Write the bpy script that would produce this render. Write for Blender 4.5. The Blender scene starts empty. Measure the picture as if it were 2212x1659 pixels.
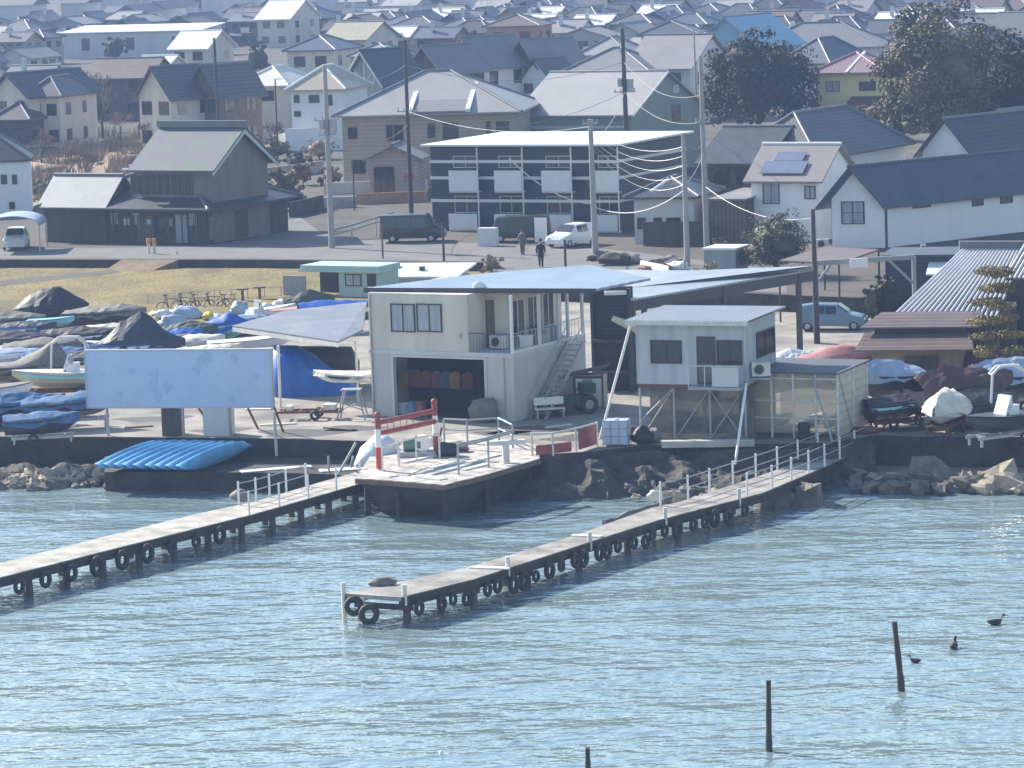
import bpy, math, random
from mathutils import Vector, Matrix, noise
random.seed(7)
R = math.radians
SC = bpy.context.scene
COL = SC.collection

# ------------------------------------------------------------ camera, sky, sun, exposure
CAMZ, FPX, PITCH, ROLL = 25.0, 8000.0, math.atan(1029.5/8000.0), R(2.0)
VW, VH = 2212.0, 1659.0
_F = Vector((0, math.cos(PITCH), -math.sin(PITCH)))
_R0 = Vector((1, 0, 0)); _U0 = Vector((0, math.sin(PITCH), math.cos(PITCH)))
CUP = _U0*math.cos(ROLL) + _R0*math.sin(ROLL)
CRT = _R0*math.cos(ROLL) - _U0*math.sin(ROLL)
CPOS = Vector((0, 0, CAMZ))
cam_data = bpy.data.cameras.new('camera')
cam_data.sensor_width = 36.0
cam_data.lens = FPX/VW*36.0
cam_data.clip_start = 1.0; cam_data.clip_end = 6000
cam = bpy.data.objects.new('camera', cam_data); COL.objects.link(cam)
m = Matrix((( CRT.x, CUP.x, -_F.x, 0), (CRT.y, CUP.y, -_F.y, 0), (CRT.z, CUP.z, -_F.z, CAMZ), (0,0,0,1)))
cam.matrix_world = m
SC.camera = cam
SC.render.resolution_x = 1024; SC.render.resolution_y = 768

SUN_AZ = R(136)      # compass-free angle of the sun from +X, counter-clockwise
SUN_EL = R(34)
world = bpy.data.worlds.new('World'); SC.world = world
world.use_nodes = True
wn = world.node_tree.nodes; wl = world.node_tree.links
bg = wn['Background']
sky = wn.new('ShaderNodeTexSky'); sky.sky_type = 'NISHITA'; sky.sun_disc = False
sky.sun_elevation = SUN_EL; sky.sun_rotation = R(90) - SUN_AZ
sky.altitude = 100; sky.air_density = 1.3; sky.dust_density = 0.8; sky.ozone_density = 2.0
wl.new(sky.outputs[0], bg.inputs[0]); bg.inputs[1].default_value = 0.115
sd = bpy.data.lights.new('sun', 'SUN'); sd.energy = 5.0; sd.angle = R(0.5); sd.color = (1.0, 0.93, 0.82)
sun = bpy.data.objects.new('sun', sd); COL.objects.link(sun)
_sv = Vector((math.cos(SUN_AZ)*math.cos(SUN_EL), math.sin(SUN_AZ)*math.cos(SUN_EL), math.sin(SUN_EL)))
sun.rotation_euler = _sv.to_track_quat('Z', 'Y').to_euler()
SC.view_settings.view_transform = 'Standard'
SC.view_settings.look = 'None'
SC.view_settings.exposure = 1.0
SC.view_settings.gamma = 1.0

# ------------------------------------------------------------ pixel helpers (2212 x 1659 plan of the view)
def ray(px, py):
    return _F + CRT*((px-VW/2)/FPX) - CUP*((py-VH/2)/FPX)
def P(px, py, z=0.0):
    d = ray(px, py); t = (z-CAMZ)/d.z
    return CPOS + d*t
def PP(px, py, p0, n):
    d = ray(px, py); t = (p0-CPOS).dot(n)/d.dot(n)
    return CPOS + d*t
def proj(p):
    v = p-CPOS; k = v.dot(_F)
    return VW/2 + FPX*v.dot(CRT)/k, VH/2 - FPX*v.dot(CUP)/k

# ------------------------------------------------------------ materials
MATS = {}
def mat(name, col, rough=0.7, var=0.12, scale=1.5, metal=0.0, bump=0.0, bscale=8.0, wave=None, spec=0.5,
        alpha=None, col2=None, streak=False, trans=0.0):
    if name in MATS: return MATS[name]
    m = bpy.data.materials.new(name); m.use_nodes = True
    n = m.node_tree.nodes; l = m.node_tree.links
    b = n['Principled BSDF']; out = n['Material Output']
    b.inputs['Roughness'].default_value = rough; b.inputs['Metallic'].default_value = metal
    b.inputs['Specular IOR Level'].default_value = spec
    tc = n.new('ShaderNodeTexCoord')
    mp = n.new('ShaderNodeMapping'); l.new(tc.outputs['Object'], mp.inputs[0])
    if streak: mp.inputs['Scale'].default_value = (1, 1, 0.12)
    nz = n.new('ShaderNodeTexNoise'); nz.inputs['Scale'].default_value = scale; nz.inputs['Detail'].default_value = 6
    nz.inputs['Roughness'].default_value = 0.65
    l.new(mp.outputs[0], nz.inputs[0])
    cr = n.new('ShaderNodeValToRGB')
    c = Vector(col)
    c2 = Vector(col2) if col2 else c*(1+var)
    c1 = c if col2 else c*(1-var)
    cr.color_ramp.elements[0].position = 0.34; cr.color_ramp.elements[1].position = 0.66
    cr.color_ramp.elements[0].color = (*[min(1, x) for x in c1], 1)
    cr.color_ramp.elements[1].color = (*[min(1, x) for x in c2], 1)
    l.new(nz.outputs[0], cr.inputs[0])
    csock = cr.outputs[0]; hsock = None
    if wave:   # (axis, period in metres, darkening of the valleys, bump)
        ax, per, dark, wb = wave
        w = n.new('ShaderNodeTexWave'); w.wave_type = 'BANDS'; w.bands_direction = ax
        w.inputs['Scale'].default_value = 0.31416/per; w.inputs['Distortion'].default_value = 0.0
        l.new(tc.outputs['Object'], w.inputs[0])
        mx = n.new('ShaderNodeMix'); mx.data_type = 'RGBA'; mx.blend_type = 'MULTIPLY'
        mx.inputs[0].default_value = 1.0
        r2 = n.new('ShaderNodeValToRGB'); r2.color_ramp.elements[0].color = (1-dark,)*3+(1,)
        r2.color_ramp.elements[0].position = 0.1; r2.color_ramp.elements[1].position = 0.5
        l.new(w.outputs[0], r2.inputs[0]); l.new(csock, mx.inputs[6]); l.new(r2.outputs[0], mx.inputs[7])
        csock = mx.outputs[2]
        if wb:
            bp = n.new('ShaderNodeBump'); bp.inputs['Strength'].default_value = wb; bp.inputs['Distance'].default_value = 0.05
            l.new(w.outputs[0], bp.inputs['Height']); l.new(bp.outputs[0], b.inputs['Normal']); hsock = bp
    if bump:
        n2 = n.new('ShaderNodeTexNoise'); n2.inputs['Scale'].default_value = bscale; n2.inputs['Detail'].default_value = 5
        l.new(tc.outputs['Object'], n2.inputs[0])
        b2 = n.new('ShaderNodeBump'); b2.inputs['Strength'].default_value = bump; b2.inputs['Distance'].default_value = 0.1
        l.new(n2.outputs[0], b2.inputs['Height'])
        if hsock: l.new(hsock.outputs[0], b2.inputs['Normal'])
        l.new(b2.outputs[0], b.inputs['Normal'])
    l.new(csock, b.inputs['Base Color'])
    if alpha is not None: b.inputs['Alpha'].default_value = alpha
    if trans:
        b.inputs['Transmission Weight'].default_value = trans
    MATS[name] = m
    return m

# walls
M_CREAM = mat('cream_render', (.58,.545,.47), .85, .13, .7, streak=True)
M_WHITE = mat('white_render', (.80,.80,.80), .8, .05, .5, streak=True)
M_PALE = mat('pale_grey_render', (.55,.56,.56), .85, .08, .6, streak=True)
M_BEIGE = mat('beige_siding', (.40,.33,.26), .85, .08, .8, wave=('Z',.35,.18,.1))
M_SAGE = mat('sage_siding', (.22,.27,.25), .8, .05, .5)
M_BROWNW = mat('brown_board_wall', (.16,.125,.10), .85, .2, 1.5, wave=('X',.3,.3,.1))
M_DARKW = mat('weathered_dark_boards', (.075,.068,.06), .85, .25, 1.5, streak=True)
M_OLDW = mat('old_grey_boards', (.19,.175,.155), .85, .18, 1.2, streak=True)
M_YELLOW = mat('yellow_siding', (.60,.52,.27), .8, .05, .6, wave=('Z',.25,.12,.05))
M_NAVYW = mat('navy_metal_cladding', (.030,.042,.065), .5, .15, 1.0, wave=('Z',.22,.35,.2))
M_TERRA = mat('terracotta_wall', (.40,.22,.15), .85, .1)
M_MINT = mat('mint_paint', (.38,.52,.48), .55, .08, 1.0, streak=True)
M_GREYW = mat('grey_cladding', (.28,.29,.30), .7, .1, streak=True)
# roofs
M_RSLATE = mat('slate_roof', (.09,.095,.108), .5, .12, .8, wave=('X',.3,.28,.12))
M_RDARK = mat('dark_tile_roof', (.055,.06,.072), .42, .2, .8, wave=('X',.3,.28,.12))
M_RBLUE = mat('blue_grey_tile_roof', (.075,.095,.135), .45, .12, .8, wave=('Y',.3,.35,.2))
M_RGREY = mat('grey_shingle_roof', (.19,.19,.20), .6, .1, .6, bump=.1)
M_RPALE = mat('pale_shingle_roof', (.30,.295,.29), .55, .07, .4, bump=.08, bscale=4)
M_RBROWN = mat('brown_sheet_roof', (.15,.105,.09), .5, .15, .8, wave=('Y',.45,.3,.3))
M_RPINK = mat('pink_red_roof', (.36,.17,.19), .45, .1, .6, wave=('X',.4,.15,.1))
M_RGREEN = mat('green_sheet_roof', (.05,.085,.095), .5, .12, .8)
M_RWHITE = mat('white_sheet_roof', (.72,.74,.76), .35, .05, .5)
M_RSKY = mat('light_blue_roof', (.20,.36,.50), .5, .08, .6)
M_RCORR = mat('blue_grey_corrugated_sheet', (.27,.34,.43), .38, .12, .5, wave=('X',.25,.25,.5), metal=.2)
M_RCORRW = mat('pale_corrugated_sheet', (.42,.46,.50), .35, .12, .5, wave=('X',.2,.35,.6), metal=.2)
M_RIRID = mat('sheen_tinted_tile_roof', (.10,.08,.155), .7, .1, .5, col2=(.075,.135,.105), wave=('X',.3,.3,.1))  # purple and green roof sheen painted into the tile colour
M_RIDGE = mat('ridge_tile', (.14,.15,.17), .45, .1)
M_RIDGEW = mat('white_trim_and_glint', (.75,.75,.75), .3, .05)  # white trim; on hip ridges the white paints in their sun highlight
# generic
M_GLASS = mat('dark_window_glass', (.022,.028,.036), .12, .3, 2.0, spec=.8)
M_GLASSL = mat('curtained_window', (.34,.36,.40), .35, .25, 3.0, streak=True)
M_FRAME = mat('brown_window_frame', (.05,.035,.03), .5)
M_FRAMEW = mat('white_window_frame', (.70,.70,.70), .5, .05)
M_ALU = mat('aluminium', (.45,.47,.5), .4, .08, metal=.5)
M_STEEL = mat('galvanised_steel', (.36,.37,.38), .5, .12, 2, metal=.4)
M_WPAINT = mat('white_paint', (.78,.78,.76), .45, .05, 2)
M_OFFW = mat('grubby_white_paint', (.60,.59,.55), .6, .15, 2)
M_RUST = mat('rusty_steel', (.16,.07,.05), .8, .35, 3)
M_REDP = mat('faded_red_paint', (.30,.07,.06), .65, .25, 3)
M_BLACK = mat('black_rubber', (.035,.033,.032), .7, .3, 3)
M_DKMET = mat('dark_metal', (.05,.052,.058), .5, .2, 2)
M_TRIMDK = mat('dark_trim', (.045,.045,.05), .55, .15)
M_WOODD = mat('dark_wet_wood', (.035,.026,.020), .65, .3, 3, streak=True)
M_WOODB = mat('brown_wood', (.17,.11,.075), .8, .25, 3)
M_CONC = mat('weathered_concrete', (.42,.40,.37), .9, .2, 1.2, bump=.2)
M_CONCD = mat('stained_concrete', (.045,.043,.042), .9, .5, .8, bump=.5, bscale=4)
M_DECK = mat('sun_bleached_deck', (.22,.205,.185), .9, .16, .9, col2=(.50,.47,.42), bump=.3)
M_DECKB = mat('brown_worn_deck', (.13,.12,.11), .9, .16, .6, col2=(.38,.355,.325), bump=.3)
M_POLE = mat('concrete_pole', (.33,.32,.31), .85, .1, 2)
M_POLED = mat('dark_pole', (.06,.055,.055), .7, .15, 2)
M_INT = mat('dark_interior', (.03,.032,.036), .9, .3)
# tarps
M_TNAVY = mat('navy_tarp', (.035,.042,.065), .6, .2, 1.5, bump=.35, bscale=2)
M_TBLACK = mat('charcoal_tarp', (.028,.030,.036), .6, .25, 1.5, bump=.35, bscale=2)
M_TBLUE = mat('blue_tarp', (.010,.10,.42), .5, .25, 1.5, bump=.4, bscale=2.2)
M_TBLUE2 = mat('faded_blue_tarp', (.05,.13,.26), .55, .35, 1.5, bump=.5, bscale=2.2)
M_TGREY = mat('taupe_tarp', (.17,.155,.14), .75, .2, 1.5, bump=.35, bscale=2)
M_TSILV = mat('silver_blue_tarp', (.32,.40,.50), .4, .15, 1.5, bump=.35, bscale=2)
M_TMAR = mat('maroon_tarp', (.075,.032,.032), .7, .25, 1.5, bump=.45, bscale=2)
M_TPINK = mat('faded_pink_tarp', (.42,.20,.19), .7, .15, 1.5, bump=.35, bscale=2)
M_TCREAM = mat('cream_tarp', (.62,.58,.48), .65, .18, 1.5, bump=.4, bscale=2)
M_TWHITE = mat('white_tarp', (.66,.68,.70), .6, .12, 1.5, bump=.4, bscale=2)
M_HWHITE = mat('white_hull', (.74,.75,.76), .3, .06, 1)
M_HBLUE = mat('blue_hull', (.05,.14,.42), .3, .1, 1)
M_HSKY = mat('turquoise_hull', (.25,.60,.68), .3, .08, 1)
M_HCREAM = mat('cream_hull', (.50,.45,.32), .45, .12, 1)
M_HDARK = mat('dark_hull', (.04,.045,.05), .4, .15, 1)
M_HRED = mat('red_paint', (.50,.06,.05), .45, .1, 1)
M_KAYAK = mat('blue_kayak_plastic', (.09,.30,.52), .45, .18, 1.2)
M_KAYAKD = mat('dark_blue_recess', (.01,.06,.15), .5, .1, 2)
# nature
M_LEAFD = mat('dark_foliage', (.012,.018,.009), .8, .3, .3, col2=(.045,.045,.02))
M_LEAFM = mat('olive_foliage', (.045,.055,.022), .75, .3, .3, col2=(.20,.175,.09))  # tan second tone puts sunlit leaf tops into the colour
M_LEAFY = mat('pine_foliage', (.06,.065,.025), .75, .3, .8, col2=(.30,.22,.06))
M_TWIG = mat('bare_twigs', (.20,.14,.115), .9, .2, 1)
M_BARK = mat('bark', (.09,.07,.055), .9, .3, 3)
M_STRAW = mat('dry_reeds', (.36,.25,.15), .9, .2, .3, col2=(.20,.14,.09))
M_ROCK = mat('shore_rock', (.16,.145,.125), .9, .35, 1.5, bump=.6, bscale=3)
M_ROCKP = mat('pale_shore_rock', (.34,.29,.22), .9, .25, 1.5, bump=.6, bscale=3)  # pale colour stands in for sun on wet stones at the left waterline

def grass_mat():
    m = bpy.data.materials.new('dry_grass'); m.use_nodes = True
    n = m.node_tree.nodes; l = m.node_tree.links; b = n['Principled BSDF']; b.inputs['Roughness'].default_value = .95
    tc = n.new('ShaderNodeTexCoord')
    a = n.new('ShaderNodeTexNoise'); a.inputs['Scale'].default_value = .22; a.inputs['Detail'].default_value = 8; a.inputs['Roughness'].default_value = .7
    mp = n.new('ShaderNodeMapping'); mp.inputs['Scale'].default_value = (1, .45, 1); mp.inputs['Rotation'].default_value = (0, 0, .5)
    l.new(tc.outputs['Object'], mp.inputs[0]); l.new(mp.outputs[0], a.inputs[0])
    cr = n.new('ShaderNodeValToRGB')
    e = cr.color_ramp.elements
    e[0].position = .3; e[0].color = (.07,.06,.022,1); e[1].position = .62; e[1].color = (.235,.18,.06,1)
    x = e.new(.46); x.color = (.15,.12,.04,1)
    l.new(a.outputs[0], cr.inputs[0]); l.new(cr.outputs[0], b.inputs['Base Color'])
    c = n.new('ShaderNodeTexNoise'); c.inputs['Scale'].default_value = 3; c.inputs['Detail'].default_value = 4
    l.new(tc.outputs['Object'], c.inputs[0])
    bp = n.new('ShaderNodeBump'); bp.inputs['Strength'].default_value = .8; bp.inputs['Distance'].default_value = .3
    l.new(c.outputs[0], bp.inputs['Height']); l.new(bp.outputs[0], b.inputs['Normal'])
    return m
M_GRASS = grass_mat()
M_ASPH = mat('asphalt', (.14,.135,.13), .9, .15, .4, bump=.1)
M_YARD = mat('yard_concrete', (.13,.12,.108), .9, .25, .3, bump=.15, col2=(.34,.31,.27))
M_SOIL = mat('town_ground_earth', (.045,.042,.034), .95, .3, .12, col2=(.10,.085,.07))
M_LINE = mat('road_line_paint', (.7,.7,.68), .7, .1)

def water_mat():
    m = bpy.data.materials.new('lake_water'); m.use_nodes = True
    n = m.node_tree.nodes; l = m.node_tree.links; b = n['Principled BSDF']
    b.inputs['Base Color'].default_value = (.18,.255,.265,1); b.inputs['Roughness'].default_value = .07
    b.inputs['IOR'].default_value = 3.4
    tc = n.new('ShaderNodeTexCoord')
    def nz(sc, sx, det, rot):
        mp = n.new('ShaderNodeMapping'); mp.inputs['Scale'].default_value = (sc*sx, sc, sc); mp.inputs['Rotation'].default_value = (0,0,rot)
        l.new(tc.outputs['Object'], mp.inputs[0])
        t = n.new('ShaderNodeTexNoise'); t.inputs['Scale'].default_value = 1; t.inputs['Detail'].default_value = det
        t.inputs['Roughness'].default_value = .55
        l.new(mp.outputs[0], t.inputs[0]); return t
    a = nz(.42, .55, 3, .35); c = nz(1.5, .7, 3, -.15)
    def bump(t, s, d, prev=None):
        bp = n.new('ShaderNodeBump'); bp.inputs['Strength'].default_value = s; bp.inputs['Distance'].default_value = d
        l.new(t.outputs[0], bp.inputs['Height'])
        if prev: l.new(prev.outputs[0], bp.inputs['Normal'])
        return bp
    g = nz(.12, .5, 2, .2); b0 = bump(g, .8, .9); b1 = bump(a, 1.0, .60, b0); b2 = bump(c, .9, .15, b1)
    l.new(b2.outputs[0], b.inputs['Normal'])
    return m
M_WATER = water_mat()

# ------------------------------------------------------------ mesh builder
class MB:
    def __init__(s): s.v = []; s.f = []; s.sm = []
    def add(s, vs, fs, smooth=False):
        o = len(s.v); s.v += [tuple(x) for x in vs]
        for f in fs: s.f.append(tuple(i+o for i in f)); s.sm.append(smooth)
        return s
    def box(s, x0, y0, z0, x1, y1, z1, M=None):
        if x0 > x1: x0, x1 = x1, x0
        if y0 > y1: y0, y1 = y1, y0
        if z0 > z1: z0, z1 = z1, z0
        vs = [Vector(p) for p in ((x0,y0,z0),(x1,y0,z0),(x1,y1,z0),(x0,y1,z0),(x0,y0,z1),(x1,y0,z1),(x1,y1,z1),(x0,y1,z1))]
        if M: vs = [M @ v for v in vs]
        return s.add(vs, [(0,3,2,1),(4,5,6,7),(0,1,5,4),(1,2,6,5),(2,3,7,6),(3,0,4,7)])
    def prism(s, pts, ext):            # polygon extruded by a vector
        n = len(pts); a = [Vector(p) for p in pts]; e = Vector(ext); b = [p+e for p in a]
        return s.add(a+b, [tuple(range(n))[::-1], tuple(range(n, 2*n))] + [(i, (i+1) % n, n+(i+1) % n, n+i) for i in range(n)])
    def slab(s, pts, t): return s.prism(pts, (0, 0, t))
    def tube(s, p0, p1, r0, r1=None, n=8):
        r1 = r0 if r1 is None else r1
        p0 = Vector(p0); p1 = Vector(p1); d = (p1-p0)
        if d.length < 1e-6: return s
        d.normalize()
        u = d.cross(Vector((0,0,1)) if abs(d.z) < .9 else Vector((1,0,0))).normalized(); w = d.cross(u)
        vs = []
        for p, r in ((p0, r0), (p1, r1)):
            for i in range(n):
                a = 2*math.pi*i/n; vs.append(p + u*(r*math.cos(a)) + w*(r*math.sin(a)))
        s.add(vs, [(i, (i+1) % n, n+(i+1) % n, n+i) for i in range(n)], n > 5)
        s.add(vs, [tuple(range(n))[::-1], tuple(range(n, 2*n))]); return s
    def path(s, pts, r, n=6):
        for a, b in zip(pts[:-1], pts[1:]): s.tube(a, b, r, r, n)
        return s
    def torus(s, c, axis, R0, r0, n=14, k=7):
        c = Vector(c); ax = Vector(axis).normalized()
        u = ax.cross(Vector((0,0,1)) if abs(ax.z) < .9 else Vector((1,0,0))).normalized(); w = ax.cross(u)
        vs = []; fs = []
        for i in range(n):
            a = 2*math.pi*i/n; d = u*math.cos(a)+w*math.sin(a)
            for j in range(k):
                b = 2*math.pi*j/k; vs.append(c + d*(R0+r0*math.cos(b)) + ax*(r0*math.sin(b)))
        for i in range(n):
            for j in range(k): fs.append((i*k+j, ((i+1) % n)*k+j, ((i+1) % n)*k+(j+1) % k, i*k+(j+1) % k))
        return s.add(vs, fs, True)
    def blob(s, c, r, seed=0, amp=.25, n=10, k=7, freq=1.2):
        c = Vector(c); r = Vector(r) if not isinstance(r, (int, float)) else Vector((r, r, r))
        vs = []; fs = []
        for i in range(k+1):
            th = math.pi*i/k
            for j in range(n):
                ph = 2*math.pi*j/n
                d = Vector((math.sin(th)*math.cos(ph), math.sin(th)*math.sin(ph), math.cos(th)))
                q = 1 + amp*noise.noise(d*freq + Vector((seed*3.1, seed*1.7, 0)))*2
                vs.append(c + Vector((d.x*r.x, d.y*r.y, d.z*r.z))*q)
        for i in range(k):
            for j in range(n): fs.append((i*n+j, (i+1)*n+j, (i+1)*n+(j+1) % n, i*n+(j+1) % n))
        return s.add(vs, fs, True)
    def loft(s, rings, closed=True, caps=True, smooth=True):
        n = len(rings[0]); vs = [p for r in rings for p in r]; fs = []
        for i in range(len(rings)-1):
            for j in range(n if closed else n-1):
                fs.append((i*n+j, i*n+(j+1) % n, (i+1)*n+(j+1) % n, (i+1)*n+j))
        s.add(vs, fs, smooth)
        if caps:
            s.add(rings[0], [tuple(range(n))[::-1]]); s.add(rings[-1], [tuple(range(n))])
        return s
    def build(s, name, material, parent=None, label=None, loc=None, rot=None):
        me = bpy.data.meshes.new(name)
        me.from_pydata(s.v, [], s.f); me.validate()
        if len(me.polygons) == len(s.sm): me.polygons.foreach_set('use_smooth', s.sm)
        me.materials.append(material); me.update()
        import bmesh
        bm = bmesh.new(); bm.from_mesh(me); bmesh.ops.recalc_face_normals(bm, faces=bm.faces); bm.to_mesh(me); bm.free()
        o = bpy.data.objects.new(name, me); COL.objects.link(o)
        if parent: o.parent = parent
        if loc: o.location = loc
        if rot: o.rotation_euler = rot
        if label: o['label'] = label
        return o

def tag(o, label=None, cat=None, group=None, kind=None):
    if label: o['label'] = label
    if cat: o['category'] = cat
    if group: o['group'] = group
    if kind: o['kind'] = kind
    return o
def thing(name, label, cat, loc=(0,0,0), rz=0.0, group=None):
    o = bpy.data.objects.new(name, None); COL.objects.link(o)
    o.empty_display_size = .3
    o.location = loc; o.rotation_euler = (0, 0, rz)
    return tag(o, label, cat, group)
def copy_tree(o, loc=None, rz=None, label=None, parent=None):
    c = o.copy(); COL.objects.link(c)
    if parent: c.parent = parent
    for ch in list(o.children): copy_tree(ch, parent=c)
    if loc is not None: c.location = loc
    if rz is not None: c.rotation_euler = (0, 0, rz)
    if label: c['label'] = label
    return c
def struct(name, mb, m):
    o = mb.build(name, m); o['kind'] = 'structure'; return o

# ------------------------------------------------------------ frames: a facade placed in the world
class Fr:
    def __init__(s, px0, py0, z, px1, ang, zb=None):
        """facade corner seen at px0,py0 (height z) running at ang to where it is seen at px1; zb = ground height"""
        s.ang = R(ang); s.X = Vector((math.cos(s.ang), math.sin(s.ang), 0)); s.Y = Vector((-math.sin(s.ang), math.cos(s.ang), 0))
        p = P(px0, py0, z); s.zb = z if zb is None else zb
        s.o = Vector((p.x, p.y, s.zb)); s.w = s.reach(p, s.X, px1)
        s.zref = z - s.zb
    def reach(s, p, d, px):
        lo, hi = 0.0, 80.0
        right = px > proj(p)[0]
        for _ in range(50):
            t = (lo+hi)/2
            if (proj(p+d*t)[0] < px) == right: lo = t
            else: hi = t
        return lo
    def D(s, px, z=None):              # depth of the right side wall so that it is seen to end at px
        z = s.zref if z is None else z
        return s.reach(s.o + s.X*s.w + Vector((0,0,z)), s.Y, px)
    def wpt(s, x, y, z): return s.o + s.X*x + s.Y*y + Vector((0,0,z))
    def loc(s, p):
        d = p-s.o; return Vector((d.dot(s.X), d.dot(s.Y), d.z))
    def f(s, px, py, y=0): return s.loc(PP(px, py, s.o+s.Y*y, s.Y))
    def r(s, px, py, x=None): return s.loc(PP(px, py, s.o+s.X*(s.w if x is None else x), s.X))
    def t(s, px, py, z): return s.loc(P(px, py, z+s.zb))
    def frect(s, x0, y0, x1, y1, y=0):
        xm, ym = (x0+x1)/2, (y0+y1)/2
        return s.f(x0, ym, y).x, s.f(xm, y1, y).z, s.f(x1, ym, y).x, s.f(xm, y0, y).z
    def rrect(s, x0, y0, x1, y1, x=None):
        xm, ym = (x0+x1)/2, (y0+y1)/2
        return s.r(x0, ym, x).y, s.r(xm, y1, x).z, s.r(x1, ym, x).y, s.r(xm, y0, x).z
    def thing(s, name, label, cat, group=None): return thing(name, label, cat, s.o, s.ang, group)

def fbox(mb, face, a0, z0, a1, z1, d0, d1, w=0, dep=0, off=0):
    """box on a face: 'F' y=off plane (outward -y), 'R' x=w+off (outward +x), 'L' x=off (outward -x)"""
    if face == 'F': mb.box(a0, off-d1, z0, a1, off-d0, z1)
    elif face == 'R': mb.box(w+off+d0, a0, z0, w+off+d1, a1, z1)
    elif face == 'L': mb.box(off-d1, a0, z0, off-d0, a1, z1)
def window(parent, face, a0, z0, a1, z1, w=0, off=0, fm=None, pm=None, mull=1, name='window', rail=0, simple=False):
    fm = fm or M_FRAME; pm = pm or M_GLASS; t = .06 if a1-a0 > .5 else .04
    if simple:
        mb = MB(); fbox(mb, face, a0, z0, a1, z1, .005, .05, w, 0, off); return mb.build(name, pm, parent)
    mb = MB()
    fbox(mb, face, a0, z0, a1, z0+t, .004, .07, w, 0, off); fbox(mb, face, a0, z1-t, a1, z1, .004, .07, w, 0, off)
    fbox(mb, face, a0, z0+t, a0+t, z1-t, .004, .07, w, 0, off); fbox(mb, face, a1-t, z0+t, a1, z1-t, .004, .07, w, 0, off)
    for i in range(mull):
        c = a0+(a1-a0)*(i+1)/(mull+1); fbox(mb, face, c-t*.45, z0+t, c+t*.45, z1-t, .004, .062, w, 0, off)
    for i in range(rail):
        c = z0+(z1-z0)*(i+1)/(rail+1); fbox(mb, face, a0+t, c-.02, a1-t, c+.02, .004, .055, w, 0, off)
    fo = mb.build(name, fm, parent)
    pb = MB(); fbox(pb, face, a0+t*.5, z0+t*.5, a1-t*.5, z1-t*.5, .003, .03, w, 0, off); pb.build('pane', pm, fo)
    return fo

def roof_gable(mb, x0, x1, y0, y1, ze, zr, axis, oh, t=.14):
    if axis == 'x':
        ym = (y0+y1)/2; k = (zr-ze)/(ym-y0); zo = ze-oh*k
        mb.slab([(x0-oh,y0-oh,zo),(x1+oh,y0-oh,zo),(x1+oh,ym,zr),(x0-oh,ym,zr)], t)
        mb.slab([(x0-oh,ym,zr),(x1+oh,ym,zr),(x1+oh,y1+oh,zo),(x0-oh,y1+oh,zo)], t)
    else:
        xm = (x0+x1)/2; k = (zr-ze)/(xm-x0); zo = ze-oh*k
        mb.slab([(x0-oh,y0-oh,zo),(xm,y0-oh,zr),(xm,y1+oh,zr),(x0-oh,y1+oh,zo)], t)
        mb.slab([(xm,y0-oh,zr),(x1+oh,y0-oh,zo),(x1+oh,y1+oh,zo),(xm,y1+oh,zr)], t)
def walls_gable(mb, x0, x1, y0, y1, ze, zr, axis):
    e = .02
    if axis == 'x':
        ym = (y0+y1)/2
        mb.prism([(x0,y0,0),(x0,y1,0),(x0,y1,ze-e),(x0,ym,zr-e),(x0,y0,ze-e)], (x1-x0,0,0))
    else:
        xm = (x0+x1)/2
        mb.prism([(x0,y0,0),(x1,y0,0),(x1,y0,ze-e),(xm,y0,zr-e),(x0,y0,ze-e)], (0,y1-y0,0))
def roof_hip(mb, x0, x1, y0, y1, ze, zr, oh, t=.14):
    x0 -= oh; x1 += oh; y0 -= oh; y1 += oh
    w = x1-x0; d = y1-y0
    if w >= d:
        a = (x0+d/2, (y0+y1)/2, zr); b = (x1-d/2, (y0+y1)/2, zr)
        if w-d < .05: b = a
    else: a = ((x0+x1)/2, y0+w/2, zr); b = ((x0+x1)/2, y1-w/2, zr)
    c = [(x0,y0,ze),(x1,y0,ze),(x1,y1,ze),(x0,y1,ze)]
    vs = c + [a, b] + [(p[0],p[1],p[2]+t) for p in c] + [(a[0],a[1],a[2]+t), (b[0],b[1],b[2]+t)]
    if w >= d: top = [(6,7,11,10),(7,8,11),(8,9,10,11),(9,6,10)]
    else: top = [(6,7,10),(7,8,11,10),(8,9,11),(9,6,10,11)]
    mb.add(vs, top + [(0,3,2,1)] + [(i,(i+1)%4,6+(i+1)%4,6+i) for i in range(4)])
    return a, b, c
def ridge_tubes(mb, segs, r=.13):
    for a, b in segs: mb.tube(a, b, r, r, 6)

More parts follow.
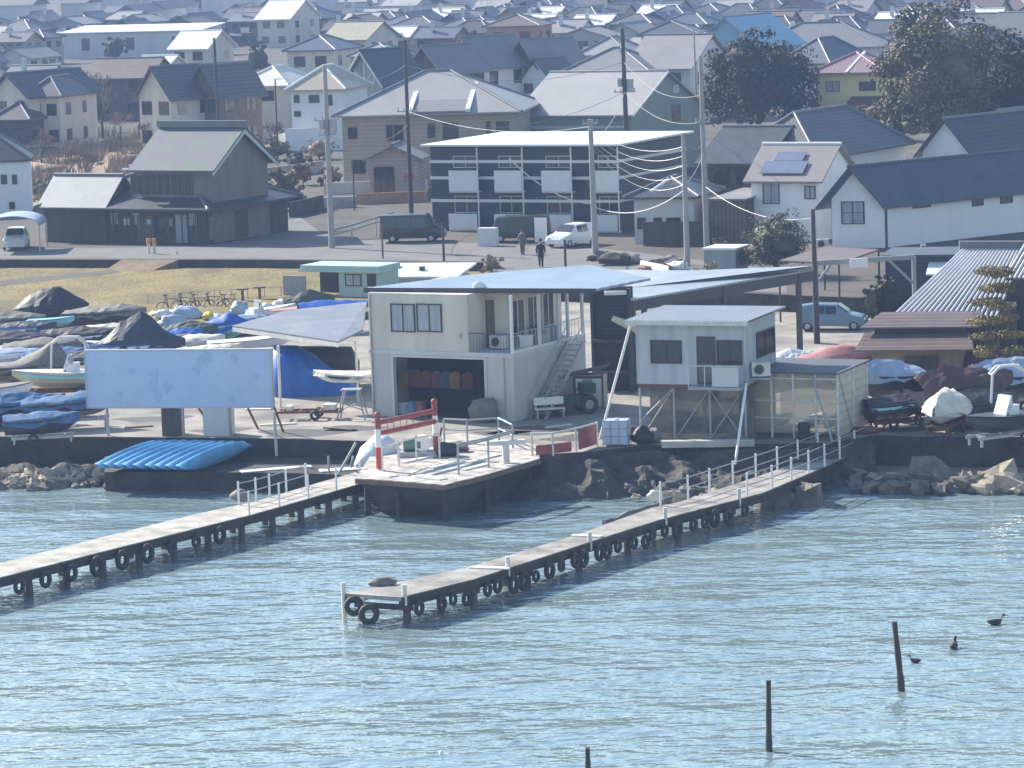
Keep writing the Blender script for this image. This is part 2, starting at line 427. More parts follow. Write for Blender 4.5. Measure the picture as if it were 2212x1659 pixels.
def house(fr, dep, h, rh, kind='gable', axis='x', wm=None, rm=None, oh=.5, label='', cat='house', wins=(), auto=None,
          ridge=None, name='house', group=None, wmat=None, fm=None):
    """wins: (face, a0,z0,a1,z1). auto: (storeys, ncols front, ncols right)"""
    o = fr.thing(name, label, cat, group); w = fr.w
    wb = MB(); rb = MB(); rg = MB()
    if kind == 'gable':
        walls_gable(wb, 0, w, 0, dep, h, h+rh, axis); roof_gable(rb, 0, w, 0, dep, h, h+rh, axis, oh)
        if axis == 'x': segs = [((-oh,dep/2,h+rh+.14),(w+oh,dep/2,h+rh+.14))]
        else: segs = [((w/2,-oh,h+rh+.14),(w/2,dep+oh,h+rh+.14))]
    elif kind == 'hip':
        wb.box(0,0,0,w,dep,h); a, b, c = roof_hip(rb, 0, w, 0, dep, h+.02, h+rh, oh)
        u = lambda p: (p[0], p[1], p[2]+.16)
        if w >= dep: segs = [(u(a),u(b)),(u(c[0]),u(a)),(u(c[3]),u(a)),(u(c[1]),u(b)),(u(c[2]),u(b))]
        else: segs = [(u(a),u(b)),(u(c[0]),u(a)),(u(c[1]),u(a)),(u(c[2]),u(b)),(u(c[3]),u(b))]
        segs = [q for q in segs if (Vector(q[0])-Vector(q[1])).length > .1]
    elif kind == 'shed':
        wb.prism([(0,0,0),(0,dep,0),(0,dep,h+rh-.02),(0,0,h-.02)], (w,0,0))
        k = rh/dep; rb.slab([(-oh,-oh,h-oh*k),(w+oh,-oh,h-oh*k),(w+oh,dep+oh,h+rh+oh*k),(-oh,dep+oh,h+rh+oh*k)], .14); segs = []
    wb.build('wall', wm, o)
    ro = rb.build('roof', rm, o)
    if segs: ridge_tubes(rg, segs, .14); rg.build('ridge_cap', ridge or M_RIDGE, ro)
    for q in wins:
        window(o, q[0], *q[1:5], w=w, fm=fm, pm=wmat, mull=q[5] if len(q) > 5 else 1)
    if auto:
        st, nf, nr = auto; sh = h/st
        for k in range(st):
            z0 = k*sh + sh*.32; z1 = k*sh + sh*.78
            for i in range(nf):
                c = w*(i+.5)/nf + random.uniform(-.2,.2); hw = min(.8, w/nf*.32)
                window(o, 'F', c-hw, z0, c+hw, z1, w=w, fm=fm, pm=wmat, simple=True)
            for i in range(nr):
                c = dep*(i+.5)/nr; hw = min(.6, dep/nr*.3)
                window(o, 'R', c-hw, z0, c+hw, z1, w=w, fm=fm, pm=wmat, simple=True)
    return o
# ============================================================ SETTING
def pxs(lst, z): return [P(x, y, z) for x, y in lst]
EDGE = [(-400,944),(0,945),(240,946),(600,950),(790,955),(950,968),(1150,985),(1290,977),(1400,963),(1630,962),(1800,958),(1892,942),(1990,946),(2212,946),(2600,948)]
e3 = pxs(EDGE, 0.0)
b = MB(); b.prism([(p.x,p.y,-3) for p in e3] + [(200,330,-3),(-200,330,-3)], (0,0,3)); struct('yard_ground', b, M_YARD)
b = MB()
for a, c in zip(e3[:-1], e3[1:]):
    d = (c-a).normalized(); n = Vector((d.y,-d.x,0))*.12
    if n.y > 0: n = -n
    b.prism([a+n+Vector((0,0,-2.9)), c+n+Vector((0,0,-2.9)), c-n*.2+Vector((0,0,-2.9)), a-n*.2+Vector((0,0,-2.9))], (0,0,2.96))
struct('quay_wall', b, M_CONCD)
b = MB(); b.add([(-420,-28,-1.7),(420,-28,-1.7),(420,260,-1.7),(-420,260,-1.7)], [(0,1,2,3)]); struct('water', b, M_WATER)
# plateau that carries the road and the town
PE = [(-400,600),(-200,577),(0,561),(548,561),(1057,568),(1100,612),(1500,628),(1760,640),(2600,668)]
pe = pxs(PE, 1.0)
b = MB(); b.prism([(p.x,p.y,-.5) for p in pe]+[(440,1900,-.5),(-440,1900,-.5)], (0,0,1.5)); struct('town_ground', b, M_SOIL)
b = MB()
for a, c in zip(pe[:-1], pe[1:]):
    d = (c-a).normalized(); n = Vector((d.y,-d.x,0))*.2
    b.prism([a+n-Vector((0,0,1.4)), c+n-Vector((0,0,1.4)), c-n*.3-Vector((0,0,1.4)), a-n*.3-Vector((0,0,1.4))], (0,0,1.43))
struct('road_retaining_wall', b, M_CONCD)
ROAD = [(-300,582),(-200,572),(0,558),(548,558.5),(1055,565),(1102,609),(1500,625),(1700,632),(1700,585),(1500,560),(1330,540),(1000,524),(760,518),(690,500),(650,470),(600,480),(560,512),(445,532),(0,538),(-300,552)]
b = MB(); b.add(pxs(ROAD, 1.004), [tuple(range(len(ROAD)))]); struct('road', b, M_ASPH)
b = MB()
for q in ():
    b.add(pxs(q, 1.008), [tuple(range(len(q)))])
pass
FIELD = [(-300,722),(350,703),(640,690),(1000,650),(1125,645),(1057,569),(548,562),(0,562),(-300,586)]
b = MB()
fz = pxs(FIELD, .45); b.prism([(q.x,q.y,-.3) for q in fz], (0,0,.75)); struct('field', b, M_GRASS)
b = MB(); b.add(pxs([(-200,626),(0,607),(210,586),(250,583),(262,589),(200,595),(0,618),(-200,640)], .46), [tuple(range(8))])
struct('field_ditch', b, M_SOIL)
b = MB()   # earth ramp between road and field
a = [P(265,560,1.0),P(382,553,1.0),P(380,560,1.0),P(300,562,1.0)]; c = [P(250,578,0),P(345,585,0)]
v = [P(262,561,1.03),P(385,561,1.03),P(330,584,.46),P(228,583,.46)]
b.loft([[v[0], v[3], v[3]-Vector((0,0,.3)), v[0]-Vector((0,0,1.2))],[v[1], v[2], v[2]-Vector((0,0,.3)), v[1]-Vector((0,0,1.2))]], smooth=False)
struct('earth_ramp', b, mat('ramp_earth', (.20,.145,.09), .95, .3, .6, bump=.5))

def bank(name, top, zt, bot, zb, amp, m, nu=70, nv=12, seed=0):
    def interp(l, t, z):
        k = t*(len(l)-1); i = min(int(k), len(l)-2); f = k-i
        return P(l[i][0]*(1-f)+l[i+1][0]*f, l[i][1]*(1-f)+l[i+1][1]*f, z)
    vs = []; fs = []
    for i in range(nu+1):
        A = interp(top, i/nu, zt); B = interp(bot, i/nu, zb)
        for j in range(nv+1):
            p = A.lerp(B, j/nv); q = noise.noise(p*.9+Vector((seed,0,0)))*amp + noise.noise(p*2.3+Vector((seed,3,0)))*amp*.5
            if j == 0: q = min(q, 0)
            p = p + Vector((0, -q*.6, q)); vs.append(p)
    for i in range(nu):
        for j in range(nv):
            k = i*(nv+1)+j; fs.append((k, k+1, k+nv+2, k+nv+1))
    b = MB(); b.add(vs, fs); return struct(name, b, m)
M_REVET = mat('dark_stone_revetment', (.035,.034,.034), .9, .5, .9, bump=.8, bscale=2.5, col2=(.085,.078,.068))
bank('shore_bank', [(-200,1000),(228,1002)], -1.15, [(-200,1062),(240,1068)], -2.0, .35, M_REVET, 50)
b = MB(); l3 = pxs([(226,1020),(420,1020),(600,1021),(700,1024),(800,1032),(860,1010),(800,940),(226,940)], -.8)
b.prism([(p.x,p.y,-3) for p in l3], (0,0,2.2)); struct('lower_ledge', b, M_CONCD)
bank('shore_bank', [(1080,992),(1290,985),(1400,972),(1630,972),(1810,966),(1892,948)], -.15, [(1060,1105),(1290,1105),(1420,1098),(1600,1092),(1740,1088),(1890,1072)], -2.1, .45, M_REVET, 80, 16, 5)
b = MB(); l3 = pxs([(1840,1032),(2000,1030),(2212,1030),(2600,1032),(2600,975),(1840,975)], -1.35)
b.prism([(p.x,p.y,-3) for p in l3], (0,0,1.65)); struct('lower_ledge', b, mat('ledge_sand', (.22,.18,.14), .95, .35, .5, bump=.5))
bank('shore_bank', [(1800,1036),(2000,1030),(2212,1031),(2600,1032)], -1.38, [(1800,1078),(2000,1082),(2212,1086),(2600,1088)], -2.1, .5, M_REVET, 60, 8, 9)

ROCKN = [0]
def rock(px, py, z, s, m, label, group, fl=.55):
    p = P(px, py, z); b = MB(); k = ROCKN[0] = ROCKN[0]+1
    b.blob((0,0,0), (s, s*.75, s*fl), k, .42, 8, 5, 1.9)
    o = b.build('rock', m, loc=p, rot=(random.uniform(-.3,.3), random.uniform(-.3,.3), random.uniform(0,6)))
    for pl in o.data.polygons: pl.use_smooth = False
    tag(o, label, 'rock', group)
LL = 'angular pale-topped rock in the rubble bank at the waterline left of the blue kayaks'
for i in range(34):
    rock(-20+i*7.6+random.uniform(-5,5), 1018+ (i*13 % 40)+random.uniform(-4,4), -1.25-(i*13 % 40)*.012, random.uniform(.28,.6), M_ROCKP if i % 3 else M_ROCK, LL, 'rocks left of the kayaks')
LR = 'rounded rock on the sandy shore below the right-hand quay wall'
for i in range(34):
    rock(1830+i*12+random.uniform(-8,8), 1036+(i*17 % 34)+random.uniform(-3,3), -1.45, random.uniform(.3,.75), M_ROCKP if (i > 24 or i % 4 == 0) else M_ROCK, LR, 'rocks on the right shore')
LM = 'loose rock lying in the shallow water between the lift platform and the right-hand pier'
for i in range(22):
    rock(1360+i*8+random.uniform(-18,18), 1040+(i*11 % 42)+random.uniform(-4,4), -1.5, random.uniform(.25,.55), M_ROCKP if i % 2 else M_ROCK, LM, 'rocks between the piers')
for i, (x, y, s) in enumerate([(1672,1080,1.0),(1740,1078,1.1),(2010,1044,1.25),(2090,1050,.9),(2170,1050,1.2)]):
    rock(x, y, -1.5, s, M_ROCKP if i == 4 else M_ROCK, ['large grey boulder under the right-hand pier beside its innermost pile','wide squared boulder between the right-hand pier and the quay corner','biggest rounded boulder below the right quay wall','dark boulder between two larger ones on the right shore','large tan boulder at the right edge of the shore'][i], None, .75)

# ============================================================ PIERS
def pier(name, label, near, far, z, posts_near, posts_far, rails, npile, stub=(), dm=None):
    zc = -1.7
    o = thing(name, label, 'pier', P(*near[0], z)); o0 = Vector(o.location)
    N = [p-o0 for p in pxs(near, z)]; Fp = [p-o0 for p in pxs(far, z)]
    b = MB(); poly = N+Fp[::-1]
    b.prism([p-Vector((0,0,.16)) for p in poly], (0,0,.16)); b.build('deck', dm or M_DECK, o)
    def at(l, t):
        L = [0]
        for a, c in zip(l[:-1], l[1:]): L.append(L[-1]+(c-a).length)
        s = t*L[-1]
        for i in range(len(l)-1):
            if s <= L[i+1] or i == len(l)-2: return l[i].lerp(l[i+1], (s-L[i])/(L[i+1]-L[i]))
    b = MB()
    for l, sg in ((N, 1), (Fp, -1)):
        for a, c in zip(l[:-1], l[1:]):
            d = (c-a).normalized(); n = Vector((d.y,-d.x,0))*.06*sg
            dz = Vector((0,0,-.40))
            b.prism([a+n+dz, c+n+dz, c-n*2+dz, a-n*2+dz], (0,0,.40-.02 if False else .36))
    b.build('edge_beam', M_WOODD, o)
    M_PILE = mat('wet_concrete_pile', (.10,.09,.08), .85, .4, 2, streak=True)
    for i in range(npile):
        t = (i+.15)/(npile-.3); a = at(N, t); c = at(Fp, t)
        ins = (c-a).normalized()*.22
        cb = MB(); cb.prism([a+ins*.3+Vector((-.13,0,-.62)), a+ins*.3+Vector((.13,0,-.62)), c-ins*.3+Vector((.13,0,-.62)), c-ins*.3+Vector((-.13,0,-.62))], (0,0,.21)); cb.build('cross_beam', M_PILE, o)
        for q in (a+ins, c-ins):
            pb = MB(); pb.tube(q+Vector((0,0,-2.3)), q+Vector((0,0,-.63)), .17, .15, 9); pb.build('pile', M_PILE, o)
    tops = {}
    for key, l, ts, h in (('n', N, posts_near, 1.05), ('f', Fp, posts_far, 1.05)):
        tops[key] = []
        for t in ts:
            q = at(l, t); pb = MB(); pb.tube(q+Vector((0,0,.0)), q+Vector((0,0,h)), .05, .05, 6); pb.build('rail_post', M_WPAINT, o)
            tops[key].append(q)
    for key in rails:
        if len(tops[key]) > 1:
            rb = MB()
            for hh in (.95, .5): rb.path([q+Vector((0,0,hh)) for q in tops[key]], .025)
            rb.build('handrail', M_STEEL, o)
    for t, h in stub:
        q = at(N, t)+Vector((0,0,-.35)); pb = MB(); pb.tube(q, q+Vector((0,0,h+.35)), .09, .085, 8); pb.build('mooring_post', M_OFFW, o)
    return o, o0, N, Fp, at
n1 = [(-120,1277),(0,1247),(250,1184),(549,1110),(700,1067),(800,1038)]
f1 = [(-120,1246),(0,1216),(250,1153),(424,1110),(549,1084),(680,1045),(768,1020)]
pr1 = pier('pier', 'long narrow pier running from the lift platform out of the picture at lower left', n1, f1, -.6, [.66,.74,.82,.90,.97], [.66,.70,.74,.79,.85], 'f', 13)
n2 = [(866,1290),(1023,1251),(1297,1163),(1426,1122),(1646,1065),(1756,1019),(1902,952)]
f2 = [(742,1282),(1009,1226),(1231,1160),(1407,1097),(1469,1084),(1646,1026),(1800,972),(1872,936)]
pr2 = pier('pier', 'long concrete pier with tyres along its side that ends in the middle of the water', n2, f2, -.6,
     [.60,.655,.71,.76,.81,.86,.91,.96], [.50,.545,.59,.64,.69,.74,.79,.84,.89,.94], 'nf', 11, [(.005,.45),(.16,.45),(.31,.4),(.455,.45),(.585,.45)], M_DECKB)
# end frame posts of the right-hand pier
def tyre(p, axis, s, label, group):
    b = MB(); b.torus((0,0,0), axis, .30*s, .12*s); o = b.build('tyre', M_BLACK, loc=p); tag(o, label, 'tyre', group)
o, o0, N, Fp, at = pr2
ax = Vector((math.cos(R(-30)), math.sin(R(-30)), 0))
b = MB()
for q in (Fp[0], Fp[0].lerp(N[0], .33)): b.tube(q+Vector((0,0,-1.9)), q+Vector((0,0,.42 if q is Fp[0] else -.1)), .09, .09, 8)
b.tube(Fp[0]+Vector((0,0,-.62)), N[0]+Vector((0,0,-.62)), .08, .08, 6); b.build('end_frame', M_OFFW, o)
for i in range(26):
    t = .02+i*.0225+random.uniform(-.006,.006)
    q = o0+at(N, t)+ax*.22+Vector((0,0,-.45-random.uniform(0,.22)))
    tyre(q, ax, random.uniform(.6,1.0), 'old black tyre hung as a fender along the near side of the right-hand pier', 'tyres along the right-hand pier')
o, o0, N, Fp, at = pr1
for i in range(9):
    q = o0+at(N, .14+i*.055)+ax*.2+Vector((0,0,-.5)); tyre(q, ax, random.uniform(.7,1.1), 'old black tyre hung as a fender along the near side of the left-hand pier', 'tyres along the left-hand pier')
for i, (x, y, s) in enumerate([(765,1308,.95),(797,1326,1.0)]):
    tyre(P(x, y, -1.0-.25*i)+Vector((0,-.1,0)), (.25,-1,0), s, ['large tyre hanging upper left on the pier end frame','large tyre hanging lower right on the pier end frame'][i], None)
# planks, ropes and a small cover lying on the pier
b = MB(); b.blob((0,0,.1), (.55,.3,.2), 3, .3); tag(b.build('cover_bundle', M_TGREY, loc=P(826,1264,-.6)), 'small brown cover bundle lying on the end of the right-hand pier', 'bundle')
def plank(x0, y0, x1, y1, z, w, m, label, name='plank', h=.05, cat='plank'):
    a = P(x0, y0, z); c = P(x1, y1, z); d = (c-a).normalized(); n = Vector((-d.y, d.x, 0))*w/2
    b = MB(); a0 = a; b.prism([-n, c-a-n, c-a+n, n], (0,0,h)); tag(b.build(name, m, loc=a0), label, cat)
plank(1016,1226,1100,1229,-.595,.35, M_WPAINT, 'white board laid across the deck half way along the right-hand pier')
plank(1236,1157,1300,1160,-.595,.3, M_WPAINT, 'white board across the deck near the fourth mooring post of the right-hand pier')
b = MB(); pts = [P(1305+i*13, 1130-i*4.6+2*math.sin(i), -1.2)+Vector((0,0,.04*math.sin(i*2))) for i in range(12)]
b.path([p-pts[0] for p in pts], .13, 8); tag(b.build('rope_boom', M_TGREY, loc=pts[0]), 'thick grey floating hose beside the right-hand pier', 'hose')
for i, (x, y, s) in enumerate([(520,1078,.45),(1415,1078,.4)]):
    b = MB(); b.blob((0,0,.15), (s,s*.7,s*.6), i+5, .2); tag(b.build('covered_winch', M_TGREY if i == 0 else M_TCREAM, loc=P(x, y, -.6)), ['grey covered winch on the left-hand pier beside the first rail post','cream bundle beside the right-hand pier railing start'][i], 'bundle')

# stakes and birds in the open water
def stake(xb, yb, xt, yt, r, label):
    p = P(xb, yb, -1.7); d = (P(xb, yb, -1.7)-CPOS); q = PP(xt, yt, p, Vector((0,1,0))); v = q-p
    b = MB(); n = 7
    for i in range(n):
        a = v*(i/n)-Vector((0,0,.6 if i == 0 else 0)); c = v*((i+1)/n)
        k = lambda j: r*(1.15-.35*j/n)*(1+.1*math.sin(j*2.1))
        b.tube(a, c, k(i), k(i+1), 10)
    tag(b.build('stake', M_WOODD, loc=p), label, 'stake')
stake(1661,1622,1660,1470,.095,'upright dark wooden stake standing alone in the water at lower right')
stake(1948,1492,1932,1343,.11,'thick dark wooden stake leaning left in the water beside the ducks')
stake(1271,1690,1269,1616,.09,'dark stake top cut off by the bottom edge of the picture')
b = MB(); b.blob((0,0,0), (.06,.06,.1), 2, .1); tag(b.build('float', M_WPAINT, loc=P(953,1628,-1.68)), 'tiny white float drifting in the water near the bottom of the picture', 'float')
def duck(px, py, rz, s, label):
    o = thing('duck', label, 'duck', P(px, py, -1.7), rz)
    M = mat('dark_duck_plumage', (.03,.026,.024), .7, .3, 6)
    b = MB(); rings = []
    prof = [(-.30,.01,.13),(-.24,.07,.10),(-.1,.12,.08),(.05,.13,.08),(.15,.09,.10),(.19,.055,.17),(.20,.045,.24),(.23,.055,.29),(.28,.05,.30),(.33,.02,.28),(.40,.012,.27)]
    for x, r, z in prof:
        rings.append([Vector((x*s, r*s*math.cos(a), z*s+r*s*.85*math.sin(a))) for a in [2*math.pi*k/10 for k in range(10)]])
    b.loft(rings); b.build('body', M, o)
    b = MB(); b.tube((.34*s,0,.275*s),(.42*s,0,.265*s), .018*s, .008*s); b.build('bill', mat('duck_bill', (.4,.4,.36), .5), o)
duck(1976,1431,R(160),.8,'small dark duck nearest the leaning stake')
duck(2060,1400,R(70),1.15,'dark duck facing away between the other two ducks')
duck(2151,1349,R(10),1.15,'dark duck farthest to the right on the water')
# ============================================================ LIFT PLATFORM
PZ = .06
pl = [(768,1033),(845,1038),(960,1047),(1060,1022),(1166,990),(1160,960),(1000,935),(900,948),(800,985)]
o = thing('lift_platform', 'raised boat lift platform with pale deck standing over the water', 'platform', P(900,1000,PZ)); PLAT = o; o0 = Vector(o.location)
pp = [p-o0 for p in pxs(pl, PZ)]
b = MB(); b.prism([p-Vector((0,0,.2)) for p in pp], (0,0,.2)); b.build('deck', mat('platform_deck', (.20,.185,.165), .85, .25, 1.3, bump=.2, col2=(.56,.53,.48)), o)
b = MB()
for a, c in zip(pp[:5], pp[1:5]):
    d = (c-a).normalized(); n = Vector((d.y,-d.x,0))*.05
    b.prism([a+n-Vector((0,0,.24)), c+n-Vector((0,0,.24)), c-n*3-Vector((0,0,.24)), a-n*3-Vector((0,0,.24))], (0,0,.2))
b.build('edge_girder', M_WOODB, o)
b = MB(); cx = sum(pp, Vector())/len(pp)
for a in pp[:5]:
    for k in (.12, .45):
        q = a.lerp(cx, k); b = MB(); b.tube(q+Vector((0,0,-2.4)), q+Vector((0,0,-.2)), .14, .14, 8); b.build('pile', M_WOODD, o)
b = MB()
for i in range(4): b.tube(pp[i].lerp(cx,.15)+Vector((0,0,-.4)), pp[i+1].lerp(cx,.3)+Vector((0,0,-1.6)), .07, .07, 6)
b.build('brace', M_WOODD, o)
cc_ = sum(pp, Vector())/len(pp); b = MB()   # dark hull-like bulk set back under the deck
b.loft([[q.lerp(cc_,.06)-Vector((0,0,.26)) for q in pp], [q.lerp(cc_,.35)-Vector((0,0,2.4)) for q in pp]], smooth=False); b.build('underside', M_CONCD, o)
# white slats and loose boards on the deck
for i, (x0,y0,x1,y1,w) in enumerate([(905,1028,958,1036,.5),(800,1018,850,1030,.45),(870,1000,940,985,.3),(930,1012,985,1000,.3),(1010,1000,1080,982,.35),(1000,1016,1050,1004,.3)]):
    plank(x0, y0, x1, y1, PZ+.01, w, M_WPAINT, ['white board at the front edge of the lift platform','white board at the left corner of the lift platform, by the red and white gate','pale board behind the gate on the lift platform','pale board at the middle of the lift platform','white board at the right part of the lift platform','white board just behind the front bracket rail'][i], h=.06)
def P_at(px, py, ref):   # pixel on the fronto-parallel plane through ref
    return PP(px, py, ref, Vector((0, 1, 0)))
def polyrail(name, label, pts, h, r, m, cat='railing', posts=None, rails=(1.0,), z=PZ, curve=False):
    o = thing(name, label, cat, P(*pts[0], z)); o0 = Vector(o.location); q = [p-o0 for p in pxs(pts, z)]
    for i, a in enumerate(q):
        if posts and i not in posts: continue
        b = MB(); b.tube(a, a+Vector((0,0,h)), r*1.2, r*1.2, 6); b.build('post', m, o)
    for k in rails:
        b = MB(); b.path([a+Vector((0,0,h*k)) for a in q], r); b.build('rail', m, o)
    return o
# red and white gate frame
g = thing('lift_gate', 'red and white gate frame with two red cross beams on the lift platform', 'gate', P(819,1016,PZ)); g0 = Vector(g.location)
L0 = P(819,1016,PZ); R0 = P(943,985,PZ)
for q, tp, nm in ((L0,(815,897),'post'),(R0,(938,868),'post')):
    t = P_at(tp[0], tp[1], q); mid = q.lerp(t, .42); mid2 = q.lerp(t, .75)
    b = MB(); b.tube(q-g0, mid-g0, .13, .13, 8); po = b.build(nm, M_HRED if q is L0 else M_REDP, g)
    b = MB(); b.tube(mid-g0, mid2-g0, .131, .131, 8); b.tube(q.lerp(t,.02)-g0, q.lerp(t,.03)-g0, .2, .2, 8); b.build('white_band', M_WPAINT, po)
    b = MB(); b.tube(mid2-g0, t-g0, .13, .13, 8); b.blob(t-g0, .16, 1, .02); b.build('post_top', M_REDP, po)
for la, ra in (((816,913),(940,887)),((815,937),(941,910))):
    a = P_at(*la, L0); c = P_at(*ra, R0); b = MB(); b.tube(a-g0, c-g0, .12, .12, 8); b.build('cross_beam', M_REDP, g)
b = MB()
for i in range(9):
    a = P_at(816,913,L0).lerp(P_at(940,887,R0), (i+.5)/9); c = P_at(815,937,L0).lerp(P_at(941,910,R0), (i+.5)/9); b.tube(a-g0, c-g0, .015, .015, 5)
b.build('hanger_rod', M_REDP, g)
o = polyrail('bracket_rail', 'grey bracket rail with paired posts at the front of the lift platform', [(991,1025),(1056,1010),(1112,992)], 1.35, .045, M_STEEL, rails=(1.0,.93), posts=(0,1))
o = polyrail('back_rail', 'galvanised rail behind the lift platform in front of the garage', [(960,955),(1010,957),(1078,953),(1108,968)], 1.1, .045, M_STEEL, rails=(1.0,.55))
o = polyrail('picket_rail', 'row of short white posts behind the red gate', [(827,1022),(862,1007),(900,995),(950,990)], 1.2, .04, M_OFFW, rails=(.9,))
# low fence right of the platform
o = polyrail('low_fence', 'low red fence between the platform and the white tank', [(1150,985),(1195,985),(1245,975),(1290,962)], 1.1, .05, M_OFFW, rails=(.95,), z=.05)
b = MB(); q = pxs([(1158,984),(1235,975)], .15); b.prism([q[0]-Vector(o.location), q[1]-Vector(o.location), q[1]-Vector(o.location)+Vector((0,0,.45)), q[0]-Vector(o.location)+Vector((0,0,.45))], (0,.05,0)); b.build('panel', M_REDP, o)
b = MB(); q = pxs([(1250,972),(1288,960)], .1); b.prism([q[0]-Vector(o.location), q[1]-Vector(o.location), q[1]-Vector(o.location)+Vector((0,0,.95)), q[0]-Vector(o.location)+Vector((0,0,.95))], (0,.05,0)); b.build('panel', M_REDP, o)
b = MB(); b.box(-.9,-.1,0,.9,.15,.18); b.box(-.15,-.12,-.8,.15,.12,0); tag(b.build('mooring_bollard', M_OFFW, loc=P(1092,960,.9), rot=(0,0,R(10))), 'T-shaped off-white bollard at the back right of the lift platform', 'bollard')
# machinery, bundles on the platform
def lump(name, label, px, py, z, r, m, seed=1, cat=None, amp=.22, rz=0, fl=None):
    b = MB(); b.blob((0,0,0), r, seed, amp, 14, 9, 1.6); o = b.build(name, m, loc=P(px,py,z)+Vector((0,0,r[2]*.8)), rot=(0,0,rz)); return tag(o, label, cat or name.replace('_',' '))
b = MB(); q = [P(768,1012,-.4),P(850,968,.05)]; d = q[1]-q[0]
prof = [(0,.08,.1),(.15,.5,.35),(.4,.9,.8),(.7,.95,.95),(.9,.6,.6),(1.0,.1,.2)]
rings = []
for t, wd, h in prof:
    c = q[0]+d*t-q[0]; s = Vector((-d.y,d.x,0)).normalized()
    rings.append([c+s*wd*.8*math.cos(a)+Vector((0,0,max(0,math.sin(a))*h+.02+.05*math.sin(a*7+t*9))) for a in [math.pi*k/9 for k in range(10)]])
b.loft(rings, closed=False, caps=False); tag(b.build('covered_dinghy', M_TWHITE, loc=q[0]), 'small dinghy under a crumpled white cover left of the red gate', 'boat')
w = thing('winch', 'green and grey winch motor behind the red gate', 'winch', P(905,985,PZ))
b = MB(); b.box(-1.0,-.4,0,1.0,.4,.25); b.build('base', M_STEEL, w)
b = MB(); b.tube((-.7,0,.55),(.1,0,.55), .3,.3,12); b.build('motor', mat('winch_green', (.10,.2,.14), .5), w)
b = MB(); b.tube((.2,-.25,.6),(.2,.25,.6), .38,.38,14); b.tube((.8,-.2,.7),(.8,.2,.7), .3,.3,12); b.build('drum', M_WPAINT, w)
b = MB(); b.tube((.8,0,.2),(1.1,0,1.3),.08,.05); b.build('lever', M_RUST, w)
lump('sack', 'dark folded sack right of the red gate on the platform', 968,985,PZ, (.55,.4,.35), M_TBLACK, 3)
lump('net_bundle', 'pale grey bundle at the foot of the right gate post', 990,975,PZ, (.5,.35,.25), M_TGREY, 5)
# gangway struts left of the platform
def pole_px(name, label, x0, y0, z0, x1, y1, r, m, cat='pole', ref=None):
    a = P(x0, y0, z0); c = P_at(x1, y1, ref or a); b = MB(); b.tube((0,0,0), c-a, r, r, 8); return tag(b.build(name, m, loc=a), label, cat)
pole_px('prop_pole', 'slanting pale pole leaning against the left side of the lift platform', 731,1024,-.6, 769,956, .06, M_STEEL)
pole_px('prop_pole', 'shorter thin pole standing beside the covered dinghy', 759,1010,-.6, 762,985, .05, M_STEEL)

# ============================================================ BILLBOARD
fr = Fr(195,942,0,592,-13)
o = fr.thing('billboard', 'large blank bluish billboard on grey and dark piers behind the kayaks', 'billboard')
x0,z0,x1,z1 = fr.frect(191,757,590,878); z0 = (fr.f(195,879).z+fr.f(592,877).z)/2; z1 = (fr.f(190,758).z+fr.f(588,756).z)/2
M_BILL = mat('faded_billboard', (.44,.53,.74), .8, .06, .5, col2=(.52,.60,.79))
b = MB(); b.box(0,-.12,z0,fr.w,.12,z1); b.build('panel', M_BILL, o)
b = MB(); b.box(-.06,-.16,z1,fr.w+.06,.16,z1+.07); b.box(-.06,-.16,z0-.07,fr.w+.06,.16,z0); b.box(-.07,-.16,z0,-.001,.16,z1); b.box(fr.w+.001,-.16,z0,fr.w+.07,.16,z1)
b.build('frame', M_ALU, o)
rb_ = random.Random(5); b = MB()
for k in range(16):
    cx_ = rb_.uniform(.6, fr.w-.6); cz_ = rb_.uniform(z0+.4, z1-.35); r1 = rb_.uniform(.12,.38); pl_ = [(cx_+r1*rb_.uniform(.5,1.1)*math.cos(a_), -.123-.0004*k, cz_+r1*1.1*rb_.uniform(.5,1.1)*math.sin(a_)) for a_ in [6.283*j/11 for j in range(11)]]
    b.add(pl_, [tuple(range(11))])
b.build('stain', mat('billboard_stain', (.42,.50,.70), .8, .1, 3), o)
for xa, xb, m_, nm in ((352,386,M_DARKW,'pier'),(441,495,M_PALE,'pier')):
    a = fr.f(xa,910).x; c = fr.f(xb,910).x; b = MB(); b.box(a,-.2,0,c,.9,z0-.07); b.build(nm, m_, o)
for xa in (392, 496, 231):
    a = fr.f(xa,910).x; b = MB(); b.tube((a,.1,0),(a,.1,z0-.07),.07,.07); b.build('post', M_STEEL, o)
for xa, xb in ((326,342),(402,426),(512,528),(575,597)):
    a = fr.f(xa,880).x; c = fr.f(xb,935).x; b = MB(); b.tube((a,.3,z1*.55),(c,2.3 if xa!=575 else 1.2,0),.06,.06); b.build('strut', M_RUST, o)
pole_px('marker_post', 'slim grey post standing at the quay edge at the right end of the billboard', 598,985,-.4, 592,890, .07, M_STEEL)

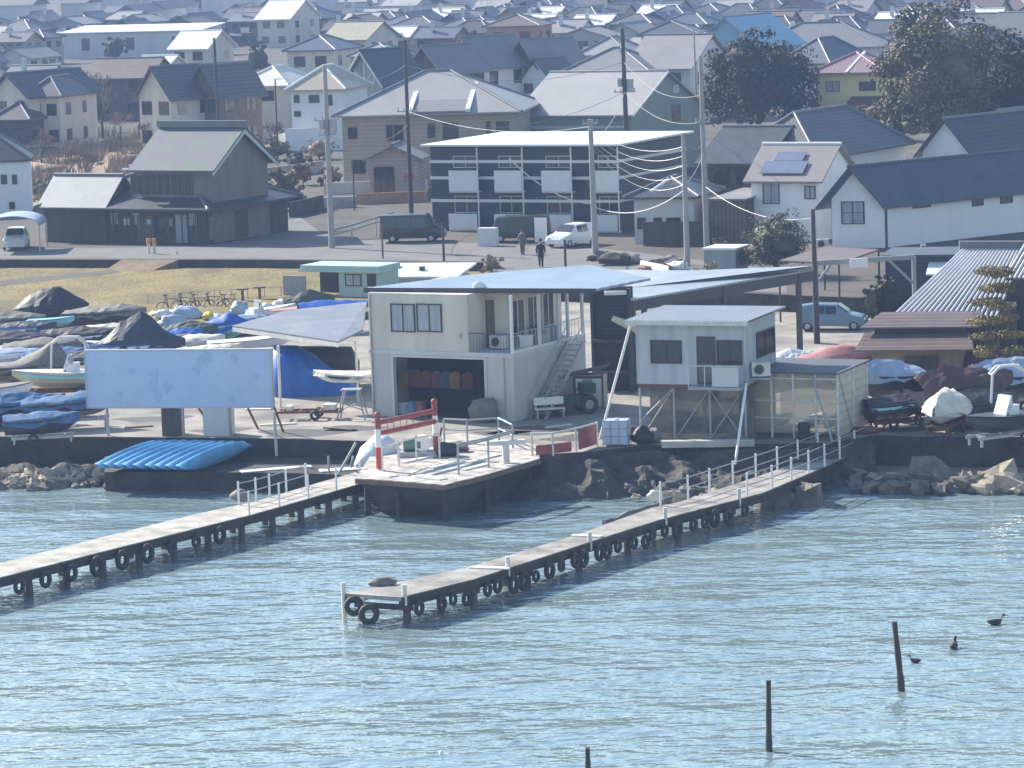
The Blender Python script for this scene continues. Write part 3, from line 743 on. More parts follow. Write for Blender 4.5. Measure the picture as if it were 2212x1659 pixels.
# ============================================================ KAYAKS
def kayak_mesh():
    rings = []; L = 6.2
    for i in range(15):
        t = i/14; x = (t-.5)*L; wd = .46*(math.sin(math.pi*t)**.55 if 0 < t < 1 else 0)+.02; rk = .12*(2*t-1)**4; hh = .30+rk
        ring = []
        for k in range(12):
            a = 2*math.pi*k/12; ring.append(Vector((x, wd*math.cos(a), .18+rk*.8+(hh*.55*math.sin(a) if math.sin(a) > 0 else hh*math.sin(a)*.9))))
        rings.append(ring)
    return rings
KL = ['front-most blue kayak at the left end of the stack', 'second blue kayak from the left of the stack', 'third blue kayak from the left of the stack', 'fourth blue kayak from the left of the stack', 'blue kayak fifth from the left of the stack', 'fourth blue kayak from the right of the stack', 'third blue kayak from the right of the stack', 'blue kayak leaning just behind the right-hand one', 'right-most blue kayak showing its whole side']
k0 = None
A0 = P(222,1012,-.5); A1 = P(396,1016,-.5); B1 = P(566,968,-.45); axis = (B1-A1); kang = math.atan2(axis.y, axis.x)
for i in range(9):
    c = A0.lerp(A1, i/8) + axis.normalized()*3.0
    if k0 is None:
        k0 = thing('kayak', KL[0], 'kayak', c, kang, 'stack of blue kayaks leaning on one another')
        b = MB(); b.loft(kayak_mesh()); h = b.build('hull', M_KAYAK, k0)
        b = MB()
        for x in (-.9, .9): b.blob((x,0,.37), (.38,.19,.04), 1, 0); 
        b.build('seat_recess', M_KAYAKD, k0)
        b = MB(); b.torus((-2.9,0,.4),(0,1,0),.06,.018,8,5); b.torus((2.9,0,.4),(0,1,0),.06,.018,8,5); b.build('grab_loop', M_BLACK, k0)
        k = k0
    else: k = copy_tree(k0, c, kang, KL[i])
    k.rotation_euler = (R(-74), R(-2), kang+R(random.uniform(-2,2)))
    k.location = c + Vector((0,0,.18))
plank(520,1020,672,1008,-.79,.6,M_TWHITE,'flat white sheet lying on the lower ledge right of the kayaks', 'sheet', .05, 'sheet')
plank(690,1018,790,1012,-.79,.8,M_TWHITE,'white sheet lying on the ledge under the covered dinghy', 'sheet', .05, 'sheet')
pole_px('ledge_post', 'short grey post on the lower ledge in front of the platform', 711,1024,-.8, 709,985, .05, M_STEEL)

# ============================================================ CLUBHOUSE
fr = Fr(805,898,0,1113,-29); D = fr.D(1268); w = fr.w
o = fr.thing('clubhouse', 'two-storey cream marina clubhouse with open garage and balcony', 'building')
CLUBO = o; H1 = 3.15; H2 = fr.f(795,632).z; ga = fr.f(852,840).x; gb = fr.f(1048,840).x; gt = fr.f(950,774).z; xr = fr.f(1010,700).x
b = MB(); b.box(0,0,0,ga,.25,H1); b.box(gb,0,0,w,.25,H1); b.box(ga,0,gt,gb,.25,H1); b.box(w-.25,.25,0,w,D,H1); b.box(0,.25,0,.25,D,H1); b.box(.25,D-.25,0,w-.25,D,H1)
b.build('ground_floor_wall', mat('grey_cream_render', (.50,.49,.46), .85, .08, .5, streak=True), o)
b = MB(); b.box(ga-.12,-.05,0,ga,-.002,gt+.12); b.box(gb,-.05,0,gb+.12,-.002,gt+.12); b.box(ga,-.05,gt,gb,-.002,gt+.12); b.build('door_surround', M_PALE, o)
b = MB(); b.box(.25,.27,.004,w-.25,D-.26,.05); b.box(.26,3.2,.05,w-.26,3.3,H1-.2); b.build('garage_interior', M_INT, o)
b = MB(); b.box(-.05,-.05,H1,w+.03,D,H1+.2); b.build('floor_slab', M_PALE, o)
bd = 1.9
b = MB(); b.box(0,0,H1+.2,xr,D,H2); b.box(xr,bd,H1+.2,w-1.3,D,H2); b.build('upper_wall', M_CREAM, o)
x0,z0,x1,z1 = fr.frect(845,656,897,717); window(o,'F',x0,z0,x1,z1,w=w,pm=M_GLASSL,mull=1)
x0,z0,x1,z1 = fr.frect(901,656,955,717); window(o,'F',x0,z0,x1,z1,w=w,pm=M_GLASSL,mull=1)
# balcony back wall door, side windows
x0,z0,x1,z1 = fr.frect(1043,648,1069,753,bd); z0=max(z0,H1+.22)
fo = MB(); fbox(fo,'F',x0,z0,x1,z1,.003,.06,off=bd); fo.build('door', M_BROWNW, o)
for a,c in ((2.2,3.6),(3.9,5.2),(5.5,min(D-.2,6.7))):
    window(o,'R',a,H1+.7,c,H2-.5,w=w-1.3,pm=M_GLASS,fm=M_FRAMEW,mull=1)
# parapet along the side + posts
b = MB(); b.box(w-.12,0,H1+.2,w+.025,D,H1+.32); b.build('balcony_edge', M_FRAMEW, o)
for y in (.08, 2.9, 4.9, 5.9, D-.1):
    b = MB(); b.box(w-.13,y-.07,H1+.32,w+.0,y+.07,H2); b.build('balcony_post', M_FRAMEW, o)
b = MB()
for k in range(14): b.tube((xr+.1+(w-xr-.3)*k/13,.06,H1+.2),(xr+.1+(w-xr-.3)*k/13,.06,H1+1.15),.012,.012,4)
b.tube((xr,.06,H1+1.15),(w,.06,H1+1.15),.025); b.build('balcony_railing', M_DKMET, o)
b = MB()
for k in range(20): b.tube((w-.05,.2+(D-.4)*k/19,H1+.3),(w-.05,.2+(D-.4)*k/19,H1+1.15),.012,.012,4)
b.tube((w-.05,.1,H1+1.15),(w-.05,D-.1,H1+1.15),.025); b.build('balcony_railing', M_ALU, o)
# stair on the side
st = MB(); y1s, y0s = fr.r(1228,745).y, fr.r(1150,905).y
y0s = 1.1; y1s = min(D-1.0, 5.4)
for off in (.15, 1.0): st.prism([(w+off,y0s,0),(w+off,y0s+.35,0),(w+off,y1s+.35,H1+.2),(w+off,y1s,H1+.2)], (.06,0,0))
stp = st.build('staircase', M_ALU, o)
st = MB()
for k in range(14):
    t = (k+.5)/14; st.box(w+.21,y0s+.1+(y1s-y0s)*t,H1*t+.1,w+1.0,y0s+.4+(y1s-y0s)*t,H1*t+.13)
st.build('step', M_STEEL, stp)
st = MB()
for off in (.18, 1.03):
    st.tube((w+off,y0s+.1,1.0),(w+off,y1s+.2,H1+1.15),.022)
    for k in range(6):
        t = k/5; st.tube((w+off,y0s+.2+(y1s-y0s)*t,H1*t+.1),(w+off,y0s+.2+(y1s-y0s)*t,H1*t+1.02),.018)
st.build('stair_rail', M_ALU, stp)
def ac(o_parent, name, label, loc, rz, parent=None):
    t = thing(name, label, 'air conditioner', loc, rz) if not parent else None
    b = MB(); b.box(-.42,-.16,.06,.42,.16,.7); c = b.build('case', M_OFFW, t)
    b = MB(); b.torus((-.1,-.165,.38),(0,1,0),.22,.015,16,5); b.torus((-.1,-.165,.38),(0,1,0),.11,.012,14,5)
    b.tube((-.1,-.162,.38),(-.1,-.168,.38),.2,.2,16); b.build('fan_grille', M_DKMET, t)
    b = MB(); b.box(-.3,-.14,0,-.2,.14,.06); b.box(.2,-.14,0,.3,.14,.06); b.build('foot', M_BLACK, t); return t
q = fr.wpt(xr+.9, bd-.45, H1+.2); ac(None,'air_conditioner','outdoor air conditioner unit on the clubhouse balcony beside the brown door', q, fr.ang)
# roof sheets
n = Vector((0,0,1)); k = .07; nn = (Vector((0,0,1)) - fr.Y*k).normalized()
rp = fr.wpt(0,-.3,H2+.03)
pts = [PP(x,y,rp,nn)-fr.o for x, y in ((786,627),(1288,629),(1405,606),(1275,577),(1110,590),(1002,600))]
L = [Vector((p.dot(fr.X),p.dot(fr.Y),p.z)) for p in pts]
a, c, d_, e_ = L[0], L[1], L[2], L[3]
b = MB(); b.slab([L[0],L[1],L[2],L[3],L[4],L[5]], .12); b.build('roof', M_RCORR, o)
b = MB(); b.prism([L[0]+Vector((0,-.03,-.12)),L[1]+Vector((0,-.03,-.12)),L[1]+Vector((0,-.03,.13)),L[0]+Vector((0,-.03,.13))],(0,.025,0)); b.build('fascia', M_TRIMDK, o)
CLUB = fr
for i, (yy, zz, sz, mm, lb) in enumerate([(2.6,0,(.5,.5,.6),M_WPAINT,'white cooler box on the side balcony of the clubhouse'),(3.3,0,(.4,.4,.9),M_TGREY,'grey bundle standing on the side balcony of the clubhouse'),(4.4,0,(.6,.4,.5),M_OFFW,'off-white crate on the side balcony beside the stair head'),(5.6,0,(.4,.5,.7),M_TSILV,'blue-white bucket stack at the far end of the side balcony')]):
    b = MB(); b.box(-sz[0]/2,-sz[1]/2,0,sz[0]/2,sz[1]/2,sz[2]*.85); b.box(-sz[0]/2-.03,-sz[1]/2-.03,sz[2]*.85,sz[0]/2+.03,sz[1]/2+.03,sz[2]); tag(b.build('balcony_crate', mm, loc=fr.wpt(w-.65,yy,H1+.21), rot=(0,0,fr.ang+.2*i)), lb, 'box')
b = MB(); b.tube((.12,-.06,0),(.12,-.06,H2-.1),.045,.045,6); b.tube((w-.5,-.06,H1),(w-.5,-.06,0),.03,.03,6); b.box(xr-.5,-.04,H1+.9,xr-.35,-.003,H1+1.15); b.build('downpipe', M_STEEL, CLUBO)
# things inside the garage
JC = [(.26,.19,.06),(.16,.05,.04),(.18,.055,.045),(.14,.04,.045),(.12,.05,.06),(.05,.06,.11),(.17,.10,.05),(.11,.035,.03)]
for i, xx in enumerate((872,890,905,922,945,965,985,1012)):
    q = fr.f(xx, 830, 1.6); b = MB(); hh = .85
    b.loft([[Vector((-.12,-.08,0)),Vector((.12,-.08,0)),Vector((.12,.08,0)),Vector((-.12,.08,0))],[Vector((-.3,-.12,-.15)),Vector((.3,-.12,-.15)),Vector((.3,.12,-.15)),Vector((-.3,.12,-.15))],[Vector((-.25,-.12,-hh)),Vector((.25,-.12,-hh)),Vector((.25,.12,-hh)),Vector((-.25,.12,-hh))]], smooth=False)
    tag(b.build('life_jacket', mat('jacket_cloth_%s' % 'abcdefgh'[i], JC[i], .9, .15), loc=fr.wpt(q.x,1.6,2.15), rot=(0,0,fr.ang+random.uniform(-.3,.3))),
        ['yellow life jacket hanging first on the left in the garage','dark red jacket beside the yellow one in the garage','bright red jacket third from the left in the garage','deep red jacket hanging fourth in the garage','wine coloured jacket at the middle of the garage','blue jacket right of the red ones in the garage','orange-brown jacket hanging right of the blue one','dark red jacket hanging last on the right in the garage'][i], 'life jacket', 'jackets hanging in the garage')
for i, (xx, c) in enumerate(((868,(.6,.62,.65)),(880,(.2,.35,.55)),(893,(.45,.2,.15)))):
    q = fr.f(xx, 880, .9); b = MB(); b.box(-.25,-.2,0,.25,.2,.5); b.box(-.27,-.22,.5,.27,.22,.56)
    tag(b.build('storage_box', mat('box_plastic_%s' % 'abc'[i], c, .6), loc=fr.wpt(q.x,.9+.3*i,.05), rot=(0,0,fr.ang)), ['pale storage box on the garage floor, far left','blue storage box on the garage floor','brown storage box on the garage floor, under the jackets'][i], 'box')
# rock-like covered heap and blue sheet at the garage
lump('covered_heap', 'rounded grey covered heap at the right side of the garage opening', 1045,912,0,(.75,.6,.7),M_TGREY,4,'heap',.15)
lump('light_blue_sheet', 'light blue folded sheet beside the rounded grey heap', 1085,908,0,(.8,.5,.12),M_HSKY,6,'sheet',.1)
# kiosk
f2 = Fr(1243,882,0,1304,-14); o = f2.thing('vending_kiosk', 'small kiosk with slanted brown roof and white shutters beside the staircase', 'kiosk')
kh = f2.f(1243,800).z; w2 = f2.w
b = MB(); b.prism([(-.9,0,0),(w2,0,0),(w2,1.0,0),(-.9,1.0,0)],(0,0,kh-.25)); b.build('body', mat('kiosk_beige', (.42,.38,.32), .8), o)
b = MB(); b.slab([(-1.0,-.15,kh-.45),(w2+.1,-.15,kh+.1),(w2+.1,1.1,kh+.1),(-1.0,1.1,kh-.45)],.1); b.build('roof', M_BROWNW, o)
b = MB(); b.box(-.06,-.05,0,.04,-.002,kh-.3); b.box(w2-.04,-.05,0,w2+.02,-.002,kh-.1); b.box(.04,-.05,kh-.4,w2-.04,-.002,kh-.3); b.build('frame', M_FRAME, o)
for a, c, m_ in ((.05,w2*.3,M_WPAINT),(w2*.3,w2*.62,M_GLASSL),(w2*.62,w2-.06,M_WPAINT)):
    b = MB(); b.box(a+.01,-.035,.1,c-.01,-.004,kh-.42); b.build('shutter', m_, o)
# bench and tractor in front of it
o = thing('bench', 'white bench standing near the foot of the staircase', 'bench', P(1188,902,0), R(12))
b = MB(); b.box(-.75,-.2,.42,.75,.2,.47); b.build('seat', M_WPAINT, o)
b = MB(); b.box(-.75,.18,.62,.75,.22,1.0); b.build('backrest', M_WPAINT, o)
for x in (-.65,.65):
    b = MB(); b.box(x-.04,-.18,0,x+.04,.2,.42); b.box(x-.04,.19,.42,x+.04,.23,.62); b.build('leg', M_ALU, o)
o = thing('tractor', 'small dark green tractor parked in front of the kiosk', 'tractor', P(1245,893,0), R(-160))
b = MB(); b.box(-.2,-.35,.5,1.3,.35,.95); b.box(-.9,-.45,.55,-.2,.45,.8); b.box(-.9,-.5,1.0,-.3,.5,1.5); b.build('body', mat('dark_green_paint', (.03,.07,.05), .5), o)
b = MB(); b.box(-.55,-.2,.8,-.2,.2,.9); b.box(-.62,-.2,.9,-.55,.2,1.25); b.build('seat', M_BLACK, o)
b = MB(); b.tube((.1,0,.95),(-.1,0,1.2),.03); b.torus((-.12,0,1.22),(-.4,0,1),.18,.02,12,5); b.build('steering_wheel', M_BLACK, o)
for x, r in ((-.5,.48),(.95,.32)):
    for y in (-.55,.55):
        b = MB(); b.torus((x,y,r),(0,1,0),r*.72,r*.28,18,8); wh = b.build('wheel', M_BLACK, o); b = MB(); b.tube((x,y-.06,r),(x,y+.06,r),r*.5,r*.5,12); b.build('rim', M_STEEL, wh)

# ============================================================ BIG BOAT CANOPY
zc = 4.7
A = P(1361,651,zc); B = P(1758,585,zc); C = P(1758,578,zc+.3); Dp = P(1240,586,zc+.5)
o = thing('boat_canopy', 'long low canopy with blue-grey corrugated roof behind the clubhouse and cabin', 'canopy', (A.x,A.y,0), math.atan2((B-A).y,(B-A).x)); cang = o.rotation_euler.z
cl = lambda p: Matrix.Rotation(-cang,3,'Z') @ (p-Vector((A.x,A.y,0)))
q = [cl(p) for p in (A,B,C,Dp)]
b = MB(); b.slab([q[0],q[1],q[2],cl(P(1500,588,zc+.4)),q[3],cl(P(1361,625,zc+.2))],.1); b.build('roof', M_RCORRW, o)
b = MB(); b.box(0,.03,q[0].z-.55,q[1].x,.2,q[0].z-.01); b.build('beam', M_DKMET, o)
for t, yy in ((0.02,.12),(.5,.12),(.92,.12),(.05,9.0),(.5,5.5)):
    b = MB(); b.box(q[1].x*t-.12,yy-.12,0,q[1].x*t+.12,yy+.12,q[0].z-.02); b.build('post', M_DKMET, o)
b = MB(); b.box(.3,13.0,0,q[1].x*.35,13.2,q[0].z-.1); b.build('back_wall', M_NAVYW, o)
# dark bay between clubhouse and cabin: racks and a boat bow
f3 = Fr(1270,858,0,1358,-10)
o = f3.thing('storage_bay', 'dark open storage bay between the clubhouse and the cabin', 'shed')
hb = 5.4; wb_ = f3.w
b = MB(); b.box(0,2.5,0,wb_,2.7,hb); b.box(-.05,2.0,0,.1,7,hb); b.build('wall', M_NAVYW, o)
b = MB(); b.box(.1,1.6,1.0,wb_,2.45,1.15); b.box(.1,1.6,2.6,wb_,2.45,2.75); b.build('shelf', M_DKMET, o)
b = MB(); b.box(wb_-.15,1.4,0,wb_+.05,1.6,hb); b.build('post', M_DKMET, o)
b = MB(); b.tube((0,0,0),(1.5,.1,-.7),.14,.3,8); tag(b.build('rolled_sail', M_TCREAM, loc=f3.wpt(1.2,1.3,3.9)), 'cream rolled sail lying in the dark storage bay', 'sail')
b = MB(); b.box(0,0,0,1.3,.3,.2); tag(b.build('strip_lamp', M_WPAINT, loc=f3.wpt(.7,2.1,5.0)), 'white box fixed high in the storage bay', 'box')

# ============================================================ CABIN ON STILTS
fr = Fr(1376,829,2.65,1612,-22,0); D = min(4.6, fr.D(1690,2.65)); print('CABD',D); w = fr.w
o = fr.thing('stilt_cabin', 'pale grey office cabin raised on steel stilts', 'cabin')
zf = 2.65; zt = fr.f(1368,694).z
b = MB(); b.box(0,0,zf,w,D,zt); b.build('wall', mat('pale_cabin_panel', (.46,.48,.50), .7, .1, .7, streak=True, wave=('X',.9,.12,.05)), o)
b = MB(); b.slab([(-.35,-.45,zt+.02),(w+.3,-.45,zt+.02),(w+.4,D+.5,zt+.10),(-.35,D+.5,zt+.10)],.09); ro = b.build('roof', M_RSLATE if False else mat('cabin_sheet_roof', (.24,.26,.30), .45, .1, .6, wave=('X',.22,.5,.5), metal=.2), o)
b = MB(); b.box(-.35,-.5,zt-.12,w+.3,-.452,zt+.1); b.build('gutter', M_OFFW, ro)
x0,z0,x1,z1 = fr.frect(1406,735,1473,785); window(o,'F',x0,z0,x1,z1,w=w,pm=M_GLASS,mull=1)
x0,z0,x1,z1 = fr.frect(1549,735,1612,788); x1=min(x1,w-.15); window(o,'F',x0,z0,x1,z1,w=w,pm=M_GLASS,mull=1)
x0,z0,x1,z1 = fr.frect(1506,727,1546,824); b = MB(); fbox(b,'F',x0,zf+.05,x1,z1,.003,.07); dr = b.build('door', mat('dark_door', (.07,.06,.065), .6), o)
b = MB(); fbox(b,'F',x0+.1,zf+.15,x1-.1,zf+1.0,.071,.09); b.build('louvre', M_TGREY, dr)
x0,z0,x1,z1 = fr.frect(1551,788,1612,826); b = MB(); b.box(x0,-.9,zf+.05,x1-.1,-.84,zf+.95); b.build('screen_panel', M_PALE, o)
b = MB(); b.box(fr.f(1500,825).x,-.95,zf-.12,w,0-.005,zf+.02); b.build('landing', M_STEEL, o)
b = MB()
xa = fr.f(1500,800).x
for x in (xa, xa+.8, xa+1.6): b.tube((x,-.9,zf),(x,-.9,zf+1.0),.025)
b.tube((xa,-.9,zf+1.0),(w,-.9,zf+1.0),.03); b.build('railing', M_OFFW, o)
y0,z0,y1,z1 = fr.rrect(1633,710,1679,766); window(o,'R',max(y0,.3),z0,min(y1,D-.3),z1,w=w,pm=M_GLASS,mull=1)
b = MB(); b.box(w-.05,-.03,zf,w+.03,.04,zt); b.build('corner_trim', M_ALU, o)
for x in (.1, w*.33, w*.66, w-.1):
    for y in (.1, D-.1):
        b = MB(); b.tube((x,y,0 if x > 1 else -.8),(x,y,zf),.06,.06,6); b.build('stilt', M_STEEL, o)
b = MB(); b.box(0,0,zf-.18,w,.12,zf-.004); b.box(0,D-.12,zf-.18,w,D,zf-.004); b.box(w-.1,.12,zf-.18,w,D-.12,zf-.004); b.build('floor_beam', M_RUST, o)
for (x0_,z0_,x1_,z1_) in ((.1,0,w*.33,zf-.2),(w*.33,zf-.2,w*.02,.9),(w*.66,.1,w-.2,zf-.2),(w*.66,zf-.2,w-.2,.1),(w*.33,0,w*.66,zf-.2)):
    b = MB(); b.tube((x0_,.06,z0_),(x1_,.06,z1_),.035); b.build('brace', M_STEEL, o)
M_NET = mat('weathered_mesh_sheet', (.26,.24,.20), .8, .35, .9, alpha=.72, col2=(.10,.10,.105))
b = MB(); b.box(.5,.35,0,w-.1,.38,zf-.2); b.box(w-.13,.4,0,w-.1,D,zf-.2); b.build('mesh_screen', M_NET, o)
ac(None,'air_conditioner','air conditioner on the right wall of the stilt cabin', fr.wpt(w+.5,.75,2.95), fr.ang+R(20))
b = MB(); b.box(-.5,-.3,0,.5,.3,.08); tag(b.build('bracket_shelf', M_STEEL, loc=fr.wpt(w+.5,.75,2.87), rot=(0,0,fr.ang)), 'steel shelf carrying the air conditioner beside the stilt cabin', 'bracket')
CAB = fr
def cable(name, label, pts, sag, r, m, cat='cable', n=14):
    a = pts[0]; b = MB()
    for p, q in zip(pts[:-1], pts[1:]):
        l = [p.lerp(q, i/n)-Vector((0,0,sag*4*(i/n)*(1-i/n)))-a for i in range(n+1)]; b.path(l, r, 5)
    return tag(b.build(name, m, loc=a), label, cat)
a = fr.wpt(-.15,-.3,zt-.2)
def strutw(p, px, py, z, label):
    q = P(px, py, z); b = MB(); b.tube((0,0,0), p-q, .065, .065, 8); tag(b.build('prop_pole', M_WPAINT, loc=q), label, 'pole')
strutw(a, 1284, 992, -1.0, 'long white pole leaning from the bank up to the left eave of the stilt cabin')
strutw(fr.wpt(w+.05,-.15,zf+.1), 1588, 1003, -.6, 'pale pole running from the cabin corner down to the pier railing')
# white tank and clutter below the cabin
o = thing('white_tank', 'white plastic tank in a steel cage at the quay edge below the cabin', 'tank', P(1333,962,0), R(-12))
b = MB(); b.box(-.55,-.45,.1,.55,.45,1.2); b.tube((0,0,1.2),(0,0,1.27),.12,.12,10); b.build('tank', mat('milky_plastic', (.50,.60,.74), .5, .05), o)
b = MB()
for x in (-.58,-.2,.2,.58): b.tube((x,-.48,0),(x,-.48,1.22),.018); b.tube((x,.48,0),(x,.48,1.22),.018)
for z in (.1,.5,.85,1.22): b.path([(-.58,-.48,z),(.58,-.48,z),(.58,.48,z),(-.58,.48,z),(-.58,-.48,z)],.018)
b.build('cage', M_STEEL, o)
for i, (x, y, r, m_) in enumerate([(1372,948,.45,M_DKMET),(1390,958,.5,M_TBLACK),(1412,955,.42,M_TGREY),(1352,935,.3,M_DKMET)]):
    lump('scrap_bundle', ['dark bundle right of the white tank','black bag at the foot of the cabin brace','grey sack between the black bag and the cabin wall','small dark heap behind the white tank'][i], x, y, 0, (r,r*.8,r*.8), m_, 20+i, 'bundle', .3)
plank(1430,966,1630,963,.0,.5,M_CONC,'low concrete kerb along the quay in front of the cabin','kerb',.3,'kerb')

# ============================================================ TRANSLUCENT SHED
fr = Fr(1622,944,0,1812,-24); D = min(4.2,fr.D(1880,0)); print('SHD',D)
o = fr.thing('net_shed', 'translucent sheet shed with grey roof at the head of the pier', 'shed'); w = fr.w; zt = fr.f(1812,808).z; zl = 0
M_SHEET = mat('translucent_sheet', (.52,.47,.35), .6, .2, 1.2, alpha=.32, streak=True)
M_SHEETR = mat('milky_side_sheet', (.55,.54,.45), .5, .12, 1.2, alpha=.85, wave=('Z',.4,.15,.0))
b = MB(); b.box(0,0,.25,w,.03,zt-.03); b.build('front_sheet', M_SHEET, o)
b = MB(); b.box(w-.03,.035,.1,w,D,zt-.03); b.build('side_sheet', M_SHEETR, o)
b = MB(); b.box(0,D-.03,.1,w-.04,D,zt-.03); b.build('back_sheet', M_SHEET, o)
b = MB(); b.slab([(-.3,-.2,zt),(w+.15,-.2,zt),(w+.15,D+.2,zt+.06),(-.3,D+.2,zt+.06)],.07); b.build('roof', mat('shed_grey_roof', (.085,.095,.115), .7, .1, .5, wave=('X',.3,.25,.2)), o)
for x in (0, w*.25, w*.5, w*.75, w):
    b = MB(); b.box(x-.05,-.06,0,x+.05,-.003,zt); b.build('post', M_OFFW, o)
for z in (.95, 1.75, zt-.25):
    b = MB(); b.box(0.05,-.045,z-.03,w-.05,-.004,z+.03); b.build('rail', M_OFFW, o)
b = MB(); b.tube((w*.72,-.1,zt-.1),(w*1.0,-.9,-.0),.05); b.tube((w,.1,zt),(w,D*.5,0),.04); b.build('brace', M_STEEL, o)
for y in (D*.5, D):
    b = MB(); b.box(w+.004,y-.05,0,w+.06,y+.05,zt); b.build('post', M_OFFW, o)
for i, xx in enumerate((1668,1745,1780)):
    q = fr.f(xx, 905, .8); b = MB(); b.loft([[Vector((0,-.9,.55)),Vector((0,-.9,.56)),Vector((.01,-.9,.55)),Vector((0,-.9,.54))],[Vector((-.35,0,.6)),Vector((0,0,.66)),Vector((.35,0,.6)),Vector((0,0,.15))],[Vector((-.45,1.6,.6)),Vector((0,1.6,.7)),Vector((.45,1.6,.6)),Vector((0,1.6,.1))]])
    tag(b.build('dinghy', M_HWHITE, loc=fr.wpt(q.x,1.2,.15), rot=(0,0,fr.ang)), ['white dinghy bow seen through the shed sheet at left','white dinghy bow in the middle of the translucent shed','white dinghy bow beside the right corner post of the shed'][i], 'boat', 'dinghies stored in the translucent shed')
plank(1628,905,1642,905,.2,.03,M_WPAINT,'white board on the front of the translucent shed','white_board',.9,'sign')
o = thing('oil_drum', 'dark drum standing at the pier head in front of the shed', 'drum', P(1737,950,0)); b = MB(); b.tube((0,0,0),(0,0,.8),.28,.28,14); b.torus((0,0,.28),(0,0,1),.28,.02,14,5); b.torus((0,0,.55),(0,0,1),.28,.02,14,5); b.build('barrel', M_TBLACK, o)
lump('red_brown_mat', 'rusty bundle at the corner where the pier meets the quay', 1868,936,0,(.7,.4,.18),M_RUST,31,'bundle')

# ============================================================ LEFT CANOPY WITH BLUE TARP
z = 3.3
A = P(502,707,z+.1); B = P(731,741,z); C = P(784,715,z); Dq = P(793,655,z+.35); E_ = P(622,673,z+.35)
o = thing('side_canopy', 'slanting blue-grey canopy attached to the left side of the clubhouse', 'canopy', (A.x,A.y,0)); o0 = Vector(o.location)
b = MB(); b.slab([p-o0 for p in (A,B,C,Dq,E_)], .09); b.build('roof', mat('canopy_sheet_roof', (.12,.15,.20), .7, .18, .5, col2=(.19,.21,.25)), o)
b = MB(); a_, c_ = A-o0, B-o0; b.prism([a_-Vector((0,.03,.22)),c_-Vector((0,.03,.22)),c_+Vector((0,-.03,-.002)),a_+Vector((0,-.03,-.002))],(0,.06,0)); b.build('fascia', M_OFFW, o)
for x, y in ((600,752),(768,740)):
    q = P(x, y, z-.2)-o0; b = MB(); b.tube((q.x,q.y+.3,0),(q.x,q.y+.3,z-.1),.07,.07,8); b.build('post', M_OFFW, o)
# hanging blue tarp
q0 = P(600,868,0)
def drape(name, label, outline, ref, m, depth=1.5, amp=.12, cat='tarp'):
    """closed covered heap whose silhouette is given in pixels at the distance of ref"""
    pts = [P_at(x, y, ref)-ref for x, y in outline]
    cz = min(p.z for p in pts); cx = sum(p.x for p in pts)/len(pts)
    rings = []; K = 7
    for k in range(K):
        a = math.pi*k/(K-1); yy = -math.cos(a)*depth/2; s = .72+.28*math.sin(a)
        rings.append([Vector((cx+(p.x-cx)*s + amp*noise.noise(p*1.3+Vector((0,yy,k))), yy, cz+(p.z-cz)*s + amp*noise.noise(p*1.7+Vector((5,yy,k))))) for p in pts])
    b = MB(); b.loft(rings); return tag(b.build(name, m, loc=ref), label, cat)
drape('blue_tarp_heap', 'big deep-blue tarp over a boat under the side canopy', [(590,746),(640,744),(680,768),(715,798),(755,822),(775,838),(762,862),(700,868),(620,869),(590,866)], q0+Vector((1.2,3.0,0)), M_TBLUE, 3.0)
drape('dark_cover', 'dark cover behind the blue tarp in the shade of the side canopy', [(640,745),(760,748),(775,780),(775,840),(700,850),(660,800)], q0+Vector((3.5,5.5,0)), M_TBLACK, 2.0)
# yard trailer
o = thing('boat_trailer', 'rusty red boat trailer with timber blocks in front of the blue tarp', 'trailer', P(672,905,0), R(-6))
b = MB(); b.box(-1.6,-.5,.35,1.6,-.42,.47); b.box(-1.6,.42,.35,1.6,.5,.47)
for x in (-1.4,-.5,.5,1.4): b.box(x-.04,-.42,.36,x+.04,.42,.46)
b.build('frame', M_REDP if False else M_RUST, o)
for y in (-.62,.62):
    b = MB(); b.torus((.3,y,.26),(0,1,0),.19,.08,14,7); b.build('wheel', M_BLACK, o)
b = MB(); b.box(-1.2,-.3,.48,-.9,.3,.7); b.box(.7,-.35,.48,1.3,.3,.75); b.build('block', M_TCREAM, o)

for i, (x0,y0,x1,y1,w_,m_,lb) in enumerate([(532,884,588,883,.9,M_WPAINT,'white board lying on the yard behind the billboard posts'),(560,920,640,916,.25,M_TCREAM,'pale timber lying on the yard right of the billboard'),(700,925,760,930,.18,M_WOODB,'brown timber lying left of the clubhouse'),(1180,925,1235,918,.2,M_OFFW,'pale timber on the yard behind the low red fence'),(270,925,330,921,.3,M_WOODB,'brown board on the yard under the billboard'),(1910,925,1965,921,.3,M_OFFW,'pale timber on the yard right of the net shed'),(1770,952,1850,947,.2,M_WOODB,'brown timber at the pier head')]):
    plank(x0,y0,x1,y1,.004,w_,m_,lb,'timber',.07)
for i, (x, y, r_) in enumerate([(330,905,1.3),(650,935,1.6),(760,925,1.0),(1150,930,1.4),(1250,945,1.1),(1960,925,1.3),(480,930,1.0),(1080,935,.9)]):
    b = MB(); c = P(x,y,.003); b.add([(r_*1.4*(1+.3*math.sin(3*a+i))*math.cos(a), r_*(1+.25*math.cos(2*a+i))*math.sin(a), 0) for a in [6.283*k/18 for k in range(18)]], [tuple(range(18))]); ob = b.build('oil_stain', mat('oil_stained_ground', (.07,.066,.06), .7, .3, 2), loc=c); ob['kind'] = 'structure'
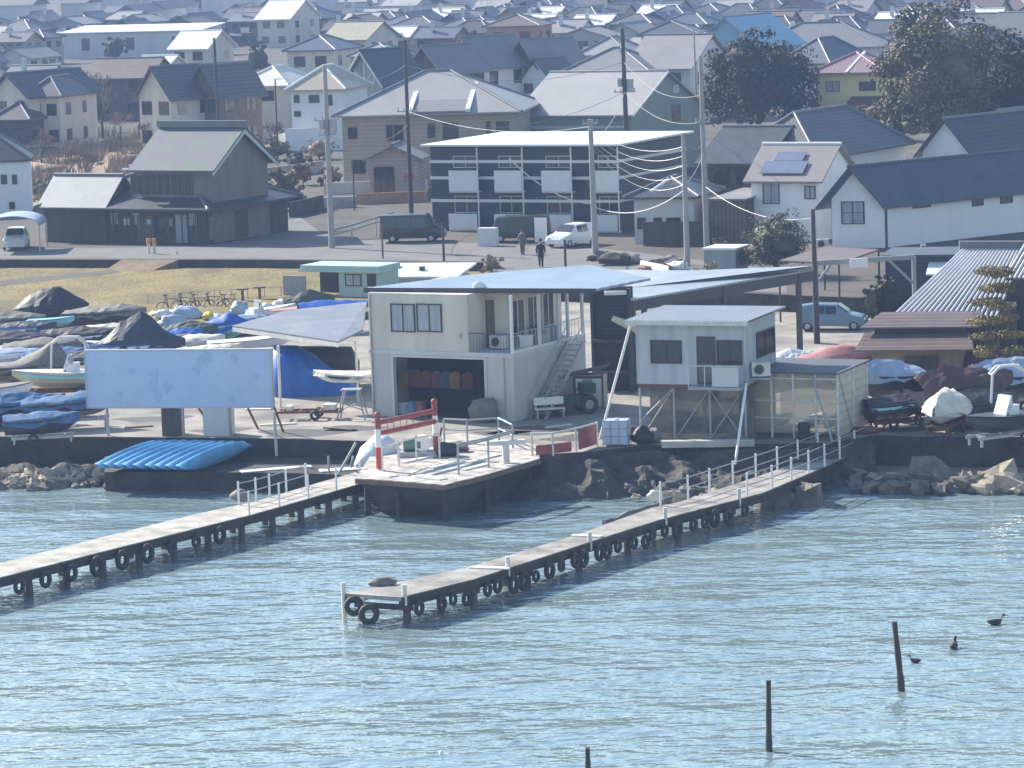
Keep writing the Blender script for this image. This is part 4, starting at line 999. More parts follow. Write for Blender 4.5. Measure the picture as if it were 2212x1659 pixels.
# ============================================================ BOATS ON THE HARD
def boat(label, px, py, L, B, ang, hull_m, cover=None, lift=.5, hh=.75, trailer=True, deck_m=None, console=False, group=None, stripe=None, amp=.06, seed=0, name='boat', z=0.0):
    """px,py = where the middle of the gunwale is seen; cover = (material, [(t,height,width factor)...])"""
    zg = z+lift+hh; c = P(px, py, zg); a = R(ang)
    o = thing(name, label, 'boat', (c.x, c.y, z), a, group)
    rings = []; N = 12
    for i in range(N+1):
        t = i/N; x = (t-.5)*L; bw = B/2*(1 if t < .45 else max(.02, 1-((t-.45)/.55)**2.2)); bw *= .86+.14*min(1, t/.3)
        ke = lift+hh*(.02+.9*max(0, (t-.6)/.4)**2.5); g = lift+hh+.18*t*t
        rings.append([Vector((x,-bw,g)),Vector((x,-bw*.82,ke+(g-ke)*.42)),Vector((x,0,ke)),Vector((x,bw*.82,ke+(g-ke)*.42)),Vector((x,bw,g)),Vector((x,bw*.9,g+.01)),Vector((x,0,g-.12 if not deck_m else g+.03)),Vector((x,-bw*.9,g+.01))])
    b = MB(); b.loft(rings, smooth=False); h = b.build('hull', hull_m, o)
    if stripe:
        b = MB()
        for sg in (-1, 1):
            q = []
            for i in range(0, N): q.append(Vector((rings[i][0].x, sg*(abs(rings[i][0].y)+.02), rings[i][0].z-.10)))
            for p, r_ in zip(q[:-1], q[1:]): b.prism([p, r_, r_-Vector((0,0,.12)), p-Vector((0,0,.12))], (0,-sg*.05,0))
        b.build('stripe', stripe, h)
    if deck_m:
        b = MB(); pts = [rings[i][5]+Vector((0,0,.03)) for i in range(N+1)]+[rings[i][7]+Vector((0,0,.03)) for i in range(N, -1, -1)]
        b.slab([(p.x,p.y,p.z) for p in pts], .03); b.build('deck', deck_m, o)
    if cover:
        cm, prof = cover[:2]; rr = []; M2 = 13
        for i in range(M2+1):
            t = i/M2
            for k in range(len(prof)-1):
                if t <= prof[k+1][0] or k == len(prof)-2:
                    f = min(1, max(0, (t-prof[k][0])/max(1e-6, prof[k+1][0]-prof[k][0]))); hp = prof[k][1]*(1-f)+prof[k+1][1]*f; break
            x = (t-.5)*(L+.15); j = t*N; i0 = min(int(j), N-1); q = rings[i0][0].lerp(rings[i0+1][0], j-i0); bw = abs(q.y)+.06; g = q.z
            ring = []; K = 10
            for k in range(K+1):
                s = -1+2*k/K; e = 1-abs(s)**1.08
                dz = noise.noise(Vector((x*2.2+seed*7, s*2.5, seed)))*amp*1.0 + (.05*math.sin(x*6+s*3+seed) if abs(s) > .4 else 0)
                ring.append(Vector((x+noise.noise(Vector((s*2, x, seed)))*.05, bw*s*(1.0+.04*math.sin(x*8)), g+hp*e-(.28+.1*math.sin(x*3.1+seed))*(abs(s) == 1)+dz*(.3+e))))
            rr.append(ring)
        b = MB(); b.loft(rr, closed=False, caps=False, smooth=(seed % 3 == 0)); b.build('cover', cm, o)
    if console:
        b = MB(); b.box(-.5,-.45,lift+hh,.1,.45,lift+hh+.55); b.prism([(-.1,-.45,lift+hh+.55),(.25,-.45,lift+hh+.1),(.3,-.45,lift+hh+.1),(-.02,-.45,lift+hh+1.0)],(0,.9,0)); b.build('console', M_HWHITE, o)
        b = MB(); b.box(-.16,-.42,lift+hh+.56,-.1,.42,lift+hh+1.0); b.build('windscreen', M_GLASSL, o)
    if trailer:
        b = MB()
        for y in (-B*.22, B*.22): b.box(-L*.42,y-.04,max(.15,lift-.18),L*.42,y+.04,max(.25,lift-.04))
        for x in (-L*.35,0,L*.3): b.box(x-.04,-B*.22,max(.15,lift-.18),x+.04,B*.22,max(.24,lift-.05))
        for x in (-L*.38, L*.38):
            for y in (-B*.22, B*.22): b.box(x-.05,y-.05,0,x+.05,y+.05,lift)
        b.build('cradle', M_RUST if seed % 2 else M_STEEL, o)
        for y in (-B*.36, B*.36):
            b = MB(); b.torus((-L*.12,y,.26),(0,1,0),.19,.08,12,6); b.build('wheel', M_BLACK, o)
    return o
tent = lambda p, t: [(0,.15),(t-.25,p*.75),(t-.08,p),(t+.06,p*.95),(1,.05)]
boat('boat under a tall black tent-shaped cover at the edge of the dry field', 112,666,4.6,2.2,-8,M_HDARK,(M_TBLACK,[(0,.1),(.2,.85),(.45,1.25),(.62,1.3),(.8,.75),(1,.1)]),seed=1)
boat('dark boat with flat taupe cover right of the black tent-shaped cover', 228,674,5.0,2.2,-12,M_HDARK,(M_TGREY,[(0,.1),(.3,.35),(.7,.45),(1,.1)]),lift=.6,hh=.9,seed=2)
boat('small open turquoise boat with a pale rim near the left edge', 110,692,2.9,1.1,-6,M_HSKY,None,lift=.9,hh=.4,deck_m=M_HSKY,seed=3)
boat('boat with taupe cover cut by the left edge of the picture, behind the turquoise boat', 8,690,5.4,2.3,-15,M_HDARK,(M_TGREY,[(0,.6),(.2,1.0),(.5,.6),(1,.1)]),seed=4)
boat('charcoal covered boat below the turquoise boat at far left', 10,735,6.2,2.3,-8,M_HDARK,(M_TBLACK,[(0,.5),(.5,.6),(1,.1)]),seed=5)
boat('dark boat whose taupe cover rises to a sharp peak at its right end', 55,790,4.6,2.1,-5,M_HDARK,(M_TGREY,[(0,.1),(.4,.25),(.72,.9),(.86,1.35),(1,.2)]),seed=6)
boat('blue and white boat under a large navy humped cover above the billboard', 300,742,5.2,2.1,-10,M_HBLUE,(M_TNAVY,[(0,.05),(.12,.25),(.3,1.2),(.52,1.75),(.62,1.65),(.8,.55),(1,.1)]),seed=7,amp=.1,stripe=M_WPAINT)
boat('low blue boat with white deck peeping from under the navy covered boat', 228,744,2.6,1.2,170,M_HBLUE,None,lift=.75,hh=.45,deck_m=M_HWHITE,seed=8,stripe=M_WPAINT)
boat('cream sided fishing boat with sky-blue deck edge and white console left of the billboard', 150,806,6.2,2.1,176,M_HCREAM,None,lift=.45,hh=.8,deck_m=M_HWHITE,console=True,stripe=M_HSKY,seed=9)
boat('white boat with brown interior cut by the left edge, above the blue tarps', 0,838,3.4,1.8,12,M_HWHITE,None,lift=.6,hh=.6,deck_m=M_TGREY,seed=10)
boat('boat under a crumpled dark blue tarp at the lower left edge', 30,872,5.0,2.2,8,M_HDARK,(M_TBLUE2,[(0,.5),(.3,.7),(.6,.5),(1,.15)]),lift=.35,seed=11,amp=.14)
boat('boat under a faded blue tarp whose bow sits by the left billboard support', 150,868,4.6,2.0,4,M_HDARK,(M_TBLUE2,[(0,.2),(.3,.3),(.7,.45),(1,.2)]),lift=.6,seed=12,amp=.14)
boat('white open boat with a bright deck right above the billboard', 540,736,4.8,1.8,12,M_HWHITE,None,lift=.5,hh=.6,deck_m=M_HWHITE,seed=13)
boat('flat cream boat between the navy cover and the bright white boat', 452,752,3.6,1.5,4,M_HWHITE,(M_TCREAM,[(0,.05),(.5,.15),(1,.05)]),seed=14)
boat('small boat under a bright blue pyramid tarp behind the side canopy', 486,703,2.6,1.5,0,M_HSKY,(M_TBLUE,[(0,.1),(.6,.75),(1,.1)]),seed=15)
boat('pale blue dinghy left of the blue pyramid tarp', 430,704,3.4,1.3,-15,M_HSKY,None,hh=.5,deck_m=M_TWHITE,seed=16)
boat('red and white boat behind the upper edge of the side canopy', 645,668,3.4,1.3,20,M_HRED,None,hh=.55,deck_m=M_TPINK,seed=17,lift=.7,stripe=M_WPAINT)
boat('long low boat under a bright blue tarp left of the clubhouse roof', 722,663,4.2,1.6,10,M_HDARK,(M_TBLUE,[(0,.35),(.3,.45),(.7,.3),(1,.1)]),seed=18,lift=.8)
boat('white runabout with dark seats behind the side canopy', 560,684,3.8,1.5,25,M_HWHITE,None,hh=.6,deck_m=M_TNAVY,console=True,seed=19)
boat('white boat with an upturned bow stored beside the clubhouse wall', 745,808,3.2,1.5,165,M_HWHITE,(M_TCREAM,[(0,.2),(.5,.1),(1,.05)]),lift=1.5,hh=.45,trailer=False,seed=20,stripe=M_TNAVY)
o = thing('trestle', 'grey metal trestle holding the white boat beside the clubhouse', 'trestle', P(762,905,0), R(-10))
for x in (-.55,.55):
    for y in (-.35,.35):
        b = MB(); b.tube((x*1.3,y*1.2,0),(x*.6,y*.6,1.5),.04); b.build('leg', M_STEEL, o)
b = MB(); b.box(-.5,-.35,1.45,.5,.35,1.52); b.tube((-.6,-.38,.5),(.6,-.38,.9),.03); b.tube((.6,-.38,.5),(-.6,-.38,.9),.03); b.build('top', M_STEEL, o)
# boats on the right-hand yard
boat('boat under a faded pink cover with a ridge behind the net shed', 1815,776,4.6,2.0,8,M_HDARK,(M_TPINK,[(0,.2),(.45,.75),(.6,.7),(1,.1)]),seed=21)
boat('white covered boat left of the pink cover behind the net shed', 1712,776,2.8,1.6,10,M_HWHITE,(M_TWHITE,[(0,.3),(.5,.55),(1,.1)]),seed=22)
boat('boat under a silver-blue cover with dark underside right of the net shed', 1918,812,3.4,2.0,205,M_HDARK,(M_TSILV,[(0,.3),(.4,.75),(.7,.8),(1,.35)]),seed=23,lift=.9,hh=1.1)
boat('boat under a low pink-brown cover behind the silver-blue covered boat', 1990,782,5.0,2.2,8,M_HDARK,(M_TMAR,[(0,.35),(.5,.5),(1,.2)]),seed=24)
boat('large boat under a draped maroon cover behind the cream covered bow', 2080,830,5.6,2.4,28,M_HDARK,(M_TMAR,[(0,.6),(.3,1.0),(.6,.7),(1,.2)]),seed=25,lift=.6,hh=1.2,amp=.14)
boat('boat under a silver and white cover at the right edge of the picture', 2170,812,5.0,2.3,200,M_HDARK,(M_TSILV,[(0,.6),(.4,.9),(.7,.75),(1,.15)]),seed=26,lift=.7,hh=1.0,amp=.12)
boat('boat on a trailer with its bow cover shining cream-white, facing the water', 2040,880,3.6,2.1,-112,M_HWHITE,(M_TCREAM,[(0,.6),(.4,.85),(.7,.8),(.88,.35),(1,.05)]),seed=27,lift=.55,hh=.7,amp=.1)
boat('ski boat with black hull beside the cream covered bow', 2170,900,4.4,2.1,-150,M_HDARK,None,lift=.5,hh=.7,deck_m=M_TNAVY,console=True,seed=28)
boat('second maroon covered boat between the silver covers on the right', 2150,780,4.6,2.0,15,M_HDARK,(M_TMAR,[(0,.3),(.5,.6),(1,.2)]),seed=30)
MORE = [
 ('low charcoal boat filling the gap right of the turquoise boat',175,722,4.6,2.1,-6,M_HDARK,(M_TBLACK,[(0,.3),(.5,.45),(1,.1)])),
 ('dark boat with grey cover left of the timber-framed boat',92,748,4.4,2.0,-4,M_HDARK,(M_TGREY,[(0,.2),(.5,.5),(1,.1)])),
 ('charcoal boat right behind the wooden arch',205,772,4.2,2.0,2,M_HDARK,(M_TBLACK,[(0,.2),(.4,.4),(1,.1)])),
 ('navy covered dinghy in front of the tall black tent cover',60,706,3.4,1.5,-10,M_HBLUE,(M_TNAVY,[(0,.2),(.5,.35),(1,.1)])),
 ('pale boat with a cream cover right of the navy humped cover',415,735,3.6,1.6,8,M_HWHITE,(M_TCREAM,[(0,.15),(.6,.3),(1,.05)])),
 ('small dark boat under a green-grey cover below the bicycles',410,712,3.2,1.5,0,M_HDARK,(mat('green_grey_tarp',(.06,.08,.07),.7,.2,1.5,bump=.3,bscale=2),[(0,.2),(.5,.5),(1,.1)])),
 ('narrow white boat lying left of the red and white boat',588,668,3.2,1.1,30,M_HWHITE,None),
 ('sky blue covered dinghy between the white runabout and the blue pyramid',524,693,2.8,1.3,15,M_HSKY,(M_TSILV,[(0,.2),(.5,.35),(1,.1)])),
 ('olive covered boat in front of the mint hut',668,652,3.0,1.4,5,M_HDARK,(mat('olive_tarp',(.07,.075,.055),.7,.2,1.5,bump=.3,bscale=2),[(0,.3),(.5,.75),(1,.2)])),
 ('long brown-keeled boat lying flat just above the billboard edge',500,762,5.4,1.7,3,M_HCREAM,(M_TCREAM,[(0,.05),(.5,.12),(1,.05)])),
 ('dark boat behind the cream fishing boat console',228,800,4.0,1.9,-4,M_HDARK,(M_TBLACK,[(0,.2),(.5,.5),(1,.1)])),
 ('black covered boat under the maroon covers at far right',2110,870,4.2,2.0,20,M_HDARK,(M_TBLACK,[(0,.4),(.5,.7),(1,.1)])),
 ('white hulled boat under a blue tarp behind the timber-framed boat',130,765,4.2,1.9,-3,M_HWHITE,(M_TBLUE2,[(0,.2),(.5,.45),(1,.1)])),
 ('pale blue covered boat at the left edge between charcoal covers',15,765,3.8,1.8,-3,M_HWHITE,(M_TSILV,[(0,.2),(.5,.35),(1,.1)])),
 ('small white boat with bright blue cover right of the navy humped cover',380,722,3.0,1.4,12,M_HWHITE,(M_TBLUE,[(0,.15),(.5,.3),(1,.1)])),
 ('cream canoe-like boat in front of the taupe covered boat',250,706,3.6,1.1,-10,M_HCREAM,(M_TCREAM,[(0,.1),(.5,.2),(1,.1)])),
 ('dark blue covered boat beside the tyre-wheeled trailer under the billboard',90,905,3.6,1.7,6,M_HDARK,(M_TBLUE2,[(0,.25),(.5,.35),(1,.1)])),
 ('dark boat in the shade right of the net shed',1935,870,3.0,1.7,15,M_HDARK,(M_TBLACK,[(0,.3),(.5,.4),(1,.1)])),
 ('rust brown covered boat beside the brown shed',2010,752,4.0,1.8,5,M_HDARK,(M_TMAR,[(0,.3),(.3,.8),(1,.1)])),
]
for i, q in enumerate(MORE): boat(*q, seed=50+i, deck_m=None if q[8-1] else M_TWHITE, amp=.09, lift=.4, stripe=(M_WPAINT, None, M_HSKY, M_WPAINT, None)[i % 5])
# tow arch, step ladder, timber frame
def arch(label, px, py, z, w, h, ang, m):
    b = MB(); pts = [Vector((-w/2,0,0)),Vector((-w/2+.1,0,h*.8)),Vector((-w/4,0,h)),Vector((w/4,0,h)),Vector((w/2-.1,0,h*.8)),Vector((w/2,0,0))]
    b.path(pts, .06, 8); b.path([p+Vector((0,.35,0)) for p in pts[1:-1]], .05, 8)
    for i in (1,4): b.tube(pts[i], pts[i]+Vector((0,.35,0)), .05)
    return tag(b.build('tow_arch', m, loc=P(px,py,z), rot=(0,0,R(ang))), label, 'arch')
arch('white tubular tow arch on the ski boat at the right edge', 2180,868,1.2,1.9,1.7,20,M_WPAINT)
arch('white tubular frame standing over the charcoal boat left of the billboard', 150,800,1.2,2.1,1.8,-15,M_OFFW)
o = thing('step_ladder', 'perforated grey step ladder between the silver-blue and cream covered boats', 'ladder', P(1975,893,0), R(-15))
for y in (0,.55):
    b = MB(); b.prism([(-.42,y,0),(-.34,y,0),(-.16,y,1.55),(-.24,y,1.55)],(0,.04,0)); b.prism([(.42,y,0),(.34,y,0),(.16,y,1.55),(.24,y,1.55)],(0,.04,0)); b.build('rail', M_STEEL, o)
for k in range(5):
    z = .25+k*.3; ww = .36-.13*z/1.0*.8
    b = MB(); b.box(-ww,.04,z,ww,.55,z+.04); b.build('step', M_STEEL, o)
# bicycles and odd gear heap between field and boats
def bicycle(px, py, ang, label, s=1.0, m=M_DKMET):
    o = thing('bicycle', label, 'bicycle', P(px,py,0), R(ang), 'bicycles at the edge of the field')
    b = MB(); b.path([Vector(p)*s for p in ((-.5,0,.33),(-.15,0,.3),(.35,0,.75),(-.25,0,.78),(-.5,0,.33))], .028); b.tube(Vector((-.15,0,.3))*s,Vector((-.3,0,.95))*s,.028); b.tube(Vector((.55,0,.33))*s,Vector((.35,0,1.0))*s,.028); b.build('frame', m, o)
    for x in (-.5,.55):
        b = MB(); b.torus(Vector((x,0,.33))*s,(0,1,0),.3*s,.035,18,5); b.build('wheel', M_BLACK, o)
    b = MB(); b.tube(Vector((.33,-.28,1.02))*s,Vector((.33,.28,1.02))*s,.025); b.build('handlebar', m, o)
    b = MB(); b.box(-.42*s,-.07,.95*s,-.18*s,.07,1.0*s); b.build('saddle', M_BLACK, o)
    return o
for i, (x, y, a) in enumerate([(372,678,10),(402,675,-20),(432,676,25),(462,673,0),(495,678,-35)]):
    bicycle(x, y, a, ['dark bicycle at the left end of the heap by the field fence','dark bicycle second from the left by the field fence','dark bicycle third from the left by the field fence','dark bicycle behind the blue pyramid tarp','dark bicycle at the right end of the heap by the field fence'][i], 1.25)
for i, (x, y) in enumerate([(525,664),(562,660)]):
    o = thing('pedestal', ['brown pedestal with a flat round top, left of the two above the boats','brown pedestal with a flat round top, right of the two above the boats'][i], 'pedestal', P(x,y,0))
    b = MB(); b.tube((0,0,0),(0,0,1.15),.11,.09,8); b.build('stem', M_WOODB, o); b = MB(); b.tube((0,0,1.15),(0,0,1.25),.42,.42,14); b.build('top', M_WOODB, o)
HL2 = ['small red bundle among the boats below the mint hut','white fender bundle below the mint hut','bright blue crate left of the olive covered boat','yellow float among the bicycles','white sack left of the bicycles','black engine block beside the bicycles','orange buoy at the edge of the side canopy','sky blue sheet folded beside the white runabout','white board propped at the rear of the boat yard','grey motor cover right of the bicycles']
for i, (x, y, r, m_) in enumerate([(620,664,.35,M_HRED),(604,668,.4,M_WPAINT),(640,660,.35,M_TBLUE),(450,690,.3,mat('float_yellow',(.6,.5,.05),.6)),(350,690,.45,M_TWHITE),(385,684,.5,M_TBLACK),(612,682,.25,mat('buoy_orange',(.6,.2,.05),.6)),(545,700,.45,M_HSKY),(575,676,.4,M_WPAINT),(520,680,.55,M_TSILV)]): lump('bundle', HL2[i], x, y, .5, (r*1.2,r*.8,r*.8), m_, 90+i, 'bundle', .35)
HL = ['yellow and white life ring leaning on gear left of the bicycles','grey engine cover among the boats above the navy cover','white fender pile left of the side canopy','black outboard motor at the bow of the navy covered boat','pale blue bundle behind the bright white boat','light pink cover beside the red and white boat','black bag under the turquoise boat','white bucket on the ground below the blue tarps','white bundle at the left edge above the cream boat','grey sack between the two white boats']
for i, (x, y, r, m_) in enumerate([(336,690,.4,mat('yellow_plastic',(.6,.5,.08),.6)),(375,712,.7,M_TSILV),(472,700,.5,M_TWHITE),(408,745,.55,M_TBLACK),(400,696,.8,M_TSILV),(666,655,.5,M_TPINK),(140,716,.6,M_TBLACK),(146,925,.35,M_WPAINT),(18,784,.7,M_TWHITE),(600,720,.5,M_TGREY)]):
    lump('bundle', HL[i], x, y, .2, (r*1.2,r*.8,r*.7), m_, 40+i, 'bundle', .3)
# low wire fence along the field
ft = thing('field_fence', 'thin wire fence on slim posts between the field and the boats', 'fence', P(430,668,0)); fo0 = Vector(ft.location); fp = []
for i in range(9):
    q = P(320+i*36, 672-i*2.2, 0)-fo0; fp.append(q); b = MB(); b.tube(q, q+Vector((0,0,1.1)), .03, .03, 5); b.build('post', M_POLE, ft)
b = MB()
for h in (.5,1.05): b.path([q+Vector((0,0,h)) for q in fp], .012, 4)
b.build('wire', M_STEEL, ft)
# mint hut, red shed
fr = Fr(734,655,0,820,-28); w = fr.w
o = fr.thing('mint_hut', 'mint green hut with rounded roof edge and brown windows behind the clubhouse', 'hut'); ht = fr.f(745,588).z
b = MB(); b.box(0,0,0,w,2.6,ht); b.build('wall', M_MINT, o)
b = MB(); b.box(-2.9,-.25,ht,w+.2,2.8,ht+.16); b.box(-2.8,-.15,ht+.16,w+.1,2.7,ht+.42); b.build('roof', M_MINT, o)
b = MB(); b.box(-2.8,2.3,0,-.0,2.5,ht); b.build('dark_back', M_TBLACK, o)
b = MB(); b.box(-4.3,.1,0,-2.6,.2,ht*.85); b.build('side_panel', M_GREYW, o)
for a,c in ((746,781),(794,812)):
    x0,z0,x1,z1 = fr.frect(a,592,c,618); window(o,'F',x0,z0,min(x1,w-.05),z1,w=w,pm=M_GLASSL if a==746 else M_GLASS)
fr = Fr(826,640,0,985,-18); w = fr.w; o = fr.thing('red_trim_shed', 'grey shed with red end and white roof behind the clubhouse roof', 'shed'); ht = fr.f(840,600).z
b = MB(); b.box(1.0,0,0,w,3,ht); b.build('wall', M_PALE, o); b = MB(); b.box(0,0,0,1.0,3,ht); b.build('red_wall', M_HRED, o)
b = MB(); b.slab([(-.4,-.4,ht),(w+.3,-.4,ht),(w+.3,3.6,ht+.5),(-.4,3.6,ht+.5)],.12); b.build('roof', M_RWHITE, o)
b = MB(); b.box(2.2,1.2,ht+.3,2.5,1.6,ht+.6); b.build('vent', M_DKMET, o)
o = thing('satellite_dish', 'small white dish and bracket on the clubhouse roof edge', 'dish', CLUB.wpt(5.6,1.2,5.9)); b = MB(); b.tube((0,0,0),(0,0,.5),.03); b.blob((.1,-.15,.55),(.35,.12,.3),1,.02); b.build('dish', M_WPAINT, o)

# ============================================================ VEHICLES
def car(label, px, py, z, ang, kind, col, name='parked_car', s=1.0, cat='car'):
    o = thing(name, label, cat, P(px,py,z), R(ang), None)
    prof = {'van': [(-2.2,.95,1.55,.70),(-2.1,1.0,1.9,.72),(1.0,1.0,1.92,.72),(1.55,1.02,1.25,.74),(2.1,.85,.90,.8),(2.25,.5,.55,.8)],
            'hatch': [(-1.9,.8,1.0,.72),(-1.75,.95,1.45,.62),(-.9,.95,1.55,.62),(.35,.95,1.5,.62),(1.05,.95,1.0,.72),(1.85,.78,.82,.75),(2.0,.5,.55,.72)],
            'truck': [(-2.3,.9,.95,.8),(-2.2,.95,1.85,.78),(.9,.95,1.85,.78),(.95,1.0,1.8,.7),(1.5,1.0,1.75,.68),(1.95,1.0,1.05,.76),(2.05,.5,.55,.76)]}[kind]
    W = .85 if kind == 'van' else .83
    rings = []
    for x, zb, zt, wt in prof:
        zb = min(zb, zt-.02); rings.append([Vector((x,-W,.3)),Vector((x,-W-.02,zb*.6+.1)),Vector((x,-W,zb)),Vector((x,-wt,zt)),Vector((x,-wt*.6,zt+.04)),Vector((x,wt*.6,zt+.04)),Vector((x,wt,zt)),Vector((x,W,zb)),Vector((x,W+.02,zb*.6+.1)),Vector((x,W,.3))])
    rings = [[Vector((p.x*s,p.y*s,p.z*s)) for p in r] for r in rings]
    b = MB(); b.loft(rings, smooth=False); b.build('body', mat('paint_'+col[0], col[1], .25, .05, .5), o)
    gm = M_GLASS
    def sidewin(i0, i1, f0, f1, nm='side_window'):
        for k, (ia, ib) in enumerate(((2,3),(7,6))):
            sg = -1 if k == 0 else 1
            A = rings[i0][ia].lerp(rings[i1][ia], f0); Bq = rings[i0][ia].lerp(rings[i1][ia], f1)
            C = rings[i0][ib].lerp(rings[i1][ib], f1); D_ = rings[i0][ib].lerp(rings[i1][ib], f0)
            m1 = lambda a, c, t: a.lerp(c, t)
            q = [m1(A,D_,.08), m1(Bq,C,.08), m1(Bq,C,.86), m1(A,D_,.86)]; b = MB(); b.prism([p+Vector((0,sg*.012,0)) for p in q], (0,-sg*.03,0)); b.build(nm, gm, o)
    if kind == 'van': sidewin(1,2,.03,.30); sidewin(1,2,.34,.63); sidewin(1,2,.67,.97); ws = (2,3); rw = (0,1)
    elif kind == 'hatch': sidewin(2,3,.02,.45); sidewin(2,3,.5,.98); ws = (3,4); rw = (0,1)
    else: sidewin(3,4,.1,.9); ws = (4,5); rw = None
    def endwin(i0, i1, nm):
        A = rings[i0]; Bq = rings[i1]; t0, t1 = .08, .92
        q = [A[3].lerp(Bq[3],t0)*1, A[6].lerp(Bq[6],t0), A[6].lerp(Bq[6],t1), A[3].lerp(Bq[3],t1)]
        q = [Vector((p.x, p.y*.93, p.z+.05*s)) for p in q]; nrm = (q[1]-q[0]).cross(q[2]-q[0]).normalized()
        if nrm.z < 0: nrm = -nrm
        b = MB(); b.prism([p+nrm*.01 for p in q], nrm*.02); b.build(nm, gm, o)
    endwin(*ws, 'windscreen')
    if rw: endwin(rw[1], rw[0], 'rear_window')
    xs = (-1.35, 1.35)
    for x in xs:
        for y in (-W+.06, W-.06):
            b = MB(); b.torus((x*s,y*s,.3*s),(0,1,0),.22*s,.09*s,16,7); wh = b.build('wheel', M_BLACK, o); b = MB(); b.tube((x*s,(y-.07)*s,.3*s),(x*s,(y+.07)*s,.3*s),.16*s,.16*s,10); b.build('rim', M_ALU, wh)
    xf = prof[-2][0]+.1
    for y in (-.58,.58):
        b = MB(); b.blob((xf*s,y*s,.68*s),(.09*s,.16*s,.08*s),1,0); b.build('headlight', M_WPAINT, o)
        b = MB(); b.box(-(abs(prof[0][0])+.03)*s,(y-.12)*s,.7*s,-(abs(prof[0][0])-.02)*s,(y+.12)*s,.95*s); b.build('tail_light', M_HRED, o)
    return o
car('black van parked in front of the dark blue apartment block', 893,522,1,-6,'van',('black',(.02,.022,.026)),'parked_van',1.05,'van')
car('dark green box truck partly hidden behind the white notice panel', 1122,521,1,178,'truck',('dark_green',(.03,.04,.035)),'parked_truck',1.0,'truck')
car('white hatchback parked nose-out beside the dark blue apartment block', 1236,531,1,-128,'hatch',('white',(.72,.74,.76)),s=1.02)
car('white car facing out under the arched carport at far left', 36,537,1,-88,'hatch',('pearl',(.6,.62,.65)))
car('blue-grey car parked behind the maroon covers near the striped roof', 1798,712,0,-12,'hatch',('blue_grey',(.16,.24,.32)))

# ============================================================ UTILITY POLES, WIRES, SIGNS, POSTS
def upole(label, xb, yb, zb, xt, yt, r, m, arms=(), name='utility_pole', trans=False, lamp=False):
    q = P(xb, yb, zb); t = P_at(xt, yt, q); h = t.z-q.z; o = thing(name, label, 'pole', q)
    v = Vector(((t.x-q.x)*.25, 0, h))
    b = MB(); b.tube((0,0,0), v, r*1.25, r*.8, 10); b.build('shaft', m, o)
    for f, L in arms:
        b = MB(); c = v*f; b.box(c.x-L,c.y-.06,c.z-.05,c.x+L,c.y+.06,c.z+.05)
        for k in (-.9,-.35,.35,.9): b.tube((c.x+L*k,c.y,c.z+.05),(c.x+L*k,c.y,c.z+.28),.06,.05,6)
        b.build('cross_arm', M_STEEL, o)
    if trans:
        b = MB(); c = v*.66; b.tube((c.x+.45,c.y-.2,c.z-.5),(c.x+.45,c.y-.2,c.z+.5),.3,.3,10); b.tube((c.x-.4,c.y-.1,c.z-.1),(c.x-.4,c.y-.1,c.z+.6),.22,.22,10); b.build('transformer', M_STEEL, o)
    if lamp:
        b = MB(); b.box(v.x-.1,v.y-.2,v.z-.1,v.x+.9,v.y+.2,v.z+.05); b.build('lamp_head', M_WPAINT, o)
    return o, q, v
upole('tall dark pole rising behind the roof of the old wooden house', 476,345,1, 457,82, .16, M_POLED)
U1 = upole('concrete pole with transformers beside the road, right of the old house', 717,536,1, 702,140, .19, M_POLE, [(.70,.9),(.62,.6)], trans=True)
U2 = upole('dark pole in front of the beige apartment building', 889,470,1, 873,86, .16, M_POLED, [(.60,.8)])
U3 = upole('tall dark leaning pole behind the dark blue apartment block', 1358,420,1, 1336,62, .2, M_POLED, [(.62,.9),(.86,.3)], trans=True)
U4 = upole('grey concrete pole standing before the dark blue apartment block', 1287,562,1, 1267,258, .2, M_POLE, [(.97,.5)])
U5 = upole('grey pole by the scrap corner at the right end of the road', 1485,578,1, 1474,287, .17, M_POLE)
U6 = upole('tall thin concrete pole right of the dark blue apartment block', 1527,540,1, 1505,120, .17, M_POLE, [(.66,.5)])
U7 = upole('pole with a dark upper half beside the bush and big canopy', 1765,742,0, 1749,452, .15, M_POLED)
upole('pale lamp pole at the right of the yellow house', 1931,285,1, 1916,132, .11, M_POLE, lamp=True, name='street_lamp')
upole('slim lamp pole beside the cream white-roofed house', 600,318,1, 596,170, .09, M_POLED, lamp=True, name='street_lamp')
upole('thin pale mast in the hazy town above the dark gables', 1507,300,1, 1494,60, .09, M_POLE)
for i, (xb,yb,xt,yt,r,m_) in enumerate([(827,558,822,482,.07,M_WOODB),(959,564,954,482,.09,M_POLED),(1222,588,1216,518,.09,M_POLED),(384,579,381,543,.07,M_POLE),(1480,600,1478,560,.08,M_POLE),(766,455,765,345,.06,M_POLED)]):
    q = P(xb,yb,1 if i != 3 else 0); t = P_at(xt,yt,q); b = MB(); b.tube((0,0,0),(0,0,t.z-q.z),r,r*.9,8)
    tag(b.build('roadside_post', m_, loc=q), ['thin brown post at the roadside left of the black van','dark roadside post in front of the black van','dark leaning post right of the two walkers','pale post at the edge of the dry field','short pale post beside the scrap corner','dark slim post before the beige apartment building'][i], 'post')
def wire(label, pts, sag, r=.03, m=M_STEEL): cable('overhead_wire', label, pts, sag, r*.6, m, 'wire')
topU = lambda U, f: U[1]+U[2]*f
wire('thick pale cable sagging from upper left to the pole before the blue apartment', [P_at(1100,342,U4[1]), topU(U4,.40)], .7, .07, M_OFFW)
wire('thick pale cable sagging between the two grey poles', [topU(U4,.38), topU(U5,.58)], .9, .06, M_OFFW)
